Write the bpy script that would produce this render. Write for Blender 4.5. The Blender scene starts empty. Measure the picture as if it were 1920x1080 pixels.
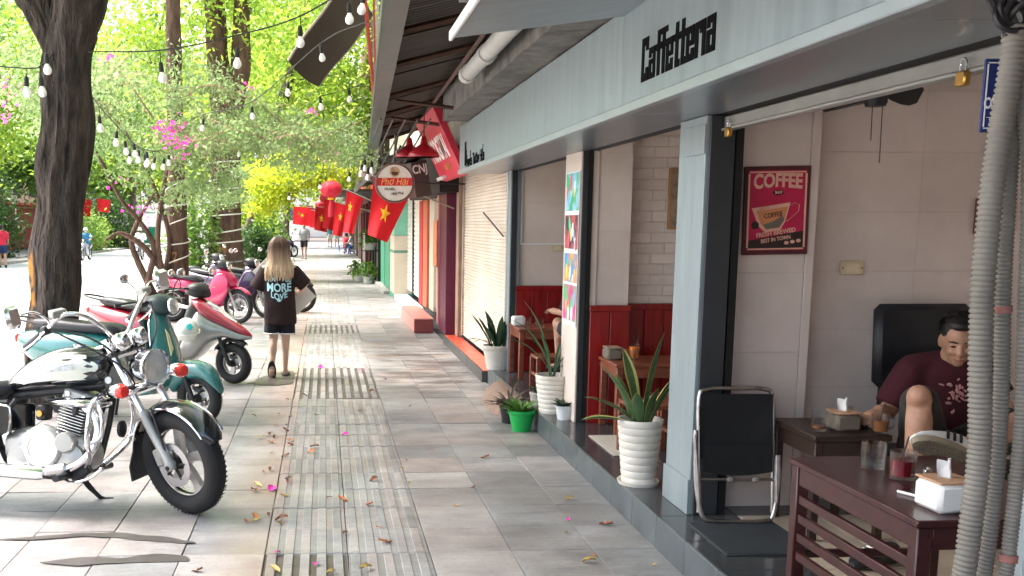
import bpy, bmesh, math, random
import numpy as np
from mathutils import Vector, Matrix, noise
random.seed(7); RNG = np.random.default_rng(7)
R = math.radians
S = bpy.context.scene; COL = S.collection
# ---------------------------------------------------------------- camera, sky, sun, exposure
cam_d = bpy.data.cameras.new('camera'); CAM = bpy.data.objects.new('camera', cam_d); COL.objects.link(CAM)
CAM.location = (0, 0, 1.6); CAM.rotation_euler = (R(90-8.383), 0, R(-2.445))
cam_d.sensor_width = 36; cam_d.lens = 35.625; cam_d.shift_x = 0.1406; cam_d.shift_y = 0.0833
cam_d.clip_start = 0.05; cam_d.clip_end = 600
S.camera = CAM
SUN_EL, SUN_AZ = 60, -72      # azimuth of the sun from +Y, degrees clockwise
W = bpy.data.worlds.new('World'); S.world = W; W.use_nodes = True
nt = W.node_tree; sky = nt.nodes.new('ShaderNodeTexSky'); sky.sky_type = 'NISHITA'; sky.sun_disc = False
sky.sun_elevation = R(SUN_EL); sky.sun_rotation = R(SUN_AZ)
sky.air_density = 1.0; sky.dust_density = 7.0; sky.ozone_density = 1.0
nt.nodes['Background'].inputs['Strength'].default_value = 0.15
nt.links.new(sky.outputs[0], nt.nodes['Background'].inputs['Color'])
sun_d = bpy.data.lights.new('sun', 'SUN'); sun_d.energy = 1.5; sun_d.angle = R(24); sun_d.color = (1, .99, .975)
SUN = bpy.data.objects.new('sun', sun_d); COL.objects.link(SUN)
_d = Vector((math.sin(R(SUN_AZ))*math.cos(R(SUN_EL)), math.cos(R(SUN_AZ))*math.cos(R(SUN_EL)), math.sin(R(SUN_EL))))
SUN.rotation_euler = _d.to_track_quat('Z', 'Y').to_euler(); SUN.location = (-20, 10, 40)
S.view_settings.view_transform = 'Standard'; S.view_settings.look = 'None'
S.view_settings.exposure = 2.7; S.view_settings.gamma = 1; S.view_settings.use_curve_mapping = False

# ---------------------------------------------------------------- helpers
def V(*a): return Vector(a)
class MB:
    def __init__(s): s.v = []; s.f = []
    def add(s, vs, fs):
        n = len(s.v); s.v += [tuple(p) for p in vs]; s.f += [tuple(i+n for i in f) for f in fs]; return s
    def mark(s): return len(s.v)
    def xf(s, M, i0=0):
        for i in range(i0, len(s.v)): s.v[i] = tuple(M @ Vector(s.v[i]))
        return s
    def box(s, a, b, bev=0.0):
        c = [(p+q)/2 for p, q in zip(a, b)]; h = [abs(q-p)/2 for p, q in zip(a, b)]
        return s.obox(c, h, None, bev)
    def obox(s, c, h, M=None, bev=0.0):
        """chamfered box: centre, half sizes, optional 3x3 rotation"""
        c = Vector(c); bev = min(bev, min(h)*.9)
        if bev <= 0:
            vs = [Vector((x*h[0], y*h[1], z*h[2])) for x in (-1, 1) for y in (-1, 1) for z in (-1, 1)]
            fs = [(0,1,3,2),(4,6,7,5),(0,4,5,1),(2,3,7,6),(0,2,6,4),(1,5,7,3)]
        else:
            vs = []; idx = {}
            for x in (-1,1):
                for y in (-1,1):
                    for z in (-1,1):
                        for k in range(3):
                            p = [x*(h[0]-bev), y*(h[1]-bev), z*(h[2]-bev)]; p[k] = (x,y,z)[k]*h[k]
                            idx[(x,y,z,k)] = len(vs); vs.append(Vector(p))
            fs = []
            for k in range(3):
                a, b = (k+1)%3, (k+2)%3
                for sgn in (-1,1):
                    q = []
                    for u, w in ((-1,-1),(1,-1),(1,1),(-1,1)):
                        t = [0,0,0]; t[k] = sgn; t[a] = u; t[b] = w; q.append(idx[(*t, k)])
                    fs.append(tuple(q))
                for u in (-1,1):
                    for w in (-1,1):
                        t0 = [0,0,0]; t0[a] = u; t0[b] = w; t1 = list(t0); t0[k] = -1; t1[k] = 1
                        fs.append((idx[(*t0,a)], idx[(*t1,a)], idx[(*t1,b)], idx[(*t0,b)]))
            for x in (-1,1):
                for y in (-1,1):
                    for z in (-1,1): fs.append(tuple(idx[(x,y,z,k)] for k in range(3)))
        if M is not None: vs = [M @ p for p in vs]
        return s.add([p+c for p in vs], fs)
    def tube(s, pts, r, n=8, cap=True, flat=1.0):
        pts = [Vector(p) for p in pts]; m = len(pts)
        rs = [r]*m if isinstance(r, (int, float)) else list(r)
        rings = []; u = None
        for i, p in enumerate(pts):
            d = (pts[min(i+1, m-1)]-pts[max(i-1, 0)])
            d = d.normalized() if d.length > 1e-9 else Vector((0,0,1))
            if u is None:
                u = d.cross(Vector((0,0,1)) if abs(d.z) < .9 else Vector((1,0,0))).normalized()
            else:
                u = (u-d*u.dot(d)); u = u.normalized() if u.length > 1e-9 else d.orthogonal().normalized()
            w = d.cross(u)
            rings.append([p+(u*math.cos(a)+w*math.sin(a)*flat)*rs[i] for a in [2*math.pi*k/n for k in range(n)]])
        return s.loft(rings, cap)
    def loft(s, rings, cap=True, closed=True):
        n = len(rings[0]); vs = [p for r_ in rings for p in r_]; fs = []
        for i in range(len(rings)-1):
            for k in range(n if closed else n-1):
                a = i*n+k; b = i*n+(k+1)%n; fs.append((a, b, b+n, a+n))
        if cap and closed: fs += [tuple(range(n))[::-1], tuple(range((len(rings)-1)*n, len(rings)*n))]
        return s.add(vs, fs)
    def lathe(s, prof, n=24, c=(0,0,0), M=None):
        rings = []
        for r_, z in prof:
            rr = max(r_, 1e-4); ring = [Vector((rr*math.cos(2*math.pi*k/n), rr*math.sin(2*math.pi*k/n), z)) for k in range(n)]
            rings.append([(M @ p if M is not None else p)+Vector(c) for p in ring])
        return s.loft(rings, True)
    def ball(s, c, r, n=12, M=None):
        r = (r, r, r) if isinstance(r, (int, float)) else r; m = max(5, n//2); rings = []
        for i in range(m+1):
            t = math.pi*min(max(i/m, .02), .98)
            ring = [Vector((r[0]*math.sin(t)*math.cos(2*math.pi*k/n), r[1]*math.sin(t)*math.sin(2*math.pi*k/n), -r[2]*math.cos(t))) for k in range(n)]
            rings.append([(M @ p if M is not None else p)+Vector(c) for p in ring])
        return s.loft(rings, True)
    def torus(s, c, R_, r, M=None, n=32, m=10, sq=1.0):
        vs = []; fs = []
        for i in range(n):
            a = 2*math.pi*i/n
            for k in range(m):
                b = 2*math.pi*k/m; q = R_+r*math.cos(b)
                p = Vector((q*math.cos(a), q*math.sin(a), r*sq*math.sin(b))); vs.append((M @ p if M is not None else p)+Vector(c))
        for i in range(n):
            for k in range(m): fs.append((i*m+k, ((i+1)%n)*m+k, ((i+1)%n)*m+(k+1)%m, i*m+(k+1)%m))
        return s.add(vs, fs)
    def prism(s, poly, f0, f1):
        """poly: 2-D outline; f0,f1 map (a,b) to the two faces"""
        n = len(poly); vs = [f0(*p) for p in poly]+[f1(*p) for p in poly]
        fs = [tuple(range(n))[::-1], tuple(range(n, 2*n))]+[(i, (i+1)%n, n+(i+1)%n, n+i) for i in range(n)]
        return s.add(vs, fs)
    def quad(s, a, b, c, d): return s.add([a, b, c, d], [(0,1,2,3)])
    def mesh(s, name, smooth=True, angle=40):
        me = bpy.data.meshes.new(name); me.from_pydata(s.v, [], s.f)
        if len(s.f) < 30000:
            bm = bmesh.new(); bm.from_mesh(me); bmesh.ops.recalc_face_normals(bm, faces=bm.faces); bm.to_mesh(me); bm.free()
        if smooth: me.shade_smooth(); me.set_sharp_from_angle(angle=R(angle))
        return me
    def build(s, name, m, parent=None, smooth=True, angle=40):
        return obj(name, s.mesh(name, smooth, angle), m, parent)
def obj(name, me, m, parent=None):
    o = bpy.data.objects.new(name, me); COL.objects.link(o)
    if m is not None and not me.materials: me.materials.append(m)
    if parent is not None: o.parent = parent
    return o
def tag(o, label, cat, group=None):
    o['label'] = label; o['category'] = cat
    if group: o['group'] = group
    return o
def thing(name, label, cat, loc=(0,0,0), rot=(0,0,0), group=None):
    o = bpy.data.objects.new(name, None); COL.objects.link(o); o.location = loc; o.rotation_euler = rot if not isinstance(rot, (int, float)) else (0,0,rot)
    o.empty_display_size = .1
    return tag(o, label, cat, group)
def struct(o): o['kind'] = 'structure'; return o
def stuff(o): o['kind'] = 'stuff'; return o
def dup(root, loc=None, rot=None, label=None, group=None):
    def cp(o, par):
        c = o.copy(); COL.objects.link(c); c.parent = par
        for ch in o.children: cp(ch, c)
        return c
    r_ = cp(root, None)
    if loc is not None: r_.location = loc
    if rot is not None: r_.rotation_euler = rot
    if label: r_['label'] = label
    if group: r_['group'] = group
    return r_
def align(d, up=(0,0,1)):
    """3x3 matrix turning +Z to d"""
    return Vector(d).to_track_quat('Z', 'Y').to_matrix()
RX = lambda a: Matrix.Rotation(R(a), 3, 'X'); RY = lambda a: Matrix.Rotation(R(a), 3, 'Y'); RZ = lambda a: Matrix.Rotation(R(a), 3, 'Z')
def bez(pts, n=8):
    """Catmull-Rom through points"""
    P = [Vector(p) for p in pts]; P = [P[0]*2-P[1]]+P+[P[-1]*2-P[-2]]; out = []
    for i in range(1, len(P)-2):
        for k in range(n):
            t = k/n; a, b, c, d = P[i-1:i+3]
            out.append(.5*((2*b)+(c-a)*t+(2*a-5*b+4*c-d)*t*t+(3*b-a-3*c+d)*t**3))
    return out+[P[-2]]
# ---------------------------------------------------------------- materials
MATS = {}
def mat(name, col, rough=.5, metal=0, var=.12, vs=5.0, col2=None, bump=0, bs=40, coat=0, spec=.5, rand=0, trans=0, ior=1.45, emit=0, world=False, stretch=None, hue=0, sss=0):
    if name in MATS: return MATS[name]
    m = bpy.data.materials.new(name); m.use_nodes = True; t = m.node_tree; N = t.nodes; L = t.links
    b = N['Principled BSDF']; b.inputs['Roughness'].default_value = rough; b.inputs['Metallic'].default_value = metal
    b.inputs['Coat Weight'].default_value = coat; b.inputs['Coat Roughness'].default_value = .08
    b.inputs['Specular IOR Level'].default_value = spec; b.inputs['IOR'].default_value = ior
    b.inputs['Transmission Weight'].default_value = trans
    if sss: b.inputs['Subsurface Weight'].default_value = sss; b.inputs['Subsurface Radius'].default_value = (.012,.005,.003)
    if emit: b.inputs['Emission Color'].default_value = (*col, 1); b.inputs['Emission Strength'].default_value = emit
    if world: g = N.new('ShaderNodeNewGeometry'); co = g.outputs['Position']
    else: g = N.new('ShaderNodeTexCoord'); co = g.outputs['Object']
    if stretch:
        mp = N.new('ShaderNodeMapping'); mp.inputs['Scale'].default_value = stretch; L.new(co, mp.inputs[0]); co = mp.outputs[0]
    n1 = N.new('ShaderNodeTexNoise'); n1.inputs['Scale'].default_value = vs; n1.inputs['Detail'].default_value = 7; n1.inputs['Roughness'].default_value = .62; L.new(co, n1.inputs['Vector'])
    rp = N.new('ShaderNodeValToRGB'); L.new(n1.outputs[0], rp.inputs[0])
    lo = col2 if col2 else tuple(c*(1-var) for c in col); hi = col if col2 else tuple(min(1, c*(1+var)) for c in col)
    rp.color_ramp.elements[0].position = .3; rp.color_ramp.elements[1].position = .7
    rp.color_ramp.elements[0].color = (*lo, 1); rp.color_ramp.elements[1].color = (*hi, 1)
    out = rp.outputs[0]
    if rand or hue:
        oi = N.new('ShaderNodeObjectInfo'); hs = N.new('ShaderNodeHueSaturation'); mr = N.new('ShaderNodeMapRange')
        mr.inputs[3].default_value = 1-rand; mr.inputs[4].default_value = 1+rand
        L.new(oi.outputs['Random'], mr.inputs[0]); L.new(mr.outputs[0], hs.inputs['Value']); L.new(out, hs.inputs['Color']); out = hs.outputs[0]
    L.new(out, b.inputs['Base Color'])
    rr = N.new('ShaderNodeMapRange'); rr.inputs[3].default_value = max(0, rough-.06); rr.inputs[4].default_value = min(1, rough+.1)
    L.new(n1.outputs[0], rr.inputs[0]); L.new(rr.outputs[0], b.inputs['Roughness'])
    if bump:
        n2 = N.new('ShaderNodeTexNoise'); n2.inputs['Scale'].default_value = bs; n2.inputs['Detail'].default_value = 5; L.new(co, n2.inputs['Vector'])
        bp = N.new('ShaderNodeBump'); bp.inputs['Strength'].default_value = bump; bp.inputs['Distance'].default_value = .01
        L.new(n2.outputs[0], bp.inputs['Height']); L.new(bp.outputs[0], b.inputs['Normal'])
    MATS[name] = m; return m
def leafmat(name, cols, trans=.45, rough=.45):
    """cols: list of colours picked per leaf"""
    m = bpy.data.materials.new(name); m.use_nodes = True; t = m.node_tree; N = t.nodes; L = t.links
    b = N['Principled BSDF']; b.inputs['Roughness'].default_value = rough; b.inputs['Specular IOR Level'].default_value = .35
    g = N.new('ShaderNodeNewGeometry'); rp = N.new('ShaderNodeValToRGB'); L.new(g.outputs['Random Per Island'], rp.inputs[0])
    e = rp.color_ramp.elements
    while len(e) < len(cols): e.new(.5)
    for i, c in enumerate(cols): e[i].position = i/(len(cols)-1); e[i].color = (*c, 1)
    L.new(rp.outputs[0], b.inputs['Base Color'])
    tr = N.new('ShaderNodeBsdfTranslucent'); hs = N.new('ShaderNodeHueSaturation'); hs.inputs['Value'].default_value = 1.7; hs.inputs['Hue'].default_value = .48; L.new(rp.outputs[0], hs.inputs['Color']); L.new(hs.outputs[0], tr.inputs['Color'])
    mx = N.new('ShaderNodeMixShader'); mx.inputs[0].default_value = trans; L.new(b.outputs[0], mx.inputs[1]); L.new(tr.outputs[0], mx.inputs[2])
    L.new(mx.outputs[0], N['Material Output'].inputs['Surface']); MATS[name] = m; return m
def glassmat(name, col=(.97,.98,.98), rough=.02):
    m = bpy.data.materials.new(name); m.use_nodes = True; t = m.node_tree; N = t.nodes; L = t.links
    N.remove(N['Principled BSDF']); g = N.new('ShaderNodeBsdfGlass'); g.inputs['Color'].default_value = (*col, 1); g.inputs['Roughness'].default_value = rough; g.inputs['IOR'].default_value = 1.3
    tp = N.new('ShaderNodeBsdfTransparent'); tp.inputs[0].default_value = (*col, 1); mx = N.new('ShaderNodeMixShader'); mx.inputs[0].default_value = .55
    L.new(g.outputs[0], mx.inputs[1]); L.new(tp.outputs[0], mx.inputs[2]); L.new(mx.outputs[0], N['Material Output'].inputs['Surface']); MATS[name] = m; return m
# plain library
STEEL = mat('brushed_steel', (.55,.55,.56), .3, 1, var=.1)
CHROME = mat('chrome', (.78,.78,.8), .1, 1, var=.06, vs=9)
ALU = mat('cast_aluminium', (.34,.34,.325), .38, .55, var=.08, bump=.1, bs=90)
BLACKP = mat('black_plastic', (.018,.018,.02), .42, var=.2, bump=.05, bs=120)
BLACKG = mat('black_gloss_paint', (.008,.01,.012), .14, coat=1, var=.2)
RUBBER = mat('tyre_rubber', (.016,.016,.017), .75, var=.35, bump=.25, bs=70)
DARKM = mat('dark_metal', (.03,.03,.032), .45, .5, var=.3)
LEATHER = mat('black_vinyl', (.013,.014,.018), .4, var=.2, bump=.15, bs=160)
REDLENS = mat('red_lens', (.75,.03,.02), .18, coat=.6, var=.15)
CLEAR = glassmat('clear_glass')
LAMPG = mat('lamp_lens', (.75,.76,.76), .08, .6, var=.25, vs=18)
WHITE = mat('white_enamel', (.78,.78,.75), .35, var=.05)
PAPER = mat('white_paper', (.82,.82,.8), .8, var=.03)
SKIN = mat('skin', (.42,.23,.15), .5, var=.16, vs=14, bump=.1, bs=90, sss=.1)
SKIN2 = mat('skin_fair', (.6,.4,.3), .5, var=.08, vs=8, sss=.1)
HAIRB = mat('black_hair', (.012,.01,.009), .45, var=.3, vs=40, bump=.4, bs=120)
def text_mesh(body, size=1.0, extrude=.002, align_x='CENTER', bold=0.0, spacing=1.0):
    c = bpy.data.curves.new('lettering', 'FONT'); c.body = body; c.size = size; c.extrude = extrude; c.align_x = align_x; c.align_y = 'CENTER'; c.offset = bold; c.space_character = spacing; c.resolution_u = 3
    o = bpy.data.objects.new('lettering', c); COL.objects.link(o)
    bpy.context.view_layer.update()
    me = bpy.data.meshes.new_from_object(o.evaluated_get(bpy.context.evaluated_depsgraph_get()))
    bpy.data.objects.remove(o); bpy.data.curves.remove(c); me.materials.clear(); return me
def text(body, size, m, parent, loc, rot=None, sx=1.0, extrude=.0015, bold=0.0, name='lettering', warp=None, align_x='CENTER'):
    """letters lie in local XY; rot is a 3x3 matrix"""
    me = text_mesh(body, size, extrude, align_x, bold)
    M3 = rot if rot is not None else Matrix.Identity(3)
    for v in me.vertices:
        p = v.co.copy(); p.x *= sx
        if warp: p = warp(p)
        v.co = M3 @ p + Vector(loc)
    return obj(name, me, m, parent)
FACE_CAM = RX(90)                         # letters readable from -Y
FACE_ST = Matrix(((0,0,-1),(-1,0,0),(0,1,0)))   # letters on a wall facing -X, reading from far to near (-Y)
# ================================================================ ground
def tilemat():
    m = bpy.data.materials.new('paving_stone'); m.use_nodes = True; t = m.node_tree; N = t.nodes; L = t.links; b = N['Principled BSDF']
    g = N.new('ShaderNodeNewGeometry'); oi = N.new('ShaderNodeObjectInfo')
    def noise_(scale, detail=6, stretch=(1,1,1), rough=.6):
        mp = N.new('ShaderNodeMapping'); mp.inputs['Scale'].default_value = stretch; L.new(g.outputs['Position'], mp.inputs[0])
        n = N.new('ShaderNodeTexNoise'); n.inputs['Scale'].default_value = scale; n.inputs['Detail'].default_value = detail; n.inputs['Roughness'].default_value = rough; L.new(mp.outputs[0], n.inputs['Vector']); return n.outputs[0]
    def ramp(src, stops):
        r_ = N.new('ShaderNodeValToRGB'); e = r_.color_ramp.elements
        while len(e) < len(stops): e.new(.5)
        for i, (p, c) in enumerate(stops): e[i].position = p; e[i].color = (*c, 1)
        L.new(src, r_.inputs[0]); return r_.outputs[0]
    def mix(a, b_, f, mode='MIX'):
        x = N.new('ShaderNodeMix'); x.data_type = 'RGBA'; x.blend_type = mode
        for k, s_ in ((0, f), (6, a), (7, b_)):
            if isinstance(s_, (int, float)): x.inputs[k].default_value = s_
            elif isinstance(s_, tuple): x.inputs[k].default_value = (*s_, 1)
            else: L.new(s_, x.inputs[k])
        return x.outputs[2]
    add = N.new('ShaderNodeMath'); add.operation = 'FRACT'; ad0 = N.new('ShaderNodeMath'); ad0.operation = 'ADD'; L.new(oi.outputs['Random'], ad0.inputs[0]); L.new(g.outputs['Random Per Island'], ad0.inputs[1]); L.new(ad0.outputs[0], add.inputs[0])
    base = ramp(add.outputs[0], [(0,(.21,.215,.225)),(.3,(.30,.30,.305)),(.55,(.25,.262,.275)),(.75,(.305,.275,.274)),(1,(.35,.35,.352))])
    streak = ramp(noise_(5, 8, (1.0,9,1), .7), [(.32,(.62,.6,.6)),(.62,(1.12,1.12,1.12))])
    c = mix(base, streak, .4, 'MULTIPLY')
    c = mix(c, ramp(noise_(2.6, 9, (1,1.6,1), .68), [(.3,(.62,.63,.66)),(.5,(1,.98,.97)),(.68,(1.2,1.17,1.16))]), .75, 'MULTIPLY')
    c = mix(c, ramp(noise_(1.3, 5), [(.35,(.7,.66,.64)),(.6,(1.1,1.1,1.1))]), .8, 'MULTIPLY')
    c = mix(c, ramp(noise_(45, 3), [(.3,(.8,.8,.8)),(.7,(1.1,1.1,1.1))]), .7, 'MULTIPLY')
    # rusty leaf-litter stain beside the ribbed strip
    sx = N.new('ShaderNodeSeparateXYZ'); L.new(g.outputs['Position'], sx.inputs[0])
    bnd = ramp(sx.outputs[0], [(0,(0,0,0)),(1,(0,0,0))])
    mr = N.new('ShaderNodeMapRange'); mr.inputs[1].default_value = -.62; mr.inputs[2].default_value = -.36; L.new(sx.outputs[0], mr.inputs[0])
    m2 = N.new('ShaderNodeMapRange'); m2.inputs[1].default_value = -.2; m2.inputs[2].default_value = -.3; L.new(sx.outputs[0], m2.inputs[0])
    mu = N.new('ShaderNodeMath'); mu.operation = 'MULTIPLY'; L.new(mr.outputs[0], mu.inputs[0]); L.new(m2.outputs[0], mu.inputs[1])
    mu2 = N.new('ShaderNodeMath'); mu2.operation = 'MULTIPLY'; L.new(mu.outputs[0], mu2.inputs[0]); L.new(noise_(2.2, 4), mu2.inputs[1])
    mu3 = N.new('ShaderNodeMath'); mu3.operation = 'MULTIPLY'; mu3.inputs[1].default_value = .7; L.new(mu2.outputs[0], mu3.inputs[0]); c = mix(c, (.36,.22,.16), mu3.outputs[0])
    # damp stain right of the ribbed strip
    def rng(src, a, b_):
        q = N.new('ShaderNodeMapRange'); q.inputs[1].default_value = a; q.inputs[2].default_value = b_; L.new(src, q.inputs[0]); return q.outputs[0]
    def mul(a, b_):
        q = N.new('ShaderNodeMath'); q.operation = 'MULTIPLY'; L.new(a, q.inputs[0]); L.new(b_, q.inputs[1]); return q.outputs[0]
    damp = mul(mul(mul(rng(sx.outputs[1], 9.0, 10.2), rng(sx.outputs[1], 15.5, 12.5)), rng(sx.outputs[0], .35, .7)), rng(noise_(1.6, 7, (.6,2.2,1), .65), .42, .56))
    c = mix(c, mix(c, (.42,.38,.37), 1.0, 'MULTIPLY'), damp)
    L.new(c, b.inputs['Base Color'])
    rr = N.new('ShaderNodeMapRange'); rr.inputs[1].default_value = .35; rr.inputs[2].default_value = .65; rr.inputs[3].default_value = .28; rr.inputs[4].default_value = .62; L.new(noise_(2.0, 6, (1,2,1)), rr.inputs[0]); L.new(rr.outputs[0], b.inputs['Roughness'])
    bp = N.new('ShaderNodeBump'); bp.inputs['Strength'].default_value = .35; bp.inputs['Distance'].default_value = .004; L.new(noise_(60, 5), bp.inputs['Height']); L.new(bp.outputs[0], b.inputs['Normal'])
    MATS['paving_stone'] = m; return m
TILE = tilemat()
JOINT = mat('joint_dirt', (.075,.068,.062), .9, var=.4, vs=12, world=True, bump=.4)
CONC = mat('grey_concrete', (.3,.29,.27), .85, var=.3, vs=3, world=True, bump=.5, bs=25)
KERB = mat('kerb_stone', (.4,.39,.37), .8, var=.25, vs=4, world=True, bump=.4)
ROADM = mat('pale_asphalt', (.47,.47,.46), .85, var=.12, vs=2, world=True, bump=.5, bs=120)
gr = struct(MB().box((-150,-60,-.6), (150,260,-.3)).build('ground', mat('bare_earth', (.2,.17,.13), .9, var=.3, vs=.5, world=True)))
road = struct(MB().box((-13.6,-30,-.5), (-3.16,240,-.13)).build('road', ROADM))
SW = struct(MB().box((-3.0,-8,-.5), (6,240,-.014)).build('sidewalk', JOINT))
for i in range(34):
    y = -2+i*1.2+(0 if i == 0 else .0)
    k = MB().box((-3.17,y+.006,-.45), (-3.003,y+1.194,.004), .012).build('kerb_stone', KERB, SW)
stuff(MB().box((-3.17,38.9,-.45), (-3.003,240,.004), .012).build('far_kerb', KERB, SW))
fk = struct(MB().box((-19.5,-30,-.5), (-13.6,240,-.01)).build('far_sidewalk', CONC))
TS = .405; X0 = -.30
def tile_mesh(w, d):
    mb = MB(); mb.obox((0,0,-.015), (w/2-.0022, d/2-.0022, .015), None, .002); return mb.mesh('paving_tile', False)
def tact_mesh():
    mb = MB(); w = TS/2-.0025; mb.obox((0,0,-.0175), (w, w, .0145), None, .002)
    for k in range(5):
        x = -w+.022+k*.0805+.017
        mb.obox((x-.005, 0, -.0025), (.0235, w-.004, .0033), None, .0028)
    return mb.mesh('tactile_tile', False)
tm = tile_mesh(TS, TS); tmE = tile_mesh(1.645-(X0+4*TS+.0), TS); tt = tact_mesh()
for me in (tm, tmE, tt): me.materials.append(TILE)
cols = []   # (x centre, mesh, name)
for c in range(-7, 5):
    xa = X0+c*TS
    if c in (0, 1): cols.append((xa+TS/2, tt, 'tactile_tile'))
    elif c == 4: cols.append(((xa+1.645)/2, tmE, 'paving_tile'))
    else: cols.append((xa+TS/2, tm, 'paving_tile'))
joined = {'paving_tile': MB(), 'tactile_tile': MB()}; npave = ntact = 0
cand = []
for r_ in range(0, 215):
    yc = 3.99+r_*TS+TS/2
    for (xc, me, nm) in cols: cand.append((yc, xc, me, nm))
def tact_deep():
    me = tact_mesh(); me.materials.append(TILE); me.materials.append(mat('groove_grime', (.09,.075,.065), .45, var=.4, vs=9, world=True))
    for v in me.vertices:
        if abs(v.co.z+.003) < .0012: v.co.z = -.009
    for p_ in me.polygons:
        if p_.center.z < -.0085 and p_.normal.z > .9: p_.material_index = 1
    return me
td = tact_deep()
def seen(x, y):
    s_ = 1900/y; px_ = 608+x*s_; return -90 < px_ < 1500
for yc, xc, me, nm in cand:
    lim = npave < 290 if nm == 'paving_tile' else ntact < 120
    dz = random.uniform(-.0025, .0025) + (.004*noise.noise((xc*.9, yc*.5, 3)))
    if lim and seen(xc, yc):
        if nm == 'tactile_tile' and ((yc < 4.85 and xc < .1) or 9.2 < yc < 11.3 or (15 < yc < 16)): me = td
        o = obj(nm, me, None, SW); o.location = (xc, yc, dz); o.rotation_euler = (random.gauss(0,.003), random.gauss(0,.003), random.gauss(0,.004))
        if nm == 'paving_tile': npave += 1
        else: ntact += 1
    elif yc > 4.4:
        mb = joined[nm]
        if nm == 'tactile_tile':
            w = TS/2-.003
            mb.box((xc-w,yc-w,-.03),(xc+w,yc+w,-.0032))
            if yc < 40:
                for k in range(5):
                    x = xc-w+.034+k*.0805; mb.box((x-.0235,yc-w+.004,-.006),(x+.0235,yc+w-.004,.0008))
        else:
            ww = (me.vertices[0].co.x**2)**.5; ww = max(v.co.x for v in me.vertices)
            mb.box((xc-ww,yc-TS/2+.003,-.03),(xc+ww,yc+TS/2-.003,dz))
stuff(joined['paving_tile'].build('far_paving_tiles', TILE, SW, False)); stuff(joined['tactile_tile'].build('far_tactile_tiles', TILE, SW, False))
# wet patches and streaks
WET = mat('wet_film', (.075,.068,.064), .4, var=.25, vs=8, world=True, spec=.5)
def puddle(pts, label, z=.006, jag=.02):
    P = bez([(*p, 0) for p in pts]+[(*pts[0], 0)], 6)[:-1]
    P = [(p.x+noise.noise((p.x*9,p.y*9,1))*jag, p.y+noise.noise((p.x*9,p.y*9,5))*jag) for p in P]
    mb = MB(); mb.prism(P, lambda a,b: (a,b,z-.002), lambda a,b: (a,b,z))
    tag(mb.build('puddle', WET, None, False), label, 'puddle')
puddle([(-1.75,5.06),(-1.45,5.13),(-1.2,5.17),(-1.02,5.14),(-.78,5.06),(-.66,4.98),(-.8,4.99),(-.98,5.04),(-1.2,5.11),(-1.5,5.07)], 'thin dark water streak on the paving behind another nearer streak', jag=.02)
puddle([(-1.36,4.70),(-1.18,4.77),(-1.0,4.75),(-.9,4.80),(-.78,4.81),(-.68,4.77),(-.66,4.70),(-.8,4.69),(-1.0,4.68),(-1.2,4.66)], 'dark water streak on the paving nearest the bottom edge', jag=.02)
puddle([(-.78,10.2),(-.6,10.05),(-.36,10.1),(-.33,10.6),(-.34,11.0),(-.5,10.95),(-.62,10.7),(-.7,10.5)], 'wet patch under the walking girl beside the ribbed strip', .005, .05)

# ================================================================ café front (right)
BLUEG = mat('blue_grey_cladding', (.26,.31,.33), .42, metal=.2, var=.15, vs=5.0, world=True, stretch=(1,2.5,.3), bump=.04, bs=6, spec=.5)
SOFF = mat('soffit_metal', (.21,.235,.265), .28, metal=.35, var=.07, vs=2, world=True)
TRIM = mat('fascia_trim', (.36,.41,.43), .35, metal=.3, var=.05)
DKGR = mat('dark_grey_cladding', (.03,.034,.038), .4, var=.15, vs=4)
INKB = mat('black_sign_letters', (.004,.004,.005), .85, spec=.08)
STEPT = mat('dark_step_tile', (.05,.054,.058), .16, var=.35, vs=3, world=True, bump=.05, bs=8, spec=.55)
STEPF = mat('grey_step_face', (.085,.098,.107), .3, var=.3, vs=3, world=True)
WALLT = mat('pale_wall_tile', (.7,.6,.53), .45, var=.07, vs=3, rand=.03)
WALLG = mat('grey_wall_tile', (.66,.57,.52), .5, var=.09, vs=3, rand=.03)
BRICKW = mat('white_brick', (.76,.66,.59), .6, var=.08, vs=8, rand=.06, bump=.3, bs=50)
GROUT = mat('grout', (.57,.49,.44), .85, var=.15)
REDW = mat('red_varnished_board', (.34,.012,.012), .3, col2=(.15,.006,.006), vs=5, stretch=(6,6,.6), coat=.3, rand=.12)
FLOORB = mat('beige_floor_tile', (.5,.42,.33), .3, var=.12, vs=3, rand=.05)
CEIL = mat('interior_ceiling', (.75,.72,.66), .8)

stp = struct(MB().box((1.66,0.4,-.3), (5.2,10.18,.148)).build('cafe_step', mat('step_core', (.16,.16,.16), .8)))
yy = 0.4
tl_ = MB().obox((0,0,0), (.198,.198,.006), None, .002).mesh('step_tile', False); tl_.materials.append(STEPT)
fl_ = MB().obox((0,0,0), (.198,.198,.006), None, .002).mesh('floor_tile', False); fl_.materials.append(FLOORB)
for i in range(24):
    for j in range(6):
        x, y = 1.848+j*.4, .62+i*.4
        if y > 10.15: continue
        beige = (y < 4.9 and j >= 1)
        o = obj('floor_tile' if beige else 'step_tile', fl_ if beige else tl_, None, stp); o.location = (x, y, .154+random.uniform(-.0006,.0006))
for i in range(24):
    y0 = .42+i*.4
    MB().box((1.643,y0+.0015,-.02), (1.6595,min(y0+.3985,10.18),.1605), .003).build('riser_tile', STEPF, stp, False)

CAFE = thing('cafe_building', 'blue grey café front with black raised lettering above open bays', 'building', (0,0,0))
def part(name, m, a, b, bev=.004, parent=CAFE): return MB().box(a, b, bev).build(name, m, parent, False)
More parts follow.
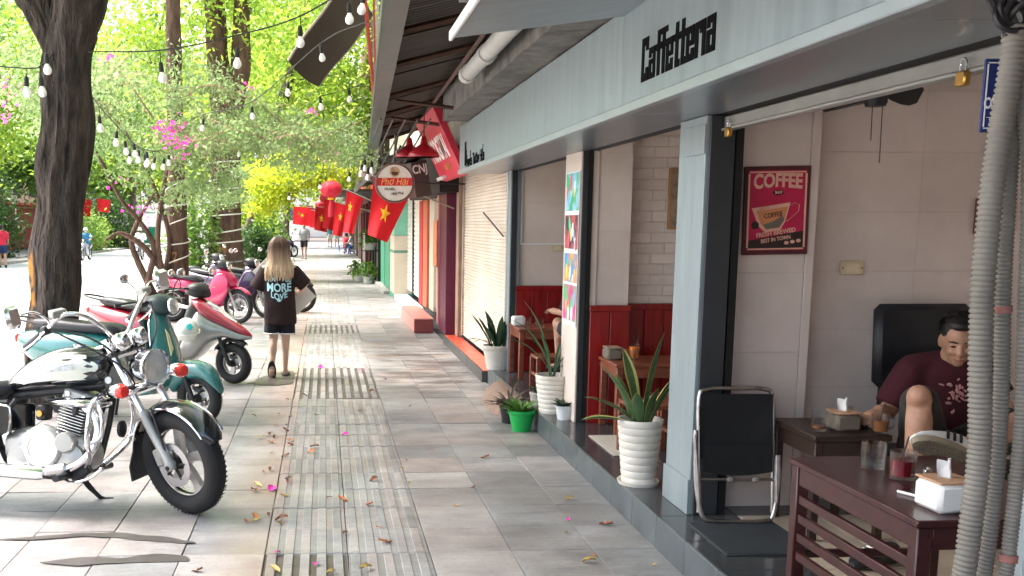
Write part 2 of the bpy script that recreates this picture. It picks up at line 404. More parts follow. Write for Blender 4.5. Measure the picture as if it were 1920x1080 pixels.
# fascia: three panels with seams, trim strip, soffit
for y0, y1 in ((.5,2.2),(2.205,4.85),(4.856,10.62)):
    part('fascia_panel', BLUEG, (1.40,y0,2.15), (1.43,y1,2.585), .003)
part('fascia_trim', TRIM, (1.385,.5,2.106), (1.432,10.63,2.147), .004)
part('fascia_end', BLUEG, (1.432,10.6,2.115), (1.80,10.625,2.58), .002)
for y0, y1 in ((.5,2.6),(2.604,4.83),(4.834,7.2),(7.204,10.6)):
    part('soffit_panel', SOFF, (1.434,y0,2.112), (1.86,y1,2.125), .002)
part('header', mat('dark_header', (.03,.03,.032), .7), (1.862,.5,2.112), (1.94,10.0,2.6), 0)
# pillars
for y0, y1, nm in ((4.84,5.2,'near'),):
    p = part('pillar', BLUEG, (1.81,y0+.004,.16), (1.95,y1,2.110), .004)
    part('pillar_plinth', BLUEG, (1.798,y0+.0,.16), (1.955,y1+.004,.34), .004)
    part('cover_plate', BLUEG, (1.803,y0+.004,1.93), (1.812,y1-.1,2.07), .002)
    part('shutter_rail', DKGR, (1.828,y0-.012,.162), (1.948,y0+.002,2.108), .003)
    part('rail_channel', mat('black_channel', (.006,.006,.006), .6), (1.958,y0+.0,.16), (1.995,y0+.1,2.3), 0)
p2 = part('pillar', WALLT, (1.815,7.22,.16), (1.95,7.68,2.110), .004)
part('shutter_rail', DKGR, (1.826,7.205,.162), (1.868,7.217,2.108), .002)
part('rail_channel', MATS['black_channel'], (1.87,7.205,.16), (1.90,7.219,2.108), 0)
part('pillar', BLUEG, (1.80,9.86,.16), (1.9,10.0,2.110), .004)
part('shutter_rail', DKGR, (1.81,9.845,.162), (1.862,9.857,2.108), .002)
for z0, z1 in ((.17,.66),(.665,1.16)):
    pass
# bay 1 side wall (faces the camera) with tiles
def tiled_wall(x0, x1, y, z0, z1, tw, th, m, name, depth=.08, off=0, parent=CAFE, pname='wall_tile', gap=.0009, proud=.0025):
    w = MB().box((x0,y,z0), (x1,y+depth,z1)).build(name, GROUT, parent, False)
    r_ = 0; z = z0
    while z < z1-.01:
        zt = min(z+th, z1); x = x0-(off*tw if r_ % 2 else 0)
        while x < x1-.01:
            a, b = max(x, x0), min(x+tw, x1)
            if b-a > .02:
                MB().box((a+gap, y-proud, z+gap), (b-gap, y-.0005, zt-gap), .0015).build(pname, m, w, False)
            x += tw
        z = zt; r_ += 1
    return w
tiled_wall(1.998, 2.39, 4.985, .16, 2.6, .40, .40, WALLG, 'wall_panel')
part('wall_corner_trim', WALLG, (2.392,4.975,.16), (2.435,5.13,2.6), .003)
tiled_wall(2.437, 4.4, 5.12, .16, 2.6, .6, .3, WALLG, 'side_wall')
# bay 2 far wall: tiled pier, brick wall, red wainscot boards
tiled_wall(1.905, 2.19, 7.235, 1.0, 2.6, .30, .55, WALLT, 'wall_pier')
w2 = MB().box((2.192,7.40,1.0), (4.4,7.48,2.6)).build('brick_wall', mat('brick_grout', (.68,.59,.52), .8), CAFE, False)
for r_ in range(21):
    x = 2.192-(.1 if r_ % 2 else 0)
    while x < 3.25:
        a, b = max(x, 2.193), x+.2
        if b-a > .03: MB().box((a+.003,7.40-.006-random.random()*.003,1.0+r_*.077+.003), (b-.003,7.399,1.0+r_*.077+.074), .003).build('brick', BRICKW, w2, False)
        x += .2
def boards(x0, x1, y, z0, z1, bw, name):
    w = MB().box((x0,y,z0), (x1,y+.02,z1)).build(name, REDW, CAFE, False)
    n = round((x1-x0)/bw); bw = (x1-x0)/n
    for k in range(n):
        MB().box((x0+k*bw+.003,y-.012,z0+.0), (x0+(k+1)*bw-.003,y-.0005,z1-.04), .004).build('board', REDW, w, False)
    MB().box((x0-.004,y-.024,z1-.045), (x1+.002,y+.022,z1), .005).build('cap_rail', REDW, w, False)
    return w
boards(1.905, 2.2, 7.212, .16, 1.02, .145, 'wainscot'); boards(2.203, 3.4, 7.375, .16, 1.02, .15, 'wainscot')
# bay 3 far wall
tiled_wall(1.87, 3.4, 9.90, 1.0, 2.6, .8, .8, WALLT, 'end_wall')
boards(1.87, 3.4, 9.87, .16, 1.0, .16, 'wainscot')
part('conduit_trim', WHITE, (1.90,9.872,1.40), (2.6,9.888,1.415), .002); part('conduit_trim', WHITE, (1.905,9.872,1.417), (1.92,9.888,2.1), .002)
# shell of the rooms; unseen back and near walls added to keep bays dark
part('back_wall', WALLT, (4.4,.4,.16), (4.5,10.1,2.7), 0); part('ceiling', CEIL, (1.942,.4,2.605), (4.398,10.1,2.7), 0)
part('near_wall', WALLG, (1.9,.4,.16), (4.398,.5,2.6), 0)
part('bay_partition', WALLG, (2.44,5.2,.16), (4.398,5.24,2.6), 0)
part('upper_storey', mat('upper_wall', (.42,.4,.36), .85, var=.2, world=True), (1.7,.4,2.71), (6,10.6,7.5), 0)
# rolled shutter with bottom bar
shb = part('shutter_bar', mat('shutter_bar_metal', (.3,.3,.28), .4, .4), (1.885,.6,2.045), (1.915,4.82,2.10), .006)
part('shutter_bar_lip', mat('shutter_lip', (.42,.42,.4), .35, .4), (1.872,.6,2.035), (1.925,4.82,2.046), .003)
BRASS = mat('brass', (.55,.32,.09), .32, .9)
for yv in (4.72, 2.98):
    pl = thing('padlock', 'brass padlock hanging at the %s end of the rolled shutter bar' % ('pillar' if yv > 4 else 'hose'), 'padlock', (1.868,yv,2.02))
    MB().obox((0,0,0), (.011,.024,.022), None, .005).build('lock_body', BRASS, pl)
    MB().tube(bez([(0,-.014,.02),(0,-.014,.045),(0,0,.058),(0,.014,.045),(0,.014,.02)],4), .0035, 6).build('shackle', CHROME, pl)
# canopy sheet above the fascia
cn = MB(); cn.prism([(.6,2.452),(1.398,2.556),(1.398,2.575),(.6,2.472)], lambda a,b: (a,.3,b), lambda a,b: (a,4.85,b)); cn.build('canopy_sheet', BLUEG, CAFE, False)
part('canopy_edge', WHITE, (.583,.3,2.44), (.599,4.86,2.485), .003)
part('canopy_top', CONC, (.62,.3,2.6), (1.69,4.8,2.72), 0)
# raised lettering: block strokes on a 3-wide grid, unit = stem
GL = {'C': [(0,0,1,5.2),(0,4.2,2.6,5.2),(0,0,2.6,1),(1.6,3.6,2.6,4.3),(1.6,.8,2.6,1.6)],
 'a': [(0,2.9,2.4,3.7),(1.5,0,2.4,3.7),(0,0,2.4,.7),(0,0,.9,2.3),(0,1.7,2.0,2.3),(0,2.5,.9,3.2)],
 'f': [(.4,0,1.4,5.2),(.4,4.5,2.2,5.2),(0,2.9,2.0,3.7)],
 'e': [(0,0,.9,3.7),(0,2.9,2.4,3.7),(1.5,1.7,2.4,3.7),(0,1.6,2.4,2.2),(0,0,2.4,.8),(1.5,0,2.4,1.3)],
 't': [(.4,0,1.4,4.9),(0,2.9,2.0,3.7),(.4,0,2.0,.8)],
 'r': [(0,0,1,3.7),(0,2.9,2.2,3.7),(1.4,2.4,2.2,3.3)],
 'i': [(0,0,1,3.7)]}
SG = thing('cafe_name_sign', 'black raised café name lettering on the blue grey fascia', 'sign', (1.40,4.55,2.215))
xx = 0; U = .0355
wd = {'C':2.85,'a':2.65,'f':1.8,'e':2.65,'t':1.95,'r':2.05,'i':1.3}
for ch in 'Caffetteria':
    mb = MB()
    for (x0,z0,x1,z1) in GL[ch]: mb.box((-.003-.0003*len(mb.v)/24, -(xx+x1)*U, z0*U), (-.0005, -(xx+x0)*U, z1*U), .0)
    mb.build('letter', INKB, SG, False); xx += wd[ch]
AD = thing('address_lettering', 'small black street name lettering at the far end of the fascia', 'sign', (1.398,9.55,2.20))
text('Nguyễn Thượng Hiền', .15, INKB, AD, (0,0,0), FACE_ST, sx=.86, bold=.003)
ic = MB(); ic.box((-.004,.57,-.03),(0,.66,.2),.002); ic.box((-.006,.53,.02),(-.0005,.6,.12),.002); ic.build('cup_mark', INKB, AD, False)
# posters on the white pillar
PCOLS = [((.05,.42,.2),(.3,.6,.75)),((.06,.04,.05),(.5,.1,.12)),((.1,.3,.62),(.75,.35,.1)),((.1,.5,.2),(.75,.05,.3))]
for i, (z0, z1) in enumerate(((1.66,1.975),(1.385,1.672),(1.14,1.4),(.86,1.165))):
    p = thing('drink_poster', ('green bottle poster, topmost on the white tiled pillar', 'black drinks poster, second from the top on the pillar', 'blue and orange fruit poster, third down on the pillar', 'colourful flower poster, lowest on the white pillar')[i], 'poster', (1.812-.002*(i%2),7.42,(z0+z1)/2), group='posters on the white pillar')
    h = (z1-z0)/2; MB().box((-.003,-.2,-h),(0,.2,h)).build('sheet', PAPER, p, False)
    c1, c2 = PCOLS[i]
    pm = mat('poster_print_%d' % i, c1, .35, col2=c2, vs=7)
    pm.node_tree.nodes['Color Ramp'].color_ramp.elements[0].position = .45; pm.node_tree.nodes['Color Ramp'].color_ramp.elements[1].position = .55
    MB().box((-.005,-.19,-h+.035),(-.0032,.19,h-.008)).build('picture', pm, p, False)
    rnd = random.Random(i)
    for k in range(9):
        cc = [(.85,.8,.2),(.9,.9,.85),(.8,.1,.2),(.1,.6,.3),(.2,.5,.8),(.9,.45,.1)][rnd.randrange(6)]
        y, z, s_ = rnd.uniform(-.15,.15), rnd.uniform(-h+.06,h-.06), rnd.uniform(.015,.04)
        MB().lathe([(s_,0),(s_*.9,.0008*(1+k*.2))], 10, (-.0052,y,z), RY(-90)@Matrix.Diagonal((1.6,.7,1))).build('picture_spot', mat('spot_%d%d%d' % tuple(int(9*q) for q in cc), cc, .4), p, False)
# concrete edge beam and drain pipe under the awning
bm_ = MB()
for k in range(2): pass
ROUGHC = mat('rough_concrete', (.2,.19,.17), .9, col2=(.07,.066,.06), vs=6, world=True, bump=.9, bs=18)
rings = []
for k in range(41):
    y = 10.2-k*.135; n_ = lambda q: .012*noise.noise((q, y*3, 2))
    rings.append([(1.17+n_(1),y,2.60+n_(2)),(1.42+n_(3),y,2.60+n_(4)),(1.44,y,2.9),(1.17+n_(5),y,2.87+n_(6))])
tag(MB().loft(rings).build('concrete_beam', ROUGHC, None, False), 'rough weathered concrete beam running above the blue grey fascia', 'beam')
pp = thing('drain_pipe', 'grey plastic drain pipe running along the concrete beam', 'pipe', (1.04,7.6,2.67))
GPVC = mat('grey_pvc', (.42,.42,.4), .4, var=.12)
MB().tube([(0,0,0),(0,-3.6,.02)], .055, 14).build('pipe', GPVC, pp)
for yv in (-.05,-.9,-2.4): MB().tube([(0,yv,.001),(0,yv-.12,.001)], .064, 14).build('coupling', GPVC, pp)
# coffee wall plaque
PQ = thing('coffee_plaque', 'red coffee shop plaque with a cup picture on the grey wall', 'plaque', (2.225,4.9745,1.665), (0,R(-1.0),0))
PM = mat('plaque_frame', (.09,.015,.02), .5, var=.3); PR = mat('plaque_red', (.5,.012,.07), .45, var=.15, vs=8); PC = mat('plaque_cream', (.75,.42,.32), .5, var=.12, vs=20); PO = mat('plaque_orange', (.62,.24,.1), .5); PK = mat('plaque_black', (.03,.015,.015), .5); PG = mat('plaque_grey', (.16,.13,.11), .5)
MB().box((-.165,-.012,-.215),(.165,.002,.215),.003).build('panel', PM, PQ, False)
MB().box((-.145,-.0135,-.193),(.145,-.011,.195)).build('red_ground', PR, PQ, False)
mb = MB(); mb.prism([(-.143,-.19),(.143,-.19),(.143,-.098),(-.143,-.145)], lambda a,b:(a,-.0138,b), lambda a,b:(a,-.0145,b)); mb.build('black_band', PK, PQ, False)
fr = MB()
for a, b in (((-.14,-.19),(.14,-.183)),((-.14,.183),(.14,.19)),((-.147,-.18),(-.138,.18)),((.138,-.18),(.147,.18))): fr.box((a[0],-.0152,a[1]),(b[0],-.0128,b[1]))
fr.build('border', PC, PQ, False)
text('COFFEE', .088, PC, PQ, (0,-.0155,.145), FACE_CAM, sx=.80, bold=.0032, warp=lambda p: Vector((p.x, p.y*(1+.9*abs(p.x))-.15*abs(p.x)*.4, p.z)))
el = MB().lathe([(.028,0),(.028,.001)], 20, (.005,-.014,.087), RX(90)@Matrix.Diagonal((1,.45,1))); el.build('oval', PK, PQ, False)
text('SHOP', .018, PC, PQ, (.005,-.0158,.087), FACE_CAM, sx=.8, bold=.0006)
tilt = lambda a, b: (a, b+.14*a)
def pl2(poly, m, nm, y): mb = MB(); mb.prism([tilt(*p) for p in poly], lambda a,b:(a,y,b), lambda a,b:(a,y-.0007,b)); mb.build(nm, m, PQ, False)
pl2([(-.125,.03),(.068,.03),(.045,-.06),(.02,-.098),(-.055,-.098),(-.09,-.06)], PC, 'cup', -.0142)
pl2([(-.1,.012),(.055,.012),(.038,-.055),(.016,-.085),(-.05,-.085),(-.08,-.05)], PO, 'coffee', -.0151)
pl2([(-.068,-.058),(-.02,-.05),(.03,-.03),(.04,-.05),(.016,-.084),(-.048,-.084)], PG, 'swirl', -.0159)
MB().tube([(x,-.0146,z+.14*x) for x, z in ((.062,.015),(.09,.025),(.112,.012),(.108,-.02),(.075,-.045),(.05,-.06))], .0065, 6, True, .12).build('cup_handle', PC, PQ)
text('HOT', .025, PO, PQ, (-.062,-.0152,.011), RX(90)@RZ(8), sx=.9); text('COFFEE', .034, PK, PQ, (-.018,-.0161,-.022), RX(90)@RZ(8), sx=.8, bold=.0004)
text('FRESH BREWED', .03, PC, PQ, (.0,-.0155,-.108), RX(90)@RZ(8), sx=.95, bold=.0006); text('BEST IN TOWN', .027, PC, PQ, (.0,-.0155,-.14), RX(90)@RZ(8), sx=.8, bold=.0005)
for k in range(3): MB().lathe([(.012,0),(.011,.001)], 14, (.055+k*.03,-.0148,-.158+k*.005), RX(90)@Matrix.Diagonal((1,.75,1))).build('bean', PC, PQ, False)
MB().lathe([(.02,0),(.019,.001)], 18, (-.105,-.014,-.07), RX(90)).build('seal', PK, PQ, False)
# framed picture in bay 2, sockets, fan, blue sign
fp = thing('picture_frame', 'thin wooden picture frame high on the white brick wall', 'picture', (2.56,7.36,1.78)); MB().box((-.06,0,-.22),(.12,.028,.22),.004).build('frame', mat('oak', (.36,.2,.1), .5, var=.2), fp, False); MB().box((-.04,-.003,-.2),(.1,-.0005,.2)).build('print', mat('brown_print', (.3,.22,.14), .5, var=.5, vs=14), fp, False)
for (x, y, z, l) in ((2.70,5.112,1.378,'cream wall socket on the tiled wall near the seated man'), (2.27,9.884,1.37,'white wall socket above the red panelling of the far bay')):
    so = thing('wall_socket', l, 'socket', (x,y,z)); CR = mat('cream_plastic', (.62,.52,.34), .4)
    MB().obox((0,-.004,0), (.06,.006,.036), None, .004).build('plate', CR, so); MB().obox((0,-.011,0), (.035,.002,.02), None, .001).build('insert', mat('pale_cream', (.7,.6,.42), .4), so)
    for s_ in (-1,1): MB().lathe([(.004,0),(.004,.002)], 8, (s_*.05,-.0105,0), RX(90)).build('screw', DARKM, so)
fr2 = thing('wall_frame', 'small reddish framed notice on the wall beside the hoses', 'frame', (3.42,5.11,1.64)); MB().box((-.1,-.02,-.09),(.1,0,.09),.004).build('frame', mat('red_wood', (.16,.05,.035), .5), fr2, False); MB().box((-.075,-.023,-.065),(.075,-.0205,.065)).build('notice', mat('tan_notice', (.3,.16,.12), .6, var=.5, vs=20), fr2, False)
fan = thing('wall_fan', 'black wall fan with pull cords hanging under the shutter bar', 'fan', (2.5,4.62,2.175))
MB().ball((0,0,.05), (.05,.06,.055), 16).build('motor', BLACKP, fan); MB().lathe([(.0,-.05),(.042,-.048),(.05,-.03),(.05,.02),(.03,.03)], 18).build('switch_box', BLACKP, fan)
for k, a in enumerate((-15,82,180)):
    b1 = MB(); rows = []
    for r_, w in ((.04,.02),(.08,.035),(.13,.05),(.18,.055),(.22,.05),(.25,.03)):
        rows.append([RY(-a)@Vector((r_,-.012*q,w*q)) + Vector((0,.06,.07)) for q in (-1,-.5,0,.5,1)])
    b1.loft(rows, False, False); b1.loft([[p+Vector((0,.004,0)) for p in r_] for r_ in rows], False, False); b1.build('blade', BLACKP, fan)
for x, l in ((-.025,.2),(.022,.3)): MB().tube([(x,-.02,-.03),(x+.004,-.02,-l)], .0022, 5).build('pull_cord', BLACKP, fan)
MB().box((-.02,.05,-.02),(.02,.5,.03)).build('bracket', BLACKP, fan)
BL = mat('enamel_blue', (.012,.03,.16), .3, var=.1)
bs_ = thing('street_number_sign', 'dark blue enamel office sign with white lettering behind the hoses', 'sign', (1.80,2.60,1.925))
MB().box((-.115,0,-.092),(.115,.006,.092),.004).build('plate', BL, bs_, False)
fr = MB()
for a, b in (((-.106,-.083),(.106,-.080)),((-.106,.080),(.106,.083)),((-.108,-.078),(-.105,.078)),((.105,-.078),(.108,.078)),((-.07,.052),(.07,.0535)),((-.1,-.055),(.1,-.0535))): fr.box((a[0],-.002,a[1]),(b[0],-.0005,b[1]))
fr.build('border', PAPER, bs_, False)
text('SỞ', .022, PAPER, bs_, (-.065,-.001,.065), FACE_CAM, sx=.8, bold=.0006); text('CÔNG', .038, PAPER, bs_, (-.075,-.001,-.02), FACE_CAM, sx=.6, bold=.0012); text('ĐC: Số 6', .014, PAPER, bs_, (-.07,-.001,-.068), FACE_CAM, sx=.8, bold=.0004)
part('pillar', BLUEG, (1.93,2.62,.16), (2.2,2.68,2.11), .004)
# ================================================================ neighbouring shops (right side, further along)
SHUT = mat('cream_shutter', (.76,.71,.61), .5, col2=(.68,.55,.45), vs=1.6, world=True, bump=.1, bs=20, spec=.4)
SHUT2 = mat('grey_shutter', (.66,.62,.54), .5, var=.14, vs=2, world=True)
GREENP = mat('green_paint', (.06,.3,.18), .45, var=.12, vs=4, world=True); MINT = mat('mint_tile', (.2,.5,.36), .35, var=.1)
PURPLE = mat('plum_paint', (.13,.006,.045), .4, col2=(.075,.004,.025), vs=5, world=True); PINKT = mat('pink_tile', (.55,.22,.2), .35, var=.15, vs=4, world=True)
ORANGE = mat('orange_tile', (.55,.13,.07), .4, var=.2, vs=5, world=True); REDT = mat('red_floor_tile', (.55,.07,.04), .3, var=.2, vs=4, world=True)
PLAST = mat('old_plaster', (.4,.37,.31), .85, var=.25, vs=2, world=True, bump=.3); BEIGE = mat('beige_tile', (.6,.53,.42), .4, var=.08, vs=3, world=True)
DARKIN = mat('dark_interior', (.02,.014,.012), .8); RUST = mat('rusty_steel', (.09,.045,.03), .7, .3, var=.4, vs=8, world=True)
def shutter(x, y0, y1, z0, z1, m, parent, pitch=.037):
    rings = []; z = z0; pr = []
    while z < z1: pr += [(0, z), (-.014, z+pitch*.18), (-.016, z+pitch*.8), (0, z+pitch*.93)]; z += pitch
    mb = MB(); mb.loft([[(x+a, y0, b) for a, b in pr], [(x+a, y1, b) for a, b in pr]], False, False)
    return stuff(mb.build('shutter_slats', m, parent, False))
B2 = thing('shuttered_shop', 'closed shop with a tall cream roller shutter beside the café', 'building')
def bp(o, name, m, a, b, bev=.004): return MB().box(a, b, bev).build(name, m, o, False)
shutter(1.83, 10.04, 13.18, .15, 2.5, SHUT, B2)
bp(B2, 'shutter_frame', STEEL, (1.79,10.002,.15), (1.85,10.038,2.6)); bp(B2, 'shutter_frame', mat('weathered_frame', (.45,.36,.28), .5, var=.3), (1.79,13.185,.15), (1.85,13.24,2.4))
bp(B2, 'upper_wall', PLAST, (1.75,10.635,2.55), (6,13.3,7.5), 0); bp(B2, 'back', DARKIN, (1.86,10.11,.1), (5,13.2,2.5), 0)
ar = MB().tube([(1.78,10.12,1.48),(1.7,10.9,1.72)], .009, 6).build('shutter_arm', DARKM, B2)
rs = struct(MB().box((1.60,10.185,-.3),(1.81,13.6,.11)).build('red_step', mat('dark_concrete', (.07,.068,.065), .8, var=.3, world=True)))
for i in range(8): MB().box((1.62,10.19+i*.42,.1105),(1.805,10.60+i*.42,.119),.002).build('red_tile', REDT, rs, False)
# plum coloured pier and low pink step block
B3 = thing('plum_pier_house', 'narrow house front with a dark plum painted pier and orange door frame', 'building')
bp(B3, 'pier', PURPLE, (1.62,13.55,.12), (2.0,14.3,2.0)); bp(B3, 'pier_edge', PINKT, (1.595,14.302,.2), (2.0,14.42,2.0)); bp(B3, 'pier_edge', mat('tan_strip', (.4,.27,.2), .6, var=.2), (1.75,13.305,.12), (1.80,13.545,2.3))
bp(B3, 'lintel', DARKIN, (1.5,13.31,2.01), (2.4,18,2.6), 0)
shutter(1.80, 14.43, 16.2, .25, 2.0, SHUT2, B3); bp(B3, 'door_post', BEIGE, (1.74,16.21,.2), (1.86,16.9,2.0)); bp(B3, 'door_post', ORANGE, (1.70,16.91,.2), (1.86,17.6,2.0))
bp(B3, 'red_curtain', mat('red_cloth', (.4,.03,.025), .8, var=.2), (1.69,17.61,.2), (1.78,18.2,2.0)); bp(B3, 'upper_wall', PLAST, (1.75,13.302,2.61), (6,18.4,7.5), 0)
bp(B3, 'scroll', mat('orange_paper', (.6,.2,.1), .7, var=.3, vs=20), (1.575,14.3,1.0), (1.59,14.75,1.65), .002)
pbx = thing('pink_step_block', 'low pink tiled step block at the foot of the plum pier', 'step', (1.48,16.1,0)); MB().box((-.16,-1.25,0),(.12,1.2,.2),.01).build('block', mat('maroon_tile', (.22,.05,.05), .4, var=.2), pbx, False); MB().box((-.165,-1.255,.201),(.125,1.2,.222),.004).build('top_tiles', PINKT, pbx, False); MB().box((-.168,-1.25,.01),(-.161,1.2,.198),.002).build('side_tiles', PINKT, pbx, False)
B4 = thing('green_doored_shop', 'shop with grey roller shutters, beige tiled pillar and green doors', 'building')
shutter(1.80, 18.25, 20.3, .2, 2.2, SHUT2, B4, .09); shutter(1.80, 20.5, 21.9, .2, 2.2, SHUT2, B4, .09); bp(B4, 'mullion', DARKM, (1.76,20.31,.2), (1.82,20.49,2.2)); bp(B4, 'sill', mat('white_sill', (.66,.63,.58), .5), (1.5,18.3,0), (1.79,21.9,.1))
bp(B4, 'pillar', BEIGE, (1.5,21.92,.05), (1.9,23.3,1.35)); bp(B4, 'pillar_band', mat('green_band', (.12,.25,.18), .4), (1.493,21.915,.98), (1.9,23.3,1.04)); bp(B4, 'pillar_head', MINT, (1.5,21.92,1.355), (1.9,23.3,2.6)); bp(B4, 'pillar_foot', GREENP, (1.49,21.91,0), (1.9,23.3,.1))
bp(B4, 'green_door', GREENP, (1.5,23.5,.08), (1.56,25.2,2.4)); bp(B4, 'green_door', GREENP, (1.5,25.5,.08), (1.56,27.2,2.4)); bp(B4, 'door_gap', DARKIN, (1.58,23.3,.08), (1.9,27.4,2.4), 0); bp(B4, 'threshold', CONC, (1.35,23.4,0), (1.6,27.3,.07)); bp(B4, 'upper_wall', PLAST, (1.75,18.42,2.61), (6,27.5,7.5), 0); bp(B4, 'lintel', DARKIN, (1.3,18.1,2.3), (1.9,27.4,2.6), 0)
# far dark shopfronts
for i, (y0, y1, xf, c, lab) in enumerate(((27.6,33,1.45,(.03,.018,.015),'dark open shopfront just past the green doors'),(33.1,40,1.42,(.12,.02,.025),'dark red shopfront beyond the dark open shop'),(40.1,52,1.6,(.3,.25,.2),'pale shopfront behind the blue stools'),(52.2,70,1.9,(.35,.2,.17),'reddish shophouse far along the pavement'),(70.2,110,2.1,(.5,.47,.42),'pale far shophouse at the end of the row'))):
    b = thing('shophouse', lab, 'building', group='shophouses further along the street'); m = mat('shop_wall_%d' % i, c, .7, var=.25, vs=1, world=True)
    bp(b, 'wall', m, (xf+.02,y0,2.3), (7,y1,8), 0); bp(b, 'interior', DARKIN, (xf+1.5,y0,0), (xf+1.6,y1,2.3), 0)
    n = 3
    for k in range(n+1):
        yk = y0+(y1-y0)*k/n; bp(b, 'pier', m, (xf,max(y0,yk-.15),0), (xf+.3,min(y1,yk+.15),2.3), .01)
    bp(b, 'canopy', mat('dark_canopy', (.05,.045,.04), .7, var=.3), (xf-.75-(.3 if i==0 else 0),y0+.1,2.45), (xf+.02,y1-.1,2.52), .01)
    bp(b, 'sign_board', mat('shop_sign_%d' % i, ((.4,.03,.03),(.45,.05,.05),(.2,.3,.5),(.5,.1,.08),(.3,.3,.3))[i], .5), (xf-.05,y0+.4,2.6), (xf,y1-.4,3.2), .01)
# ================================================================ corrugated awning
AW = thing('corrugated_awning', 'brown corrugated metal awning with a dark green gutter', 'awning')
CORR = mat('brown_corrugated_metal', (.085,.07,.058), .55, .35, var=.3, vs=2, world=True, stretch=(1,4,1))
GUT = mat('dark_green_gutter', (.03,.055,.05), .35, .3, var=.3, vs=3, world=True); GUTP = mat('grey_gutter_lip', (.05,.065,.06), .4, .3)
ex = lambda y: .34+(y-5.2)*(.70-.34)/9.8
def aw(y, s_, dz=0): x = ex(y)+.1; return Vector((x+(1.72-x)*s_, y, 2.76+.30*s_+dz))
yy = 1.6; k = 0
while yy < 15.0:
    y1 = min(yy+.86, 15.0); pr = []; n = 24
    mb = MB(); A = []; Bq = []
    for q in range(n*2+1):
        y = yy+(y1-yy)*q/(n*2); d = (0, .016, .016, 0)[q % 4] + (k%2)*.006
        A.append(aw(y,-.02,d)); Bq.append(aw(y,1,d))
    mb.loft([A, Bq], False, False); mb.build('roof_sheet', CORR, AW, False); yy = y1-.03 if y1 < 15 else 15.0; k += 1
def gut(a, b, c, d, nm, m):
    mb = MB(); mb.loft([[(ex(y)+a,y,2.70+c),(ex(y)+b,y,2.70+c),(ex(y)+b,y,2.70+d),(ex(y)+a,y,2.70+d)] for y in (1.6,5,9,13,15.1)]); mb.build(nm, m, AW, False)
gut(-.045,-.03,-.01,.12,'gutter_face',GUTP); gut(-.03,.075,-.02,-.005,'gutter_base',GUT); gut(.075,.088,-.02,.11,'gutter_back',GUT)
for y in (6.2,7.5,9.3,10.8,12.4,14.2): MB().tube([aw(y,0,-.03),aw(y,1,-.035)], .022, 4).build('rafter', RUST, AW, False)
for s_ in (.45,.97): MB().tube([aw(1.7,s_,-.07),aw(15,s_,-.07)], .02, 4).build('purlin', RUST, AW, False)
for y in (9.35,10.85): MB().tube([(1.3,y,2.62),aw(y,.05,-.08)], .018, 4).build('brace', RUST, AW, False)
GT2 = MB().box((.55,3.2,3.0),(1.6,5.0,3.3)).build('green_box_beam', GUT, AW, False)
FA = thing('added_awning', 'low dark awning added beyond the corrugated one to cover sunlit walls', 'awning'); mb = MB(); mb.prism([(.82,2.52),(1.78,2.78),(1.78,2.82),(.82,2.56)], lambda a,b:(a,15.2,b), lambda a,b:(a,27.4,b)); mb.build('sheet', mat('dark_sheet', (.04,.035,.03), .8, var=.3), FA, False); mb = MB().box((.80,15.2,2.40),(.83,27.4,2.55)); mb.build('edge_board', mat('dark_edge', (.06,.05,.045), .8, var=.4, vs=3, world=True), FA, False)  # added sheet hiding the sunlit upper walls, keeps this stretch dark
for y in (15.6,19,23,27): MB().tube([(.85,y,2.5),(1.75,y,2.45)], .02, 4).build('bracket', RUST, FA, False)
# leaning red sign board
RSB = thing('red_sign_board', 'red leaning shop sign board with white capitals under the awning', 'sign')
REDS = mat('sign_red', (.55,.02,.05), .4, var=.12, vs=3, world=True)
q0, q1 = Vector((1.45,0,2.13)), Vector((1.13,0,2.80))
mb = MB(); mb.prism([(1.45,2.13),(1.52,2.12),(1.20,2.82),(1.13,2.80)], lambda a,b:(a,10.75,b), lambda a,b:(a,12.7,b)); mb.build('board', REDS, RSB, False)
up = (q1-q0).normalized(); nr = Vector((0,1,0)).cross(up).normalized()
if nr.x > 0: nr = -nr
MT = Matrix((Vector((0,-1,0)), up, nr)).transposed()
text('NGOGITAI', .36, mat('sign_white', (.78,.74,.7), .5), RSB, (q0+q1)/2+Vector((0,11.75,0))+nr*.004-up*.04, MT, sx=.85, bold=.011)
text('CANG PHO', .11, mat('sign_gold', (.6,.25,.08), .5), RSB, q0+up*.12+Vector((0,11.6,0))+nr*.004, MT, sx=.9)
mb = MB(); mb.obox((0,0,0),(.02,.3,.05)); mb.xf(Matrix.Translation(q0+Vector((-.01,12.4,.03)))@MT.to_4x4()@Matrix.Rotation(R(90),4,'Z')); mb.build('lamp_tube', mat('dull_white', (.6,.58,.55), .5), RSB, False)
# pendant lamps
LSR = mat('red_lamp_enamel', (.32,.01,.02), .3, var=.15)
for (x,y,z,l) in ((1.105,11.4,2.33,'near red bell shaped pendant lamp by the sign board'),(1.02,12.3,2.385,'far red pendant lamp half hidden by the nearer one')):
    lp = thing('pendant_lamp', l, 'lamp', (x,y,z), group='red pendant lamps'); MB().lathe([(.175,0),(.176,.012),(.16,.05),(.1,.1),(.045,.14),(.032,.2),(.02,.23),(.018,.225),(.03,.19),(.04,.135),(.095,.095),(.155,.045),(.17,0)], 24).build('shade', LSR, lp); MB().tube([(0,0,.22),(0,.01,.55)], .006, 6).build('cord', BLACKP, lp); MB().ball((0,0,.06), .03, 10).build('bulb', WHITE, lp)
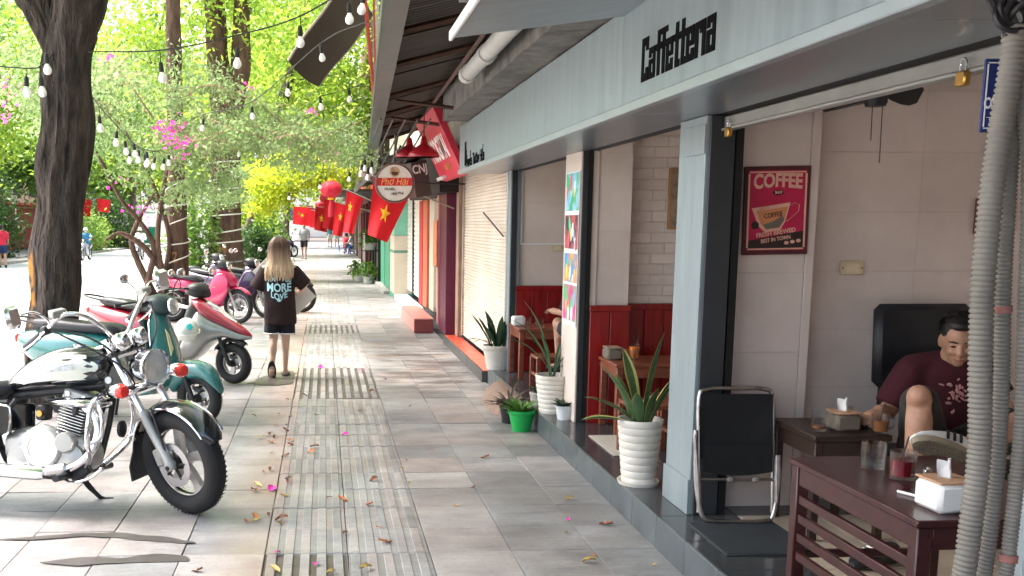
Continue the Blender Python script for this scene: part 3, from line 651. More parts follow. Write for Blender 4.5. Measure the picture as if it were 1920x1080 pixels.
# dark hanging box sign
BX = thing('box_sign', 'dark brown hanging box sign with white letters behind the lamp', 'sign', (1.22,12.9,2.16), (0,R(-10),R(8)))
MB().obox((0,.25,0), (.105,.25,.22), None, .006).build('box', mat('dark_brown_box', (.06,.035,.03), .5, var=.2), BX, False); text('CNJ', .15, mat('sign_white', (.78,.74,.7), .5), BX, (0,-.006,.12), FACE_CAM, sx=.75, bold=.003)
# round noodle sign
RS = thing('round_sign', 'round cream noodle shop sign with a red band and bowl emblem', 'sign', (.858,12.5,2.094))
CRM = mat('sign_cream', (.68,.64,.58), .45, var=.1, vs=9); MB().lathe([(.225,-.03),(.243,-.03),(.243,.018),(.225,.018)], 48, (0,0,0), RX(90)).build('rim', mat('sign_rim', (.2,.12,.1), .4, .4), RS)
MB().lathe([(.228,-.02),(.228,.022)], 48, (0,0,0), RX(90)).build('disc', CRM, RS, False); MB().torus((0,-.024,0), .222, .006, RX(90), 48, 6).build('ring', mat('ring_dark', (.1,.05,.04), .5), RS)
SRED = mat('band_red', (.5,.02,.03), .4); w = math.sqrt(.22**2-.05**2); MB().box((-w,-.026,-.035),(w,-.0225,.06)).build('band', SRED, RS, False)
text('Phở Hải', .115, mat('sign_orange_script', (.85,.35,.12), .4), RS, (0,-.028,.012), RX(90)@Matrix(((1,.25,0),(0,1,0),(0,0,1))), sx=.85, bold=.001); text('Hà Nội,', .045, INKB, RS, (-.06,-.0245,-.075), FACE_CAM, sx=.9); text('...ngày Phở', .045, INKB, RS, (.02,-.0245,-.125), FACE_CAM, sx=.9)
MB().lathe([(.062,0),(.062,.003)], 24, (0,-.0225,.13), RX(90)).build('emblem', mat('emblem_tan', (.55,.35,.18), .4), RS, False); mb = MB(); mb.prism([(.045*math.cos(a),.045*math.sin(a)) for a in [math.pi+math.pi*k/10 for k in range(11)]], lambda a,b:(a,-.026,b+.13), lambda a,b:(a,-.0275,b+.13)); mb.build('bowl', mat('emblem_brown', (.07,.03,.02), .5), RS, False)
for s_ in (-1,1): MB().tube([(-.015+.012*s_,-.028,.13),(-.045+.012*s_,-.028,.185)], .0025, 5).build('chopstick', mat('emblem_brown', (.07,.03,.02), .5), RS)
MB().tube([(0,.0,.243),(0,.01,.5)], .008, 6).build('hanger', DARKM, RS); MB().tube([(.24,.02,0),(.9,.3,.0)], .012, 6).build('bracket', DARKM, RS)
# flags
FLAGR = mat('flag_red', (.62,.004,.012), .7, var=.06); STARY = mat('flag_yellow', (.85,.45,.01), .6)
def flag(P, label, star_c, star_r, pole, amp=.03, group='national flags on the shopfronts', sm=True):
    """P: four corners (Vector) top-left, bottom-left, bottom-right, top-right"""
    o = thing('flag', label, 'flag', P[0], group=group); P = [p-P[0] for p in P]; nu, nv = 14, 10
    nrm = (P[3]-P[0]).cross(P[1]-P[0]).normalized()
    def pt(u, v, off=0):
        p = (P[0]*(1-u)+P[3]*u)*(1-v)+(P[1]*(1-u)+P[2]*u)*v
        return p+nrm*(amp*math.sin(u*7+v*2)*(.3+v)+off)
    rings = lambda off: [[pt(i/nu, j/nv, off) for i in range(nu+1)] for j in range(nv+1)]
    mb = MB(); mb.loft(rings(.0), False, False); mb.build('cloth', FLAGR, o)
    if star_r:
        st = MB(); 
        for sgn in (-1, 1):
            pts = []
            for k in range(10):
                a = math.pi/2+k*math.pi/5; r_ = star_r*(1 if k % 2 == 0 else .4); pts.append((star_c[0]+r_*math.cos(a), star_c[1]-r_*math.sin(a)))
            c = pt(*star_c, .004*sgn); st.add([c]+[pt(u, v, .004*sgn) for u, v in pts], [(0, 1+k, 1+(k+1)%10) for k in range(10)])
        st.build('star', STARY, o, False)
    MB().tube([Vector(q)-o.location for q in pole], .011, 6).build('pole', mat('flag_pole', (.35,.3,.25), .5), o)
flag([V(.64,13.2,2.2),V(.564,13.2,1.464),V(.812,13.15,1.361),V(1.10,13.25,1.95)], 'large red flag with a yellow star below the round sign', (.5,.52), .19, [(.62,13.2,2.22),(1.7,13.4,1.8)])
flag([V(.46,21,2.27),V(.404,21,1.438),V(.59,20.9,1.40),V(.809,21.1,2.118)], 'middle red flag with a small yellow star, left of the large flag', (.3,.35), .15, [(.44,21,2.3),(1.5,21.3,1.85)])
flag([V(.25,24,2.1),V(.2,24,1.35),V(.42,24,1.3),V(.62,24.1,2.0)], 'red flag hanging just under the red lantern', (.45,.4), .15, [(.23,24,2.12),(1.5,24.3,1.8)])
flag([V(.0,29,2.3),V(-.05,29,1.5),V(.3,29,1.4),V(.5,29.1,2.2)], 'far red flag behind the lantern tassel', (.45,.4), .1, [(0,29,2.32),(1.4,29.3,1.9)])
flag([V(-.3,36,2.2),V(-.35,36,1.4),V(.1,36,1.3),V(.15,36.1,2.1)], 'red flag far down the pavement left of the others', (.5,.45), .2, [(-.3,36,2.22),(1.4,36.3,2.0)])
FARL = ['leftmost small red flag', 'second small red flag from the left', 'small red flag in the middle', 'rightmost small red flag', 'farthest small red flag on the left', 'farthest small red flag near the middle']
for i, (x, y, z) in enumerate(((-1.3,44,2.35),(-.6,46,2.2),(.0,48,2.3),(.5,50,2.15),(-1.3,54,2.6),(-.5,57,2.45))):
    flag([V(x,y,z),V(x-.05,y,z-.75),V(x+.7,y,z-.85),V(x+.75,y+.05,z-.1)], FARL[i]+' of the far row across the pavement', (.5,.45), .12, [(x,y,z+.02),(x+1.2,y+.1,z-.1)], group='far row of small red flags')
# red lanterns
LANT = mat('lantern_silk', (.5,.008,.03), .55, var=.2, vs=10)
def lantern(x, y, z, s_, label):
    o = thing('red_lantern', label, 'lantern', (x,y,z), group='red silk lanterns'); mb = MB(); n = 32; rings = []
    for i in range(13):
        t = math.pi*(i/12*.84+.08); rings.append([Vector((s_*math.sin(t)*math.cos(2*math.pi*k/n)*(1-.05*(k%4==0)), s_*math.sin(t)*math.sin(2*math.pi*k/n)*(1-.05*(k%4==0)), -s_*.78*math.cos(t))) for k in range(n)])
    mb.loft(rings); mb.build('silk_body', LANT, o); MB().lathe([(s_*.3,-.03),(s_*.3,.03)],16,(0,0,s_*.78)).build('top_ring', STARY, o); MB().lathe([(s_*.3,-.03),(s_*.3,.03)],16,(0,0,-s_*.78)).build('bottom_ring', STARY, o)
    MB().lathe([(s_*.1,0),(s_*.28,-s_*.9),(s_*.3,-s_*1.6),(0.01,-s_*1.6)],14,(0,0,-s_*.8)).build('tassel', LANT, o); MB().tube([(0,0,s_*.8),(0,0,s_*1.5)], .006, 5).build('cord', DARKM, o)
lantern(.15,22,2.33,.24,'largest red silk lantern hanging nearest over the pavement'); lantern(.1,30,2.35,.24,'smaller red lantern just behind the nearest one'); lantern(-.1,38,2.3,.25,'far red lantern low among the flags')
# brown tarpaulin awning overhead and its pole
TP = thing('tarpaulin_awning', 'brown tarpaulin awning hanging crookedly over the pavement', 'awning')
TARP = mat('brown_tarpaulin', (.03,.021,.015), .75, var=.2, vs=3, world=True)
c = [V(-.42,12.6,3.53),V(-.06,13.7,3.38),V(.66,13.9,4.3),V(.62,12.6,4.7),V(.35,12.6,4.6)]
nu = 10; A = [[(c[0]*(1-v)+c[1]*v)*(1-u)+(c[4]*(1-v)+(c[2])*v)*u+Vector((0,0,-.05*math.sin(math.pi*v)+.02*math.sin(u*8))) for v in [j/8 for j in range(9)]] for u in [i/nu for i in range(nu+1)]]
mb = MB(); mb.loft(A, False, False); mb.loft([[p+Vector((0,.01,.012)) for p in r_] for r_ in A], False, False); mb.build('cloth', TARP, TP)
MB().tube([r_[0]+Vector((0,0,.01)) for r_ in A], .018, 6).build('edge_rod', mat('pale_pipe', (.3,.26,.22), .5), TP); MB().tube([r_[8] for r_ in A], .012, 6).build('edge_rod', mat('pale_pipe', (.3,.26,.22), .5), TP)
rp_ = thing('red_pole', 'red painted steel strut slanting beside the awning gutter', 'pole'); MB().tube([(.43,12.4,4.9),(.66,13.4,3.1)], .025, 8).build('strut', mat('red_steel', (.4,.05,.04), .5), rp_); MB().tube([(.58,12.4,4.9),(.68,13.4,3.1)], .012, 6).build('stay', mat('red_steel', (.4,.05,.04), .5), rp_)
# utility cables and junk under the awning
cb = MB()
for k in range(9):
    y0 = 11+k*.9; cb.tube(bez([(.75+.1*(k%3),y0,2.55+.05*(k%2)),(.9,y0+1.5,2.42-.04*(k%4)),(1.1,y0+3,2.5)],6), .008+.004*(k%3), 5)
for k in range(5): cb.tube(bez([(.55+.12*k,10,2.6),(.6+.12*k,16,2.5-.04*k),(.7+.1*k,24,2.55)],8), .009, 5)
tag(stuff(cb.build('cable_bundle', BLACKP)), 'tangle of black cables under the dark awning', 'cables')
# ================================================================ trees and foliage
def barkmat(name, c1, c2, sc=9, bump=1.0):
    m = mat(name, c1, .85, col2=c2, vs=sc, stretch=(1,1,.28), bump=bump, bs=22, spec=.3)
    for n in m.node_tree.nodes:
        if n.type == 'BUMP': n.inputs['Distance'].default_value = .05
    return m
BARK1 = barkmat('dark_bark', (.13,.1,.08), (.025,.02,.017)); BARK2 = barkmat('brown_bark', (.15,.09,.065), (.04,.024,.018)); BARK3 = barkmat('grey_bark', (.2,.16,.13), (.06,.045,.035))
def leafmesh(name, P, L, jit=.35, up=.5, aspect=.42):
    n = len(P); P = np.asarray(P, dtype=np.float32)
    nr = RNG.normal(size=(n,3)); nr[:,2] += up; nr /= np.linalg.norm(nr, axis=1)[:,None]
    d = RNG.normal(size=(n,3)); d[:,2] -= .25; d -= nr*(d*nr).sum(1)[:,None]; d /= np.linalg.norm(d, axis=1)[:,None]
    w = np.cross(nr, d); l = (L*(1+jit*RNG.uniform(-1,1,size=n)))[:,None]
    v = np.empty((n,4,3), dtype=np.float32)
    v[:,0] = P-d*l*.5; v[:,1] = P+w*l*aspect*.5+d*l*.06; v[:,2] = P+d*l*.5-nr*l*.08; v[:,3] = P-w*l*aspect*.5+d*l*.06
    me = bpy.data.meshes.new(name); me.vertices.add(n*4); me.vertices.foreach_set('co', v.reshape(-1))
    me.loops.add(n*4); me.loops.foreach_set('vertex_index', np.arange(n*4, dtype=np.int32)); me.polygons.add(n); me.polygons.foreach_set('loop_start', np.arange(0, n*4, 4, dtype=np.int32)); me.polygons.foreach_set('loop_total', np.full(n, 4, dtype=np.int32)); me.update(); me.validate(); return me
def cloud(c, r, n, sub=14, tight=.33, shell=.35):
    """leaf points gathered in sub-clumps through an ellipsoid"""
    c = np.array(c); r = np.array(r)*np.ones(3); q = RNG.normal(size=(sub,3)); q /= np.linalg.norm(q, axis=1)[:,None]; q *= (RNG.uniform(shell,1,size=sub)**.6)[:,None]
    k = RNG.integers(0, sub, size=n); p = q[k]+RNG.normal(size=(n,3))*tight*RNG.uniform(.6,1.2,size=(sub,1))[k]
    p[:,2] -= .12*(p[:,0]**2+p[:,1]**2)
    return c+p*r, c+q*r
G_MID = leafmat('leaf_mid_green', [(.05,.12,.02),(.1,.21,.035),(.16,.28,.06),(.08,.17,.03)], .5)
G_BRIGHT = leafmat('leaf_bright_green', [(.11,.22,.025),(.19,.33,.04),(.3,.42,.06),(.14,.26,.04)], .6)
G_YEL = leafmat('leaf_yellow_green', [(.2,.3,.02),(.32,.42,.03),(.42,.48,.04),(.24,.33,.03)], .55)
G_GREY = leafmat('leaf_grey_green', [(.1,.18,.06),(.16,.25,.1),(.22,.31,.14),(.12,.21,.08)], .5)
G_DARK = leafmat('leaf_dark_green', [(.016,.05,.012),(.03,.085,.018),(.05,.11,.025)], .3)
PINKF = leafmat('bougainvillea_pink', [(.65,.03,.3),(.8,.1,.45),(.7,.05,.4)], .4)
def trunk_mesh(path, rad, seg=.06, n=28, lump=.10, ridge=.05, freq=3.0, seed=0):
    pts = bez(path, 6); m = len(pts); rs = np.interp(np.linspace(0, 1, m), np.linspace(0, 1, len(rad)), rad)
    P = []; Rr = []; L_ = sum((pts[i+1]-pts[i]).length for i in range(m-1)); k = max(int(L_/seg), 4)
    for i in range(k+1):
        t = i/k*(m-1); a = min(int(t), m-2); f = t-a; P.append(pts[a].lerp(pts[a+1], f)); Rr.append(rs[a]*(1-f)+rs[a+1]*f)
    mb = MB(); rings = []
    u = None
    for i, p in enumerate(P):
        d = (P[min(i+1,k)]-P[max(i-1,0)]).normalized(); u = (Vector((1,0,0)) if u is None else u); u = (u-d*u.dot(d)).normalized(); w = d.cross(u); ring = []
        for q in range(n):
            a = 2*math.pi*q/n; e = u*math.cos(a)+w*math.sin(a); r_ = Rr[i]
            s_ = p+e*r_; lm = 1+lump*noise.noise((s_.x*freq+seed, s_.y*freq, s_.z*freq*.6))*2+ridge*noise.noise((e.x*5+seed, e.y*5, p.z*1.3))*2+ridge*.6*noise.noise((e.x*14, e.y*14+seed, p.z*3))
            ring.append(p+e*r_*lm)
        rings.append(ring)
    mb.loft(rings); return mb
def tree(name, label, base, trunks, bark, clumps, leafm, L, group='street trees', limbs=True, up=.5):
    """trunks: [(path, radii)] and clumps: [(centre, radii, n leaves, subclumps)] in world coordinates"""
    o = thing(name, label, 'tree', base, group=group); b = Vector(base)
    for i, (path, rad) in enumerate(trunks):
        trunk_mesh([Vector(p)-b for p in path], rad, seed=i*7+base[1], lump=.2 if base[1] == Y1 else .1, ridge=.09 if base[1] == Y1 else .05, seg=.06 if base[1] < 12 else .15, n=40 if base[1] < 12 else 20).build('trunk' if i == 0 else 'limb', bark, o)
    P = []; br = MB(); tip = [Vector(t[0][-1])-b for t in trunks]
    for (c, r_, n, sub) in clumps:
        p, q = cloud(c, r_, n, sub); P.append(p-np.array(base))
        if limbs:
            c_ = Vector(c)-b; s_ = min(tip, key=lambda t: (t-c_).length)
            mid = (s_+c_)*.5+Vector((random.uniform(-.3,.3),random.uniform(-.3,.3),random.uniform(-.1,.4))); L0 = (c_-s_).length
            if L0 > .3: br.tube(bez([s_,mid,c_],5), list(np.linspace(.03+.006*L0,.018,11)), 6)
            for t in q[:max(3,sub//2)]:
                t = Vector(t)-b; br.tube([c_,(c_+t)*.5+Vector((0,0,.1)),t], [.015,.01,.004], 5)
    obj('crown', leafmesh('crown', np.concatenate(P), L, up=up), leafm, o)
    if limbs and br.v: br.build('branches', bark, o)
    return o
Y1 = 9.1
NB = barkmat('near_bark', (.075,.058,.048), (.01,.009,.008), 13, 1.5); t_ = NB.node_tree; N_ = t_.nodes; L9 = t_.links; bs1 = N_['Principled BSDF']; src = bs1.inputs['Base Color'].links[0].from_socket
tcx = N_.new('ShaderNodeTexCoord'); sxz = N_.new('ShaderNodeSeparateXYZ'); L9.new(tcx.outputs['Object'], sxz.inputs[0])
def mrange(s_, a, b):
    m_ = N_.new('ShaderNodeMapRange'); m_.inputs[1].default_value = a; m_.inputs[2].default_value = b; L9.new(s_, m_.inputs[0]); return m_.outputs[0]
def mmul(a, b):
    m_ = N_.new('ShaderNodeMath'); m_.operation = 'MULTIPLY'; L9.new(a, m_.inputs[0]); L9.new(b, m_.inputs[1]); return m_.outputs[0]
nz = N_.new('ShaderNodeTexNoise'); nz.inputs['Scale'].default_value = 5; nz.inputs['Detail'].default_value = 5; L9.new(tcx.outputs['Object'], nz.inputs['Vector'])
msk = mmul(mmul(mmul(mrange(sxz.outputs[0],-.07,-.10), mrange(sxz.outputs[2],.7,.85)), mrange(sxz.outputs[2],1.42,1.32)), mrange(nz.outputs[0],.48,.56)); mxo = N_.new('ShaderNodeMix'); mxo.data_type = 'RGBA'; L9.new(msk, mxo.inputs[0]); L9.new(src, mxo.inputs[6]); mxo.inputs[7].default_value = (.34,.15,.03,1); L9.new(mxo.outputs[2], bs1.inputs['Base Color'])
T1 = tree('street_tree', 'nearest dark gnarled trunk, forking, behind the cruiser motorcycle', (-2.46,Y1,0), [
  ([(-2.47,Y1,-.05),(-2.442,Y1,.32),(-2.375,Y1,.99),(-2.336,Y1,1.46),(-2.29,Y1,1.97),(-2.235,Y1,2.4),(-2.2,Y1,2.83),(-2.17,Y1,3.2),(-2.08,Y1,3.5),(-1.85,Y1-.1,4.4),(-1.6,Y1-.2,5.6)], [.27,.225,.21,.205,.205,.205,.2,.225,.2,.17,.1]),
  ([(-2.21,Y1+.02,2.55),(-2.27,Y1+.05,3.0),(-2.42,Y1+.1,3.42),(-2.62,Y1+.1,3.8),(-3.1,Y1+.2,5.0),(-3.6,Y1,6.0)], [.13,.15,.15,.15,.12,.08])], NB,
  [((-1.6,8.2,6.4),(2.4,2.6,1.3),9000,30),((-3.8,9.5,6.8),(2.6,2.8,1.4),9000,30),((-.6,11,7.2),(2.0,2.6,1.2),6000,24),((-2.2,6.2,7.0),(2.4,2.2,1.2),7000,26)], G_MID, .15)
OCHRE = mat('ochre_paint', (.3,.14,.04), .8, col2=(.1,.05,.025), vs=14)
tree('street_tree', 'unseen tree added beside the camera, its crown shading the pavement', (-2.5,1.0,0), [([(-2.5,1,0),(-2.5,1,2),(-2.4,1,4.2)], [.22,.2,.14])], BARK1, [((-1.2,2.6,5.6),(2.6,3.2,1.2),9000,30),((-3.6,1,6.2),(2.4,3,1.3),8000,30),((-2.6,4.4,6.4),(2.2,2.4,1.0),6000,24)], G_MID, .17)  # added out of view so its crown shades the near pavement
T2 = tree('street_tree', 'slim straight brown trunk with painted number two, wrapped in white rope', (-2.46,17.14,0), [([(-2.46,17.14,-.05),(-2.43,17.14,1.77),(-2.427,17.14,3.5),(-2.406,17.14,5.2),(-2.3,17.2,8.5)], [.2,.155,.13,.12,.1])], BARK2,
  [((-3.2,17,8.4),(2.6,2.8,1.6),7000,30),((-1.0,17.5,8.8),(2.6,2.6,1.5),6000,30)], G_BRIGHT, .16)
T3 = tree('street_tree', 'thick ridged trunk wrapped in white rope, behind the red motorbike', (-2.44,25,0), [([(-2.44,25,-.05),(-2.40,25,1.5),(-2.376,25,3.1),(-2.33,25,4.0),(-2.5,25,5.6),(-2.62,25,7.5),(-3,25,9)], [.46,.37,.36,.34,.26,.22,.14]), ([(-2.28,25,3.8),(-2.05,25,4.8),(-1.95,25,5.6),(-1.88,25,6.8),(-1.5,25,9)], [.24,.24,.23,.2,.13])], BARK2,
  [((-3.8,25,7.6),(2.6,3,2.0),9000,40),((-1.2,25.5,8.2),(2.4,3,2.0),8000,40),((-3.9,24,5.2),(1.0,1.2,.8),1500,14)], G_BRIGHT, .17)
T4 = tree('street_tree', 'farther slim trunk with rope windings left of the walking girl', (-2.42,37,0), [([(-2.42,37,-.05),(-2.36,37,2),(-1.9,35,4.2),(-1.2,33,5.7),(-.6,33,7.8),(-.3,33,9.5)], [.26,.2,.2,.17,.14,.09])], BARK3,
  [((-.6,33,6.2),(2.6,2.4,2.2),8500,36),((-2.6,35,5.8),(2.6,2.6,2.2),6500,30),((.9,33,4.6),(1.4,2,1.4),6000,30),((-.2,34,9.0),(3.2,2.4,2.0),10000,44)], G_BRIGHT, .17)
tree('street_tree', 'low yellow green tree overhanging the pavement beyond the girl', (-2.5,30,0), [([(-2.5,30,-.05),(-2.2,30,1.6),(-1.6,29.6,2.6)], [.12,.1,.06])], BARK3,
  [((-1.0,29,3.0),(1.0,1.2,.42),5200,30),((-.3,29,3.25),(.8,1.0,.35),3200,22),((-1.7,29,2.5),(.7,.8,.5),2600,18)], G_YEL, .13)
tree('street_tree', 'far green tree closing the end of the pavement', (-2.6,52,0), [([(-2.6,52,0),(-2.4,52,3),(-1.6,52,6)], [.25,.2,.14])], BARK3,
  [((-1,52,7),(4.2,3,3),9000,36),((1.2,55,5.5),(2.4,3,2),8000,36),((-4,52,8),(3.4,3,2.6),9000,40)], G_BRIGHT, .26)
tree('street_tree', 'farthest green tree seen between the trunks', (-2.6,68,0), [([(-2.6,68,0),(-2.4,68,3),(-1.6,68,6)], [.25,.2,.14])], BARK3,
  [((-2,68,8),(5.5,3,4.0),9000,40),((2.5,72,7),(3.5,3,3),8000,40),((-6.5,70,9),(4,3,4),9000,40)], G_BRIGHT, .34)
# over the road and on its far side
for i, (x, y, s_, m, L, lab) in enumerate(((-15,32,1.0,G_MID,.24,'leafy tree across the road left of the gnarled trunk'),(-15.5,44,1.1,G_BRIGHT,.28,'pale green tree across the road behind the red shirted walker'),(-15,58,1.2,G_MID,.34,'tall tree across the road above the riders'),(-14.6,78,1.3,G_BRIGHT,.42,'distant tree across the road above the green bin'),(-13,100,1.5,G_MID,.5,'farthest tree at the end of the road'),(-16,24,.9,G_DARK,.2,'dark leafy tree at the left edge across the road'))):
    tree('roadside_tree', lab, (x,y,0), [([(x,y,-.05),(x+.2,y,2.4*s_),(x+.5,y,5*s_)], [.28*s_,.2*s_,.12])], BARK3,
      [((x+.8,y,6.5*s_),(3.0*s_,3*s_,2.6*s_),7500,44),((x+2.6*s_,y,8.2*s_),(2.6*s_,2.6*s_,2.0*s_),5000,36),((x-1.6,y+1,4.6*s_),(2.2*s_,2,1.8*s_),6000,30)], m, L, group='trees across the road')
# bougainvillea climbing beside the slim trunk, spreading fine grey-green sprays
BG = thing('bougainvillea', 'bougainvillea with twisting stems and pink flowers by the slim trunk', 'climber', (-2.75,16.9,0)); b0 = Vector(BG.location)
st = [[(-2.75,16.9,0),(-2.68,16.9,.7),(-2.72,16.8,1.3),(-2.66,16.85,1.9),(-2.5,16.7,2.6),(-2.3,16,3.2)], [(-2.85,16.8,0),(-2.9,16.8,.6),(-2.78,16.8,1.2),(-2.95,16.7,1.6),(-3.2,16.3,2.0),(-3.5,15.6,2.9)], [(-2.6,17.0,0),(-2.62,17,.8),(-2.55,16.95,1.4),(-2.75,16.8,2.2),(-3.0,15.8,3.0)], [(-2.8,16.9,.4),(-3.05,16.8,1.0),(-3.12,16.7,1.35),(-2.95,16.7,1.75),(-2.7,16.6,2.1)], [(-2.7,16.9,.9),(-2.95,16.7,1.25),(-3.25,16.5,1.45),(-3.45,16.3,1.35)]]
for k, p in enumerate(st): MB().tube([q-b0 for q in bez(p, 6)], list(np.linspace(.065,.02,len(bez(p,6)))), 8).build('stem', BARK2, BG)
# long arching twigs over the pavement
tw = [[(-2.4,16,3.0),(-1.6,15,3.1),(-.9,14.2,2.9),(-.2,14,2.75),(.5,13.8,2.95)],[(-2.3,16,3.3),(-1.7,15,3.55),(-1.0,14.5,3.3),(-.4,14.3,2.85),(.1,14.2,2.6)],[(-2.5,16,2.9),(-1.8,14.6,2.75),(-1.2,14,2.85),(-.7,13.8,2.7)],[(-3,16,3),(-3.3,14.5,3.4),(-3.6,13,3.2)],[(-2.6,16,3.2),(-2.7,14,3.6),(-2.6,12.5,3.3)],[(-2.2,16.2,3.0),(-1.5,15.6,2.7),(-.9,15.4,2.9),(-.3,15.2,3.15)]]
tb = MB(); lp = []
for p in tw:
    q = bez(p, 8); tb.tube([v-b0 for v in q], list(np.linspace(.016,.006,len(q))), 6)
    for v in q:
        for _ in range(3):
            e = v+Vector((random.gauss(0,.3),random.gauss(0,.3),random.gauss(-.05,.22))); tb.tube([v-b0,e-b0], [.004,.002], 4)
            lp += [tuple(v.lerp(e, random.random())+Vector((random.gauss(0,.07),random.gauss(0,.07),random.gauss(0,.05)))-b0) for _ in range(17)]
tb.build('twigs', mat('pale_twig', (.3,.19,.13), .8, var=.3), BG)
for (c, r_, n, s_) in (((-2.75,15.6,2.7),(.9,1.0,.5),1700,22),((-3.5,15.3,3.1),(.9,.9,.7),1700,22),((-2.3,15.4,3.7),(1.0,.9,.6),900,18),((-1.2,15,2.95),(1.2,.8,.4),2000,30),((-.2,15.2,2.7),(1.0,.9,.38),2300,30),((-1.9,15.6,2.3),(.6,.7,.5),1400,16),((-3.7,13.2,3.4),(1.0,1.0,.7),2600,24),((-1.6,17,2.2),(.6,.6,.4),1200,14)):
    p, q = cloud(c, r_, n, s_, .2, .1); lp += [tuple(v) for v in (p-np.array(b0))]
obj('foliage', leafmesh('foliage', lp, .075, up=.3), G_GREY, BG)
fp_ = []
for (x,y,z,n,s_) in ((-2.05,14.5,2.74,70,.13),(-2.16,14.5,2.92,45,.1),(.12,18,2.81,40,.09),(-2.86,14,3.78,14,.06),(-4.13,14,3.38,26,.1),(-3.85,14,3.3,20,.08),(-3.72,14,3.28,16,.07),(-1.08,15,3.52,12,.05),(-.17,14,3.11,12,.05),(-3.6,12,2.83,20,.1),(-3.0,15,2.2,8,.08),(-2.95,16.5,1.75,22,.14)):
    fp_ += [(x+RNG.normal()*s_-b0.x, y+RNG.normal()*s_-b0.y, z+RNG.normal()*s_*.7-b0.z) for _ in range(n)]
stuff(obj('flowers', leafmesh('flowers', fp_, .055, aspect=.9), PINKF, BG))
# shrubs at the tree feet and across the road
def shrub(name, label, c, r_, n, m, L, sub=22, group=None):
    o = thing(name, label, 'shrub', (c[0],c[1],0), group=group); p, q = cloud((0,0,c[2]), r_, n, sub, .3); p[:,2] = np.maximum(p[:,2], .02); obj('foliage', leafmesh('foliage', p, L), m, o)
    s_ = MB()
    for t in q[:12]: s_.tube([(random.uniform(-.08,.08),random.uniform(-.08,.08),0),(t[0]*.4,t[1]*.4,t[2]*.55),tuple(t)], [.018,.012,.005], 5)
    s_.build('stems', BARK3, o); return o
shrub('shrub', 'dark leafy shrub between the roped trunk and the girl', (-1.9,27.5,.75), (.65,.7,.65), 3400, G_DARK, .12)
shrub('shrub', 'broad leaved shrub at the foot of the slim roped tree', (-2.2,34.5,1.0), (.6,.9,.9), 2600, G_MID, .2)
shrub('shrub', 'leafy shrub left of the thick roped trunk', (-3.1,24.6,1.2), (.5,.5,1.0), 2200, G_MID, .15)
shrub('shrub', 'tall bright shrub past the thick trunk by the kerb', (-2.6,31,1.7), (.8,1,1.0), 3400, G_BRIGHT, .16)
shrub('shrub', 'green shrub far along the kerb behind the walker', (-2.6,45,1.5), (1.0,1,1.3), 3000, G_MID, .2)
for i, (x, y, z, r_) in enumerate(((-16.5,36,2.4,2.4),(-16,42,2.2,2.2),(-16.4,50,2.0,2.0),(-15.2,64,1.2,1.4),(-14.8,72,1.4,1.6))):
    shrub('hedge_shrub', ('dense green shrub across the road at the left edge','dense shrub across the road behind the walker','shrub across the road right of the gnarled trunk','low shrub across the road by the pots','low shrub across the road beside the green bin')[i], (x,y,z), (1.6,2.4,r_), 5200, G_MID if i % 2 else G_DARK, .24, 40, 'shrubs across the road')
# rope windings on the trunks
ROPE = mat('white_rope', (.6,.56,.5), .7, var=.2)
def rope(label, cx, cy, prof, turns, x_of=None, r_=.014):
    o = thing('light_rope', label, 'rope', (cx,cy,0)); pts = []; n = turns*20; z0, z1 = prof[0][0], prof[-1][0]
    for i in range(n+1):
        z = z0+(z1-z0)*i/n; rad = np.interp(z, [p[0] for p in prof], [p[1] for p in prof]); xo = np.interp(z, [p[0] for p in prof], [p[2] for p in prof]); a = 2*math.pi*i/20+.4*noise.noise((i*.02,cy,0)); pts.append((xo+rad*math.cos(a), rad*math.sin(a), z+.05*math.sin(a*.5+cy)+.04*noise.noise((i*.05,cy,3))))
    MB().tube(pts, r_, 6).build('winding', ROPE, o)
rope('white rope wound around the slim brown trunk', -2.46, 17.14, [(.15,.235,.0),(.6,.225,.01),(1.77,.195,.03),(2.3,.19,.03)], 7, r_=.011)
rope('white rope wound around the thick ridged trunk', -2.44, 25, [(.9,.47,.02),(1.5,.45,.04),(3.1,.44,.064)], 7, r_=.018)
rope('white rope wound around the farther slim trunk', -2.42, 37, [(.3,.3,.02),(2,.255,.06)], 7, r_=.018)
# painted numbers on bark
def wrap(r_): return lambda p: Vector((r_*math.sin(p.x/r_), p.y+.03*noise.noise((p.x*9,p.y*9,0)), p.z-r_*(1-math.cos(p.x/r_))))
text('2', .26, OCHRE, tag(thing('painted_number', 'ochre number painted on the slim brown trunk', 'marking', (-2.47,16.93,1.05)), 'ochre number painted on the slim brown trunk', 'marking'), (0,.03,0), FACE_CAM, sx=.8, bold=.004, extrude=.02, warp=wrap(.17)); text('M', .3, OCHRE, thing('painted_number', 'ochre mark painted on the thick ridged trunk', 'marking', (-2.45,24.55,1.0)), (0,.06,0), FACE_CAM, bold=.006, extrude=.03, warp=wrap(.38))
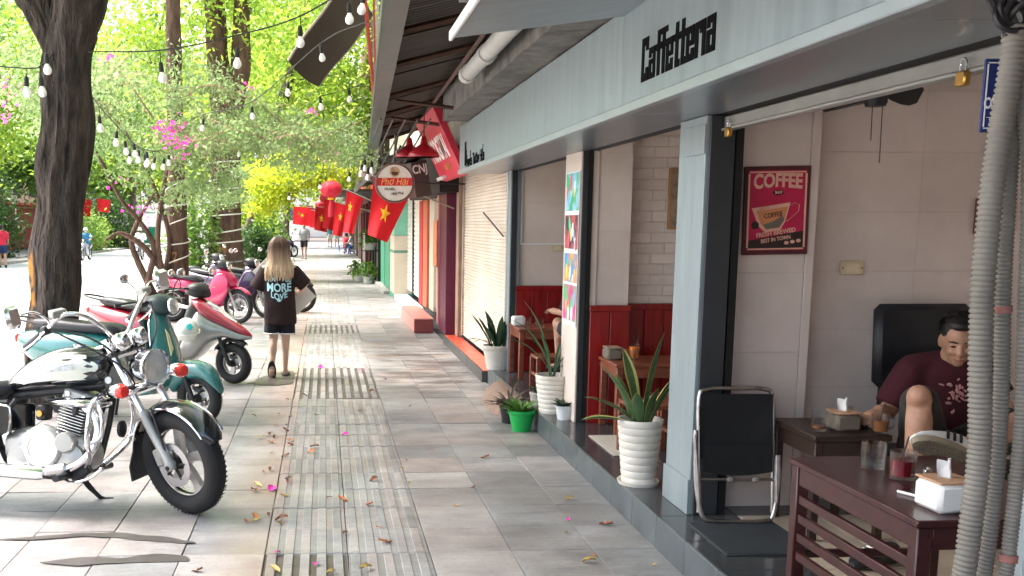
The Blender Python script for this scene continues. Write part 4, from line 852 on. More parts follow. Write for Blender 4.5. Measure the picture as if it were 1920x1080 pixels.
# ================================================================ festoon string lights
BULB = mat('frosted_bulb', (.85,.85,.82), .25, var=.03, spec=.6)
CORD = mat('black_cord', (.01,.01,.01), .6)
_sock = MB().lathe([(.006,.075),(.012,.07),(.019,.055),(.02,.0),(.017,-.01)], 12).mesh('socket'); _sock.materials.append(CORD)
_bulb = MB().lathe([(.014,-.005),(.018,-.02),(.031,-.045),(.034,-.062),(.03,-.08),(.017,-.093),(.002,-.097)], 14).mesh('bulb'); _bulb.materials.append(BULB)
def festoon(label, cable, bulbs, drop=None):
    o = thing('string_light', label, 'string lights', cable[0]); b = Vector(cable[0]); pts = bez(cable, 10)
    MB().tube([p-b for p in pts], .006, 6).build('cable', CORD, o)
    for q in bulbs:
        q = Vector(q); near = min(pts, key=lambda p: (p.xy-q.xy).length)
        s_ = obj('socket', _sock, None, o); s_.location = q-b; s_.rotation_euler = (random.gauss(0,.08), random.gauss(0,.08), 0); g = obj('bulb', _bulb, None, s_)
        t = near if near.z > q.z+.05 else q+Vector((0,0,.2)); MB().tube([Vector((0,0,.07)), (t-q)*.6+Vector((.004,0,.02)), t-q], .004, 5).build('hanging_cord', CORD, s_)
festoon('string of bulbs left of the gnarled trunk', [(-2.954,8.6,2.888),(-2.403,8.6,2.849),(-2.282,8.6,2.875),(-2.26,8.9,3.015)], [(-2.41,8.6,2.715),(-2.29,8.6,2.716),(-2.239,8.6,2.892)])
festoon('string of large bulbs from the gnarled trunk to the gutter', [(-1.972,8.9,3.03),(-1.328,8.7,3.015),(-.689,8.5,3.103),(-.178,8.3,3.217),(.305,8.1,3.456)], [(-1.333,8.7,2.849),(-.692,8.5,2.937),(-.18,8.3,3.071),(.205,8.2,3.232),(.305,8.1,3.284)])
festoon('string of clustered bulbs running away behind the gnarled trunk', [(-2.14,9.3,2.854),(-2.232,10.5,2.759),(-2.273,11.5,2.671),(-2.337,12.5,2.62),(-2.379,13.5,2.58),(-2.353,14.5,2.6),(-2.355,15.5,2.72),(-2.376,16.8,2.942)], [(-2.238,10.5,2.603),(-2.277,11.5,2.539),(-2.33,12.3,2.497),(-2.30,12.7,2.498),(-2.359,13.3,2.461),(-2.36,13.8,2.438),(-2.31,14.2,2.427),(-2.26,14.7,2.449),(-2.23,15,2.527),(-2.25,15.5,2.659),(-2.2,13,2.42),(-2.42,13,2.44)])
festoon('string of bulbs crossing in front of the tarpaulin', [(-2.176,16,3.094),(-1.616,14,3.047),(-.918,13.5,3.166),(-.016,11,3.476),(.427,10,3.504)], [(-1.619,14,2.922),(-.921,13.5,3.032),(-.017,11,3.379),(-.406,12,3.143)])
festoon('string of small bulbs among the twigs over the pavement', [(-2.32,17,2.89),(-1.343,16.5,2.921),(-1.042,16,2.95),(-.413,15.5,3.1),(-.045,15,3.2),(.598,14,3.3)], [(-2.188,17,2.635),(-1.343,16.5,2.75),(-1.042,16,2.70),(-.868,15.8,2.68),(-.536,15.6,2.8),(-.411,15.5,3.0),(-.036,13,3.1),(-.015,15,2.85),(.335,13.5,3.25),(.332,15,2.9)])
festoon('far string of small bulbs under the yellow tree', [(-2.005,22,2.72),(-.767,22,2.4),(-.081,21,2.6),(.769,18,2.75)], [(-1.779,20,2.62),(-.747,22,2.2),(-.082,21,2.4)])
festoon('cluster of white bulbs hanging beside the round sign', [(.3,17.2,2.55),(.45,15,2.55),(.55,14,2.52),(.62,13.6,2.5),(.8,14.6,2.5)], [(.511,14,2.33),(.554,14,2.40),(.576,13.5,2.257),(.639,13.8,2.362),(.754,14.5,2.298),(.418,17,2.383)])
# ================================================================ things across the road
def house(label, x, y0, y1, h, c, i):
    b = thing('street_house', label, 'building', (x,y0,0), group='houses across the road'); m = mat('house_wall_%d' % i, c, .8, var=.15, vs=.8, world=True); w = y1-y0
    MB().box((-6,0,0),(0,w,h),.02).build('wall', m, b, False); MB().box((-6.1,-.1,h+.002),(.25,w+.1,h+.2),.02).build('roof', CONC, b, False); MB().box((.002,.8,.02),(.12,w-.8,2.6),.01).build('shopfront', mat('front_%d' % i, ((.35,.03,.03),(.1,.2,.3),(.3,.05,.04),(.2,.2,.2))[i%4], .5), b, False)
    MB().box((.002,.2,2.7),(1.6,w-.2,2.85),.02).build('awning', mat('awn_%d' % i, ((.45,.04,.04),(.4,.38,.35),(.5,.05,.05),(.1,.3,.2))[i%4], .6), b, False)
    for k in range(3):
        for f in range(2):
            wn = MB().box((.002,.8+k*w*.3,3.4+f*2.6),(.05,.8+k*w*.3+w*.2,5.0+f*2.6),.01).build('window', mat('window_dark', (.06,.08,.09), .15), b, False); MB().box((.051,.8+k*w*.3+w*.09,3.4+f*2.6),(.08,.8+k*w*.3+w*.11,5.0+f*2.6)).build('mullion', WHITE, wn, False)
house('pale house across the road at the left edge', -19.5, 26, 40, 9, (.5,.47,.4), 0); house('house with a grey awning behind the roadside trees', -19.5, 40.2, 56, 10, (.45,.48,.45), 1); house('cream house with red shopfront beyond the trees', -19.5, 56.2, 76, 9, (.55,.45,.35), 2); house('far house at the bend of the road', -19.5, 76.2, 110, 11, (.45,.42,.4), 3)
eb = thing('end_building', 'pale building closing the far end of the street', 'building', (-8,125,0)); MB().box((-14,0,0),(16,8,13),.05).build('wall', mat('end_wall_paint', (.55,.52,.46), .8, var=.15, vs=.3, world=True), eb, False)
for k in range(9):
    for f in range(4): wn = MB().box((-12+k*3,-.06,2+f*2.8),(-10.6+k*3,-.002,3.6+f*2.8),.01).build('window', mat('window_dark', (.06,.08,.09), .15), eb, False)
# red kiosk panels, flags, pots and bin across the road
kz = thing('red_kiosk', 'red panelled kiosk board across the road behind the rider', 'kiosk', (-17.4,76,0)); REDK = mat('kiosk_red', (.4,.03,.03), .5); MB().box((-1.7,0,0),(-.4,.1,3.0),.02).build('panel', REDK, kz, False); MB().box((.1,-.3,0),(1.3,-.2,2.6),.02).build('panel', REDK, kz, False); MB().box((.05,-.33,0),(.1,-.18,2.7)).build('frame', PAPER, kz, False); MB().box((1.3,-.33,0),(1.35,-.18,2.7)).build('frame', PAPER, kz, False)
TERR = mat('terracotta', (.35,.16,.1), .7, var=.2)
for i, (x, y) in enumerate(((-15.3,70),(-14.6,72.5))):
    pt = thing('clay_planter', ('left wide clay planter by the far kerb','right wide clay planter by the far kerb')[i], 'planter', (x,y,-.01), group='clay planters across the road'); MB().lathe([(.5,0),(.8,.55),(.9,.62),(.88,.7),(.78,.66),(.74,.5)], 20).build('pot', TERR, pt); p, q = cloud((0,0,1.3),(.8,.8,.7),400,10); stuff(obj('plant', leafmesh('plant', p, .2), G_BRIGHT, pt))
gb = thing('green_bin', 'bright green wheeled bin across the road beside the rider', 'bin', (-13.6,80,-.01)); gm = mat('bin_green', (.02,.4,.22), .4); mb = MB(); mb.loft([[(-.5,-.45,.15),(.5,-.45,.15),(.5,.45,.15),(-.5,.45,.15)],[(-.8,-.6,1.3),(.8,-.6,1.3),(.8,.6,1.3),(-.8,.6,1.3)]]); mb.build('body', gm, gb, False); MB().obox((0,0,1.36),(.85,.65,.05),None,.03).build('lid', gm, gb, False)
for s_ in (-1,1): MB().lathe([(.12,-.04),(.12,.04)],12,(.4*s_,-.4,.12),RY(90)).build('wheel', RUBBER, gb)
flag([V(-14.9,62,3.2),V(-15.0,62,2.2),V(-14.0,62,2.0),V(-13.9,62.1,3.0)], 'red flag with a yellow star across the road above the rider', (.5,.45), .2, [(-14.9,62,3.22),(-16.6,62.2,2.5)], group='flags across the road')
flag([V(-14.4,66,3.2),V(-14.4,66,2.4),V(-13.7,66,2.3),V(-13.6,66.1,3.1)], 'smaller red flag across the road right of the starred flag', (.5,.45), 0, [(-14.4,66,3.22),(-16,66.2,2.5)], group='flags across the road')
# ================================================================ two-wheelers (local frame: x forward, y left, front axle above the origin)
def ringx(x, zl, zh, hw, p=2.6, n=20, yc=0):
    zc, hz = (zl+zh)/2, (zh-zl)/2; out = []
    for k in range(n):
        a = 2*math.pi*k/n; c, s_ = math.cos(a), math.sin(a)
        out.append(Vector((x, yc+hw*math.copysign(abs(c)**(2/p), c), zc+hz*math.copysign(abs(s_)**(2/p), s_))))
    return out
def interp_sec(sec, k=4):
    S_ = np.array(sec, dtype=float); n = len(S_); out = []
    for i in range(n-1):
        a, b, c, d = S_[max(i-1,0)], S_[i], S_[i+1], S_[min(i+2,n-1)]
        for j in range(k):
            t = j/k; out.append(.5*((2*b)+(c-a)*t+(2*a-5*b+4*c-d)*t*t+(3*b-a-3*c+d)*t**3))
    return out+[S_[-1]]
def shell(sec, p=2.6, k=4, yc=0): mb = MB(); mb.loft([ringx(s_[0], s_[1], s_[2], max(s_[3],.004), p, yc=yc) for s_ in interp_sec(sec, k)]); return mb
IDM = Matrix.Identity(4)
def wheel(root, name, x, Rw, r, M=IDM, spokes=5, disc=-1, rimm=ALU, kind='cast', rt=.8):
    c = Vector((x,0,Rw)); A = RX(90)
    t = MB().torus(c, Rw-r, r, A, 44, 14, 1.05)
    for k in range(66):   # tread blocks
        a = 2*math.pi*k/66
        for s_ in (-1,1):
            p = c+Vector((math.cos(a)*(Rw-.002), s_*r*.32, math.sin(a)*(Rw-.002))); t.obox(p, (.0012,r*.3,.0035), RY(-math.degrees(a))@RX(18*s_))
    t.xf(M); T = t.build(name, RUBBER, root)
    Ri = Rw-r*1.75; rm = MB()
    rings = [(Ri+.012,-r*.72),(Ri+.012,-r*.55),(Ri-.012,-r*.42),(Ri-.012,r*.42),(Ri+.012,r*.55),(Ri+.012,r*.72),(Ri+.02,r*.72),(Ri+.004,r*.3),(Ri+.004,-r*.3),(Ri+.02,-r*.72),(Ri+.012,-r*.72)]
    rm.loft([[A@Vector((rr*math.cos(2*math.pi*k/40), rr*math.sin(2*math.pi*k/40), zz))+c for k in range(40)] for rr, zz in rings], False); rm.xf(M); rm.build('rim', rimm, T)
    if kind == 'cast':
        for k in range(spokes):
            a = 2*math.pi*k/spokes+.3; sp = MB(); ro = Ri; e = Vector((math.cos(a),0,math.sin(a))); g = Vector((-math.sin(a),0,math.cos(a)))
            pts = [e*.03, e*(ro*.4)+g*.012, e*(ro*.75)+g*.01, e*ro-g*.01]; W_ = [.03,.024,.026,.042]
            sp.loft([[c+q+g*w*u+Vector((0,v*.016,0)) for u, v in ((-1,-1),(1,-1),(1,1),(-1,1))] for q, w in zip(pts, W_)]); sp.xf(M); sp.build('spoke', rimm, T, True, 50)
    else:
        sp = MB()
        for k in range(28):
            a = 2*math.pi*k/28; s_ = 1 if k % 2 else -1; b_ = a+.25*(1 if k % 4 < 2 else -1)
            sp.tube([c+Vector((.035*math.cos(b_),s_*.03,.035*math.sin(b_))), c+Vector((Ri*math.cos(a),0,Ri*math.sin(a)))], .0022, 4)
        stuff(sp.xf(M).build('spokes', CHROME, T))
    hb = MB().lathe([(.022,-.075),(.03,-.06),(.036,-.03),(.036,.03),(.03,.06),(.022,.075)], 20, c, A); hb.xf(M); hb.build('hub', DARKM if kind == 'cast' else ALU, T)
    if disc:
        y = disc*r*1.15; d = MB(); n = 48; rr = [(Ri*.62,0),(Ri*.62,.005),(Ri*.4,.005),(Ri*.4,0),(Ri*.62,0)]
        d.loft([[A@Vector((q*math.cos(2*math.pi*k/n), q*math.sin(2*math.pi*k/n), -y+z)) + c for k in range(n)] for q, z in rr], False)
        d.xf(M); d.build('brake_disc', STEEL, T)
        cr = MB()
        for k in range(5): a = 2*math.pi*k/5; cr.tube([c+Vector((.02*math.cos(a),y,.02*math.sin(a))), c+Vector((Ri*.45*math.cos(a+.2),y,Ri*.45*math.sin(a+.2)))], .009, 6)
        for k in range(5): pass
        cr.xf(M); stuff(cr.build('disc_carrier', DARKM, T))
        cal = MB().obox(c+Vector((-Ri*.52,y*1.05,.03)), (.03,.022,.05), RY(-20), .008); cal.xf(M); cal.build('brake_caliper', ALU, T)
    return T
def steer(deg, H, rake):
    ax = Vector((-math.sin(R(rake)),0,math.cos(R(rake)))); return Matrix.Translation(H)@Matrix.Rotation(R(deg),4,ax)@Matrix.Translation(-Vector(H))
# ---------------------------------------------------------------- cruiser
CRU = thing('cruiser_motorcycle', 'black and cream cruiser motorcycle parked nearest, chrome headlamp and bars', 'motorcycle', (-.80,5.46,.004), (R(-7),0,R(-14)))
def P(name, mb, m, parent=CRU, M=None, angle=40):
    if M is not None: mb.xf(M)
    return mb.build(name, m, parent, True, angle)
MS = steer(-30, Vector((-.33,0,.9)), 31); CREAM = mat('cream_tank_paint', (.68,.71,.62), .25, coat=.8, var=.06)
wheel(CRU, 'front_wheel', 0, .303, .058, MS, 5, -1, mat('satin_rim', (.6,.56,.52), .32, .7))
top = {s_: Vector((-.385,s_*.092,.955)) for s_ in (-1,1)}; axl = {s_: Vector((.0,s_*.092,.303)) for s_ in (-1,1)}
for s_ in (-1,1):
    d = (top[s_]-axl[s_])
    lg = P('fork_leg', MB().tube([axl[s_]+d*.42, axl[s_]+d*1.0], .0205, 14), CHROME, M=MS)
    sl = MB().tube([axl[s_]-d*.03, axl[s_]+d*.02, axl[s_]+d*.05, axl[s_]+d*.40, axl[s_]+d*.43, axl[s_]+d*.45], [.024,.036,.028,.029,.034,.03], 14); P('slider', sl, ALU, lg, MS)
    P('fork_cap', MB().tube([top[s_], top[s_]+d.normalized()*.03], .028, 12), CHROME, lg, MS)
P('axle', MB().tube([(0,-.125,.303),(0,.125,.303)], .014, 12), DARKM, M=MS)
for z, x in ((.90,-.352),(.70,-.235)): P('fork_yoke', MB().obox((x-.005,0,z), (.045,.125,.02), RY(-30), .012), BLACKG if z > .8 else CHROME, M=MS)
def arcband(c, r0, a0, a1, hw, n=22, th=.006, m=9, crown=.03):
    mb = MB(); rings = []
    for i in range(n+1):
        a = R(a0+(a1-a0)*i/n); k = min(1, min(i, n-i)/3+.55); ring = []
        for sgn in (1, -1):
            for j in range(m):
                t = -1+2*j/(m-1); t *= sgn; rr = r0+crown*(1-abs(t)**2.5)+(th if sgn > 0 else 0); ring.append(Vector(c)+Vector((math.cos(a)*rr, t*hw*k, math.sin(a)*rr)))
        rings.append(ring)
    return mb.loft(rings)
fd = P('front_fender', arcband((0,0,.303), .315, 28, 168, .078), BLACKG, M=MS)
for s_ in (-1,1): P('fender_trim', MB().tube([(math.cos(R(a))*.322, s_*.08, .303+math.sin(R(a))*.322) for a in range(36,164,6)], .006, 6), CHROME, fd, MS)
for s_ in (-1,1): P('fender_stay', MB().tube([(0,s_*.1,.303),(-.1,s_*.088,.62)], .008, 6), BLACKP, fd, MS)
mf = MB(); mf.loft([[Vector((x,-w,z)),Vector((x,w,z)),Vector((x-.012,w,z)),Vector((x-.012,-w,z))] for x, z, w in ((-.315,.42,.06),(-.335,.33,.065),(-.355,.24,.09),(-.36,.15,.085))]); P('mud_flap', mf, BLACKP, fd, MS)
# headlamp
hl = MB().lathe([(.0,-.15),(.04,-.145),(.075,-.11),(.092,-.05),(.098,.0),(.102,.01),(.102,.028),(.09,.034),(.086,.02)], 32, (-.14,0,.83), RY(90)); H1 = P('headlamp', hl, CHROME, M=MS)
P('lens', MB().lathe([(.088,.012),(.084,.022),(.05,.036),(.0,.04)], 28, (-.14,0,.83), RY(90)), glassmat('headlamp_glass', (.9,.92,.93)), H1, MS); P('reflector', MB().lathe([(.085,.008),(.06,-.03),(.02,-.05),(.0,-.05)], 24, (-.14,0,.83), RY(90)), LAMPG, H1, MS); P('lamp_bulb', MB().ball((-.15,0,.83), .018, 10), mat('amber_glass', (.5,.3,.1), .2), H1, MS)
P('lamp_bracket', MB().obox((-.2,0,.735), (.07,.1,.012), RY(-12), .006), CHROME, M=MS)
for s_ in (-1,1):
    P('indicator_stem', MB().tube([(-.2,s_*.08,.735),(-.195,s_*.2,.75)], .011, 8), BLACKP if s_ < 0 else CHROME, M=MS)
    ti = P('indicator', MB().lathe([(.0,-.085),(.02,-.075),(.036,-.04),(.041,.0),(.041,.012)], 18, (-.185,s_*.215,.75), RY(90)), CHROME, M=MS); P('red_lens', MB().lathe([(.04,.012),(.039,.035),(.03,.05),(.0,.055)], 18, (-.185,s_*.215,.75), RY(90)), REDLENS, ti, MS)
for s_ in (-1,1):
    ga = P('gauge', MB().lathe([(.0,-.06),(.03,-.055),(.046,-.03),(.048,.02),(.043,.028)], 22, (-.30,s_*.062,.985), RY(-32)), CHROME, M=MS); P('dial', MB().lathe([(.042,.024),(.0,.03)], 20, (-.30,s_*.062,.985), RY(-32)), mat('white_dial', (.7,.72,.72), .2, var=.3, vs=40), ga, MS)
hb = []
for s_ in (-1,1): hb.append([(-.375,s_*.04,.985),(-.38,s_*.10,1.05),(-.40,s_*.2,1.145),(-.46,s_*.29,1.165),(-.58,s_*.345,1.075),(-.73,s_*.37,.985)])
P('handlebar', MB().tube(bez(hb[0][::-1]+hb[1], 6), .0125, 12), CHROME, M=MS)
for s_ in (-1,1):
    g = P('grip', MB().tube([(-.60,s_*.348,1.063),(-.735,s_*.371,.982)], .019, 12), BLACKP, M=MS); P('grip_end', MB().tube([(-.735,s_*.371,.982),(-.765,s_*.377,.965)], .02, 12), CHROME, g, MS)
    P('switch_box', MB().obox((-.565,s_*.34,1.085), (.026,.024,.024), RY(-25), .008), BLACKP, g, MS); P('lever', MB().tube(bez([(-.55,s_*.36,1.08),(-.57,s_*.41,1.04),(-.68,s_*.435,.98),(-.76,s_*.45,.945)],5), .007, 8), CHROME, g, MS)
    P('reservoir', MB().obox((-.49,s_*.30,1.175), (.03,.042,.022), RZ(12*s_), .006), ALU, g, MS)
    mr = P('mirror_stem', MB().tube(bez([(-.53,s_*.33,1.11),(-.53,s_*.345,1.15),(-.55,s_*.40,1.2),(-.57,s_*.47,1.2)],6), .0065, 8), CHROME, M=MS); P('mirror', MB().obox((-.575,s_*.52,1.195), (.022,.05,.062), RZ(-8*s_)@RY(-8), .02), CHROME, mr, MS)
P('control_cables', MB().tube(bez([(-.5,-.35,1.1),(-.36,-.22,1.03),(-.28,-.12,.9),(-.32,-.06,.7)],8), .006, 6).tube(bez([(-.52,-.34,1.09),(-.33,-.25,.98),(-.27,-.1,.84),(-.3,.0,.7)],8), .0055, 6).tube(bez([(-.5,.35,1.1),(-.3,.2,1.0),(-.24,.08,.9),(-.3,.03,.7)],8), .006, 6), BLACKP, M=MS)
# body
tank_sec = [(-.40,.80,.86,.05),(-.45,.725,.905,.105),(-.56,.70,.925,.145),(-.70,.69,.915,.155),(-.84,.675,.87,.135),(-.96,.66,.795,.095),(-1.05,.655,.715,.04)]
TK = P('fuel_tank', shell(tank_sec, 2.2, 5), BLACKG)
tz = np.array(tank_sec)
def tanky(x, z):
    i = -x; xs = -tz[:,0]; zl = np.interp(i, xs, tz[:,1]); zh = np.interp(i, xs, tz[:,2]); hw = np.interp(i, xs, tz[:,3]); q = (z-(zl+zh)/2)/((zh-zl)/2); return hw*max(0, 1-abs(q)**2.2)**(1/2.2)
for s_ in (-1,1):
    cp = MB(); rows = []
    for i in range(17):
        u = i/16; x = -.455-u*.55; zl = np.interp(-x,-tz[:,0],tz[:,1]); zh = np.interp(-x,-tz[:,0],tz[:,2]); mid = zl+(zh-zl)*.48; h_ = (zh-zl)*.33*min(1, (u*8+.15))*(1-.25*u)*min(1,(1-u)*5+.05); rows.append([Vector((x, s_*(tanky(x,mid+h_*t)+.004), mid+h_*t)) for t in (-1,-.75,-.4,0,.4,.75,1)])
    cp.loft(rows, False, False); P('cream_panel', cp, CREAM, TK)
    em = MB(); ee = [(-.56,.81),(-.585,.832),(-.61,.826),(-.66,.812),(-.76,.768),(-.70,.78),(-.63,.79),(-.58,.795)]
    em.add([(x, s_*(tanky(x,z)+.0075), z) for x, z in ee], [tuple(range(len(ee)))]); P('tank_emblem', em, mat('emblem_silver', (.36,.37,.36), .3, .5, var=.5, vs=40), TK)
P('filler_cap', MB().lathe([(.035,0),(.035,.014),(.0,.02)], 20, (-.62,0,.92)), CHROME, TK); P('tank_console', MB().obox((-.48,0,.915), (.06,.05,.014), RY(-18), .01), CHROME, TK)
P('neck_cover', MB().obox((-.40,0,.74), (.07,.05,.09), RY(-25), .02), BLACKG)
P('neck_badge', MB().lathe([(.02,0),(.02,.006),(.0,.008)], 16, (-.42,-.052,.74), RX(90)), mat('badge_white', (.7,.7,.68), .3))
P('seat', shell([(-1.0,.655,.70,.07),(-1.08,.60,.72,.13),(-1.25,.585,.70,.16),(-1.45,.60,.755,.15),(-1.62,.64,.80,.12),(-1.78,.68,.80,.06)], 3, 4), LEATHER)
fr_ = P('frame', MB().tube(bez([(-.40,.0,.82),(-.44,.05,.62),(-.50,.09,.40),(-.58,.1,.22),(-.8,.11,.2),(-1.1,.11,.22),(-1.2,.1,.45)],5), .018, 10).tube(bez([(-.44,-.05,.62),(-.50,-.09,.40),(-.58,-.1,.22),(-.8,-.11,.2),(-1.1,-.11,.22),(-1.2,-.1,.45)],5), .018, 10).tube([(-.42,0,.72),(-1.1,0,.62)], .03, 10).tube([(-1.0,-.1,.6),(-1.75,-.1,.6)], .016, 8).tube([(-1.0,.1,.6),(-1.75,.1,.6)], .016, 8).tube([(-.95,-.1,.62),(-1.2,-.11,.28)], .016, 8), BLACKP)
# engine
EG = P('crankcase', shell([(-.50,.26,.36,.07),(-.56,.22,.44,.11),(-.72,.20,.46,.125),(-.92,.22,.46,.12),(-1.02,.28,.42,.09)], 3.4, 3), ALU)
P('clutch_cover', MB().lathe([(.128,0),(.126,.022),(.112,.04),(.108,.042)], 36, (-.76,-.12,.36), RX(90)), ALU, EG); P('cover_ring', MB().lathe([(.104,.043),(.102,.05),(.078,.052),(.076,.046),(.0,.047)], 36, (-.76,-.12,.36), RX(90)), mat('pale_casting', (.72,.72,.66), .35, .3), EG)
P('cam_cover', MB().lathe([(.058,0),(.058,.05),(.05,.062),(.0,.064)], 28, (-.62,-.115,.395), RX(90)), ALU, EG); P('cover_lobe', MB().lathe([(.085,0),(.083,.028),(.07,.036),(.0,.036)], 28, (-.60,-.112,.30), RX(90)), ALU, EG); P('cover_lobe', MB().lathe([(.08,0),(.078,.028),(.0,.034)], 24, (-.9,-.112,.29), RX(90)), ALU, EG)
text('SUZUKI', .035, mat('pale_casting', (.72,.72,.66), .35, .3), EG, (-.76,-.169,.355), FACE_CAM, bold=.0008)
for k in range(8): a = 2*math.pi*k/8; P('bolt', MB().lathe([(.008,0),(.008,.006),(.0,.007)], 8, (-.76+.122*math.cos(a),-.14,.36+.122*math.sin(a)), RX(90)), CHROME, EG)
TL = RY(14); cb_ = Vector((-.64,0,.44))
for k in range(11):
    wv = .098 if k % 2 == 0 else .094
    P('cooling_fin', MB().obox(cb_+TL@Vector((0,0,.012+k*.0165)), (wv*.82,wv+.008,.0035), TL, .002), STEEL)
P('cylinder', MB().obox(cb_+TL@Vector((0,0,.09)), (.055,.065,.1), TL, .01), DARKM)
ch_ = P('cylinder_head', MB().obox(cb_+TL@Vector((0,0,.215)), (.085,.095,.026), TL, .012), ALU); P('spark_cap', MB().obox(cb_+TL@Vector((.02,-.1,.15)), (.018,.02,.04), TL, .01), BLACKP, ch_)
for x in (-.05,.05): P('head_bolt', MB().lathe([(.014,0),(.014,.012),(.0,.014)], 8, cb_+TL@Vector((x,-.097,.215)), RX(90)), CHROME, ch_)
P('air_filter', shell([(-.42,.60,.62,.03),(-.46,.575,.645,.11),(-.56,.575,.65,.135),(-.68,.59,.64,.12),(-.78,.60,.62,.06)], 2.2, 4, yc=-.03), CHROME)
P('carburettor', MB().obox((-.80,-.06,.55), (.035,.04,.045), None, .012), DARKM); P('fuel_tap', MB().tube([(-.80,-.1,.545),(-.80,-.12,.545)], .018, 12), BRASS)
ex_ = P('exhaust_pipe', MB().tube(bez([(-.54,-.09,.58),(-.46,-.13,.55),(-.43,-.15,.45),(-.48,-.16,.33),(-.60,-.17,.25),(-.80,-.18,.225),(-1.1,-.185,.23)],7), .023, 14), CHROME); P('silencer', MB().tube([(-.72,-.19,.222),(-.76,-.19,.222),(-1.2,-.2,.24),(-1.95,-.21,.29),(-2.0,-.21,.292)], [.028,.038,.042,.048,.03], 20), CHROME, ex_)
P('heat_guard', MB().tube([(-.60,-.185,.258),(-.70,-.19,.238)], .03, 12), STEEL, ex_)
for s_ in (-1,1):   # crash bars
    P('crash_bar', MB().tube(bez([(-.44,s_*.06,.64),(-.43,s_*.14,.66),(-.42,s_*.24,.62),(-.42,s_*.285,.52),(-.43,s_*.27,.40),(-.45,s_*.2,.33),(-.52,s_*.12,.25)],6), .0145, 10).tube(bez([(-.425,s_*.2,.64),(-.36,s_*.25,.55),(-.37,s_*.24,.44),(-.43,s_*.265,.40)],6), .0115, 10), CHROME)
P('footpeg', MB().tube([(-.60,-.12,.215),(-.58,-.33,.22)], .02, 10), BLACKP); P('footpeg', MB().tube([(-.60,.12,.215),(-.58,.33,.22)], .02, 10), BLACKP)
P('brake_pedal', MB().tube(bez([(-.6,-.2,.2),(-.52,-.24,.19),(-.42,-.25,.22),(-.36,-.255,.265)],5), .008, 8).ball((-.355,-.255,.27), .014, 8), CHROME)
P('sump_guard', MB().obox((-.55,-.12,.245), (.06,.03,.05), RY(-35), .01), BLACKP)
P('side_stand', MB().tube(bez([(-.70,.13,.22),(-.66,.19,.12),(-.60,.245,.035),(-.585,.26,.028)],4), [.018]*6+[.014]*7, 8).obox((-.565,.27,.030), (.03,.018,.005), RZ(30)), BLACKP)
P('horn', MB().lathe([(.0,0),(.045,.0),(.048,.018),(.02,.03),(.0,.03)], 20, (-.36,-.02,.47), RY(90)), DARKM)
sc_ = P('side_cover', MB().obox((-1.06,-.125,.50), (.10,.012,.085), RY(0), .012), BLACKG); P('cover_trim', MB().tube(bez([(-1.15,-.14,.585),(-1.0,-.14,.585),(-.965,-.14,.56),(-.97,-.14,.44),(-1.0,-.14,.415)],5), .006, 6), CHROME, sc_)
P('side_cover', MB().obox((-1.06,.125,.50), (.10,.012,.085), RY(0), .012), BLACKG)
wheel(CRU, 'rear_wheel', -1.46, .305, .065, IDM, 5, 0, MATS['satin_rim'])
P('rear_fender', arcband((-1.46,0,.305), .335, 20, 168, .085), BLACKG)
for s_ in (-1,1): P('rear_shock', MB().tube([(-1.40,s_*.14,.34),(-1.30,s_*.14,.62)], .028, 12), CHROME); P('swing_arm', MB().tube([(-1.1,s_*.09,.32),(-1.46,s_*.1,.305)], .018, 8), BLACKP)
tl2 = P('tail_lamp', MB().obox((-1.83,0,.62), (.04,.06,.04), None, .015), REDLENS)
# ---------------------------------------------------------------- scooters
def scooter_common(o, Rw, r, wb, rim, M, spokes=3, kind='cast', disc=1):
    wheel(o, 'front_wheel', 0, Rw, r, M, spokes, disc, rim, kind); wheel(o, 'rear_wheel', -wb, Rw, r*1.05, IDM, spokes, 0, rim, kind)
def bars(o, hx, hz, M, m, mirrors=True, w=.33, sweep=.10, stemz=.2, only=None):
    Q = lambda n, mb, mm, par=o: mb.xf(M).build(n, mm, par)
    Q('handlebar', MB().tube(bez([(hx-sweep,-w,hz-.01),(hx-.02,-w*.5,hz),(hx,0,hz-.02),(hx-.02,w*.5,hz),(hx-sweep,w,hz-.01)],5), .011, 8), DARKM)
    for s_ in (-1,1):
        g = Q('grip', MB().tube([(hx-sweep*.55,s_*w*.72,hz-.004),(hx-sweep-.02,s_*(w+.04),hz-.014)], .017, 10), BLACKP); Q('lever', MB().tube(bez([(hx+.0,s_*w*.6,hz+.005),(hx+.03,s_*w*.85,hz+.0),(hx-.04,s_*w*1.15,hz-.012)],5), .0055, 6), STEEL, g)
        if mirrors and (only is None or only == s_):
            ms = Q('mirror_stem', MB().tube(bez([(hx-.03,s_*w*.62,hz+.01),(hx-.02,s_*w*.7,hz+stemz*.6),(hx-.03,s_*w*.95,hz+stemz)],5), .005, 6), BLACKP); Q('mirror', MB().ball((hx-.035,s_*w*1.03,hz+stemz+.03), (.016,.055,.04), 14), m, ms)
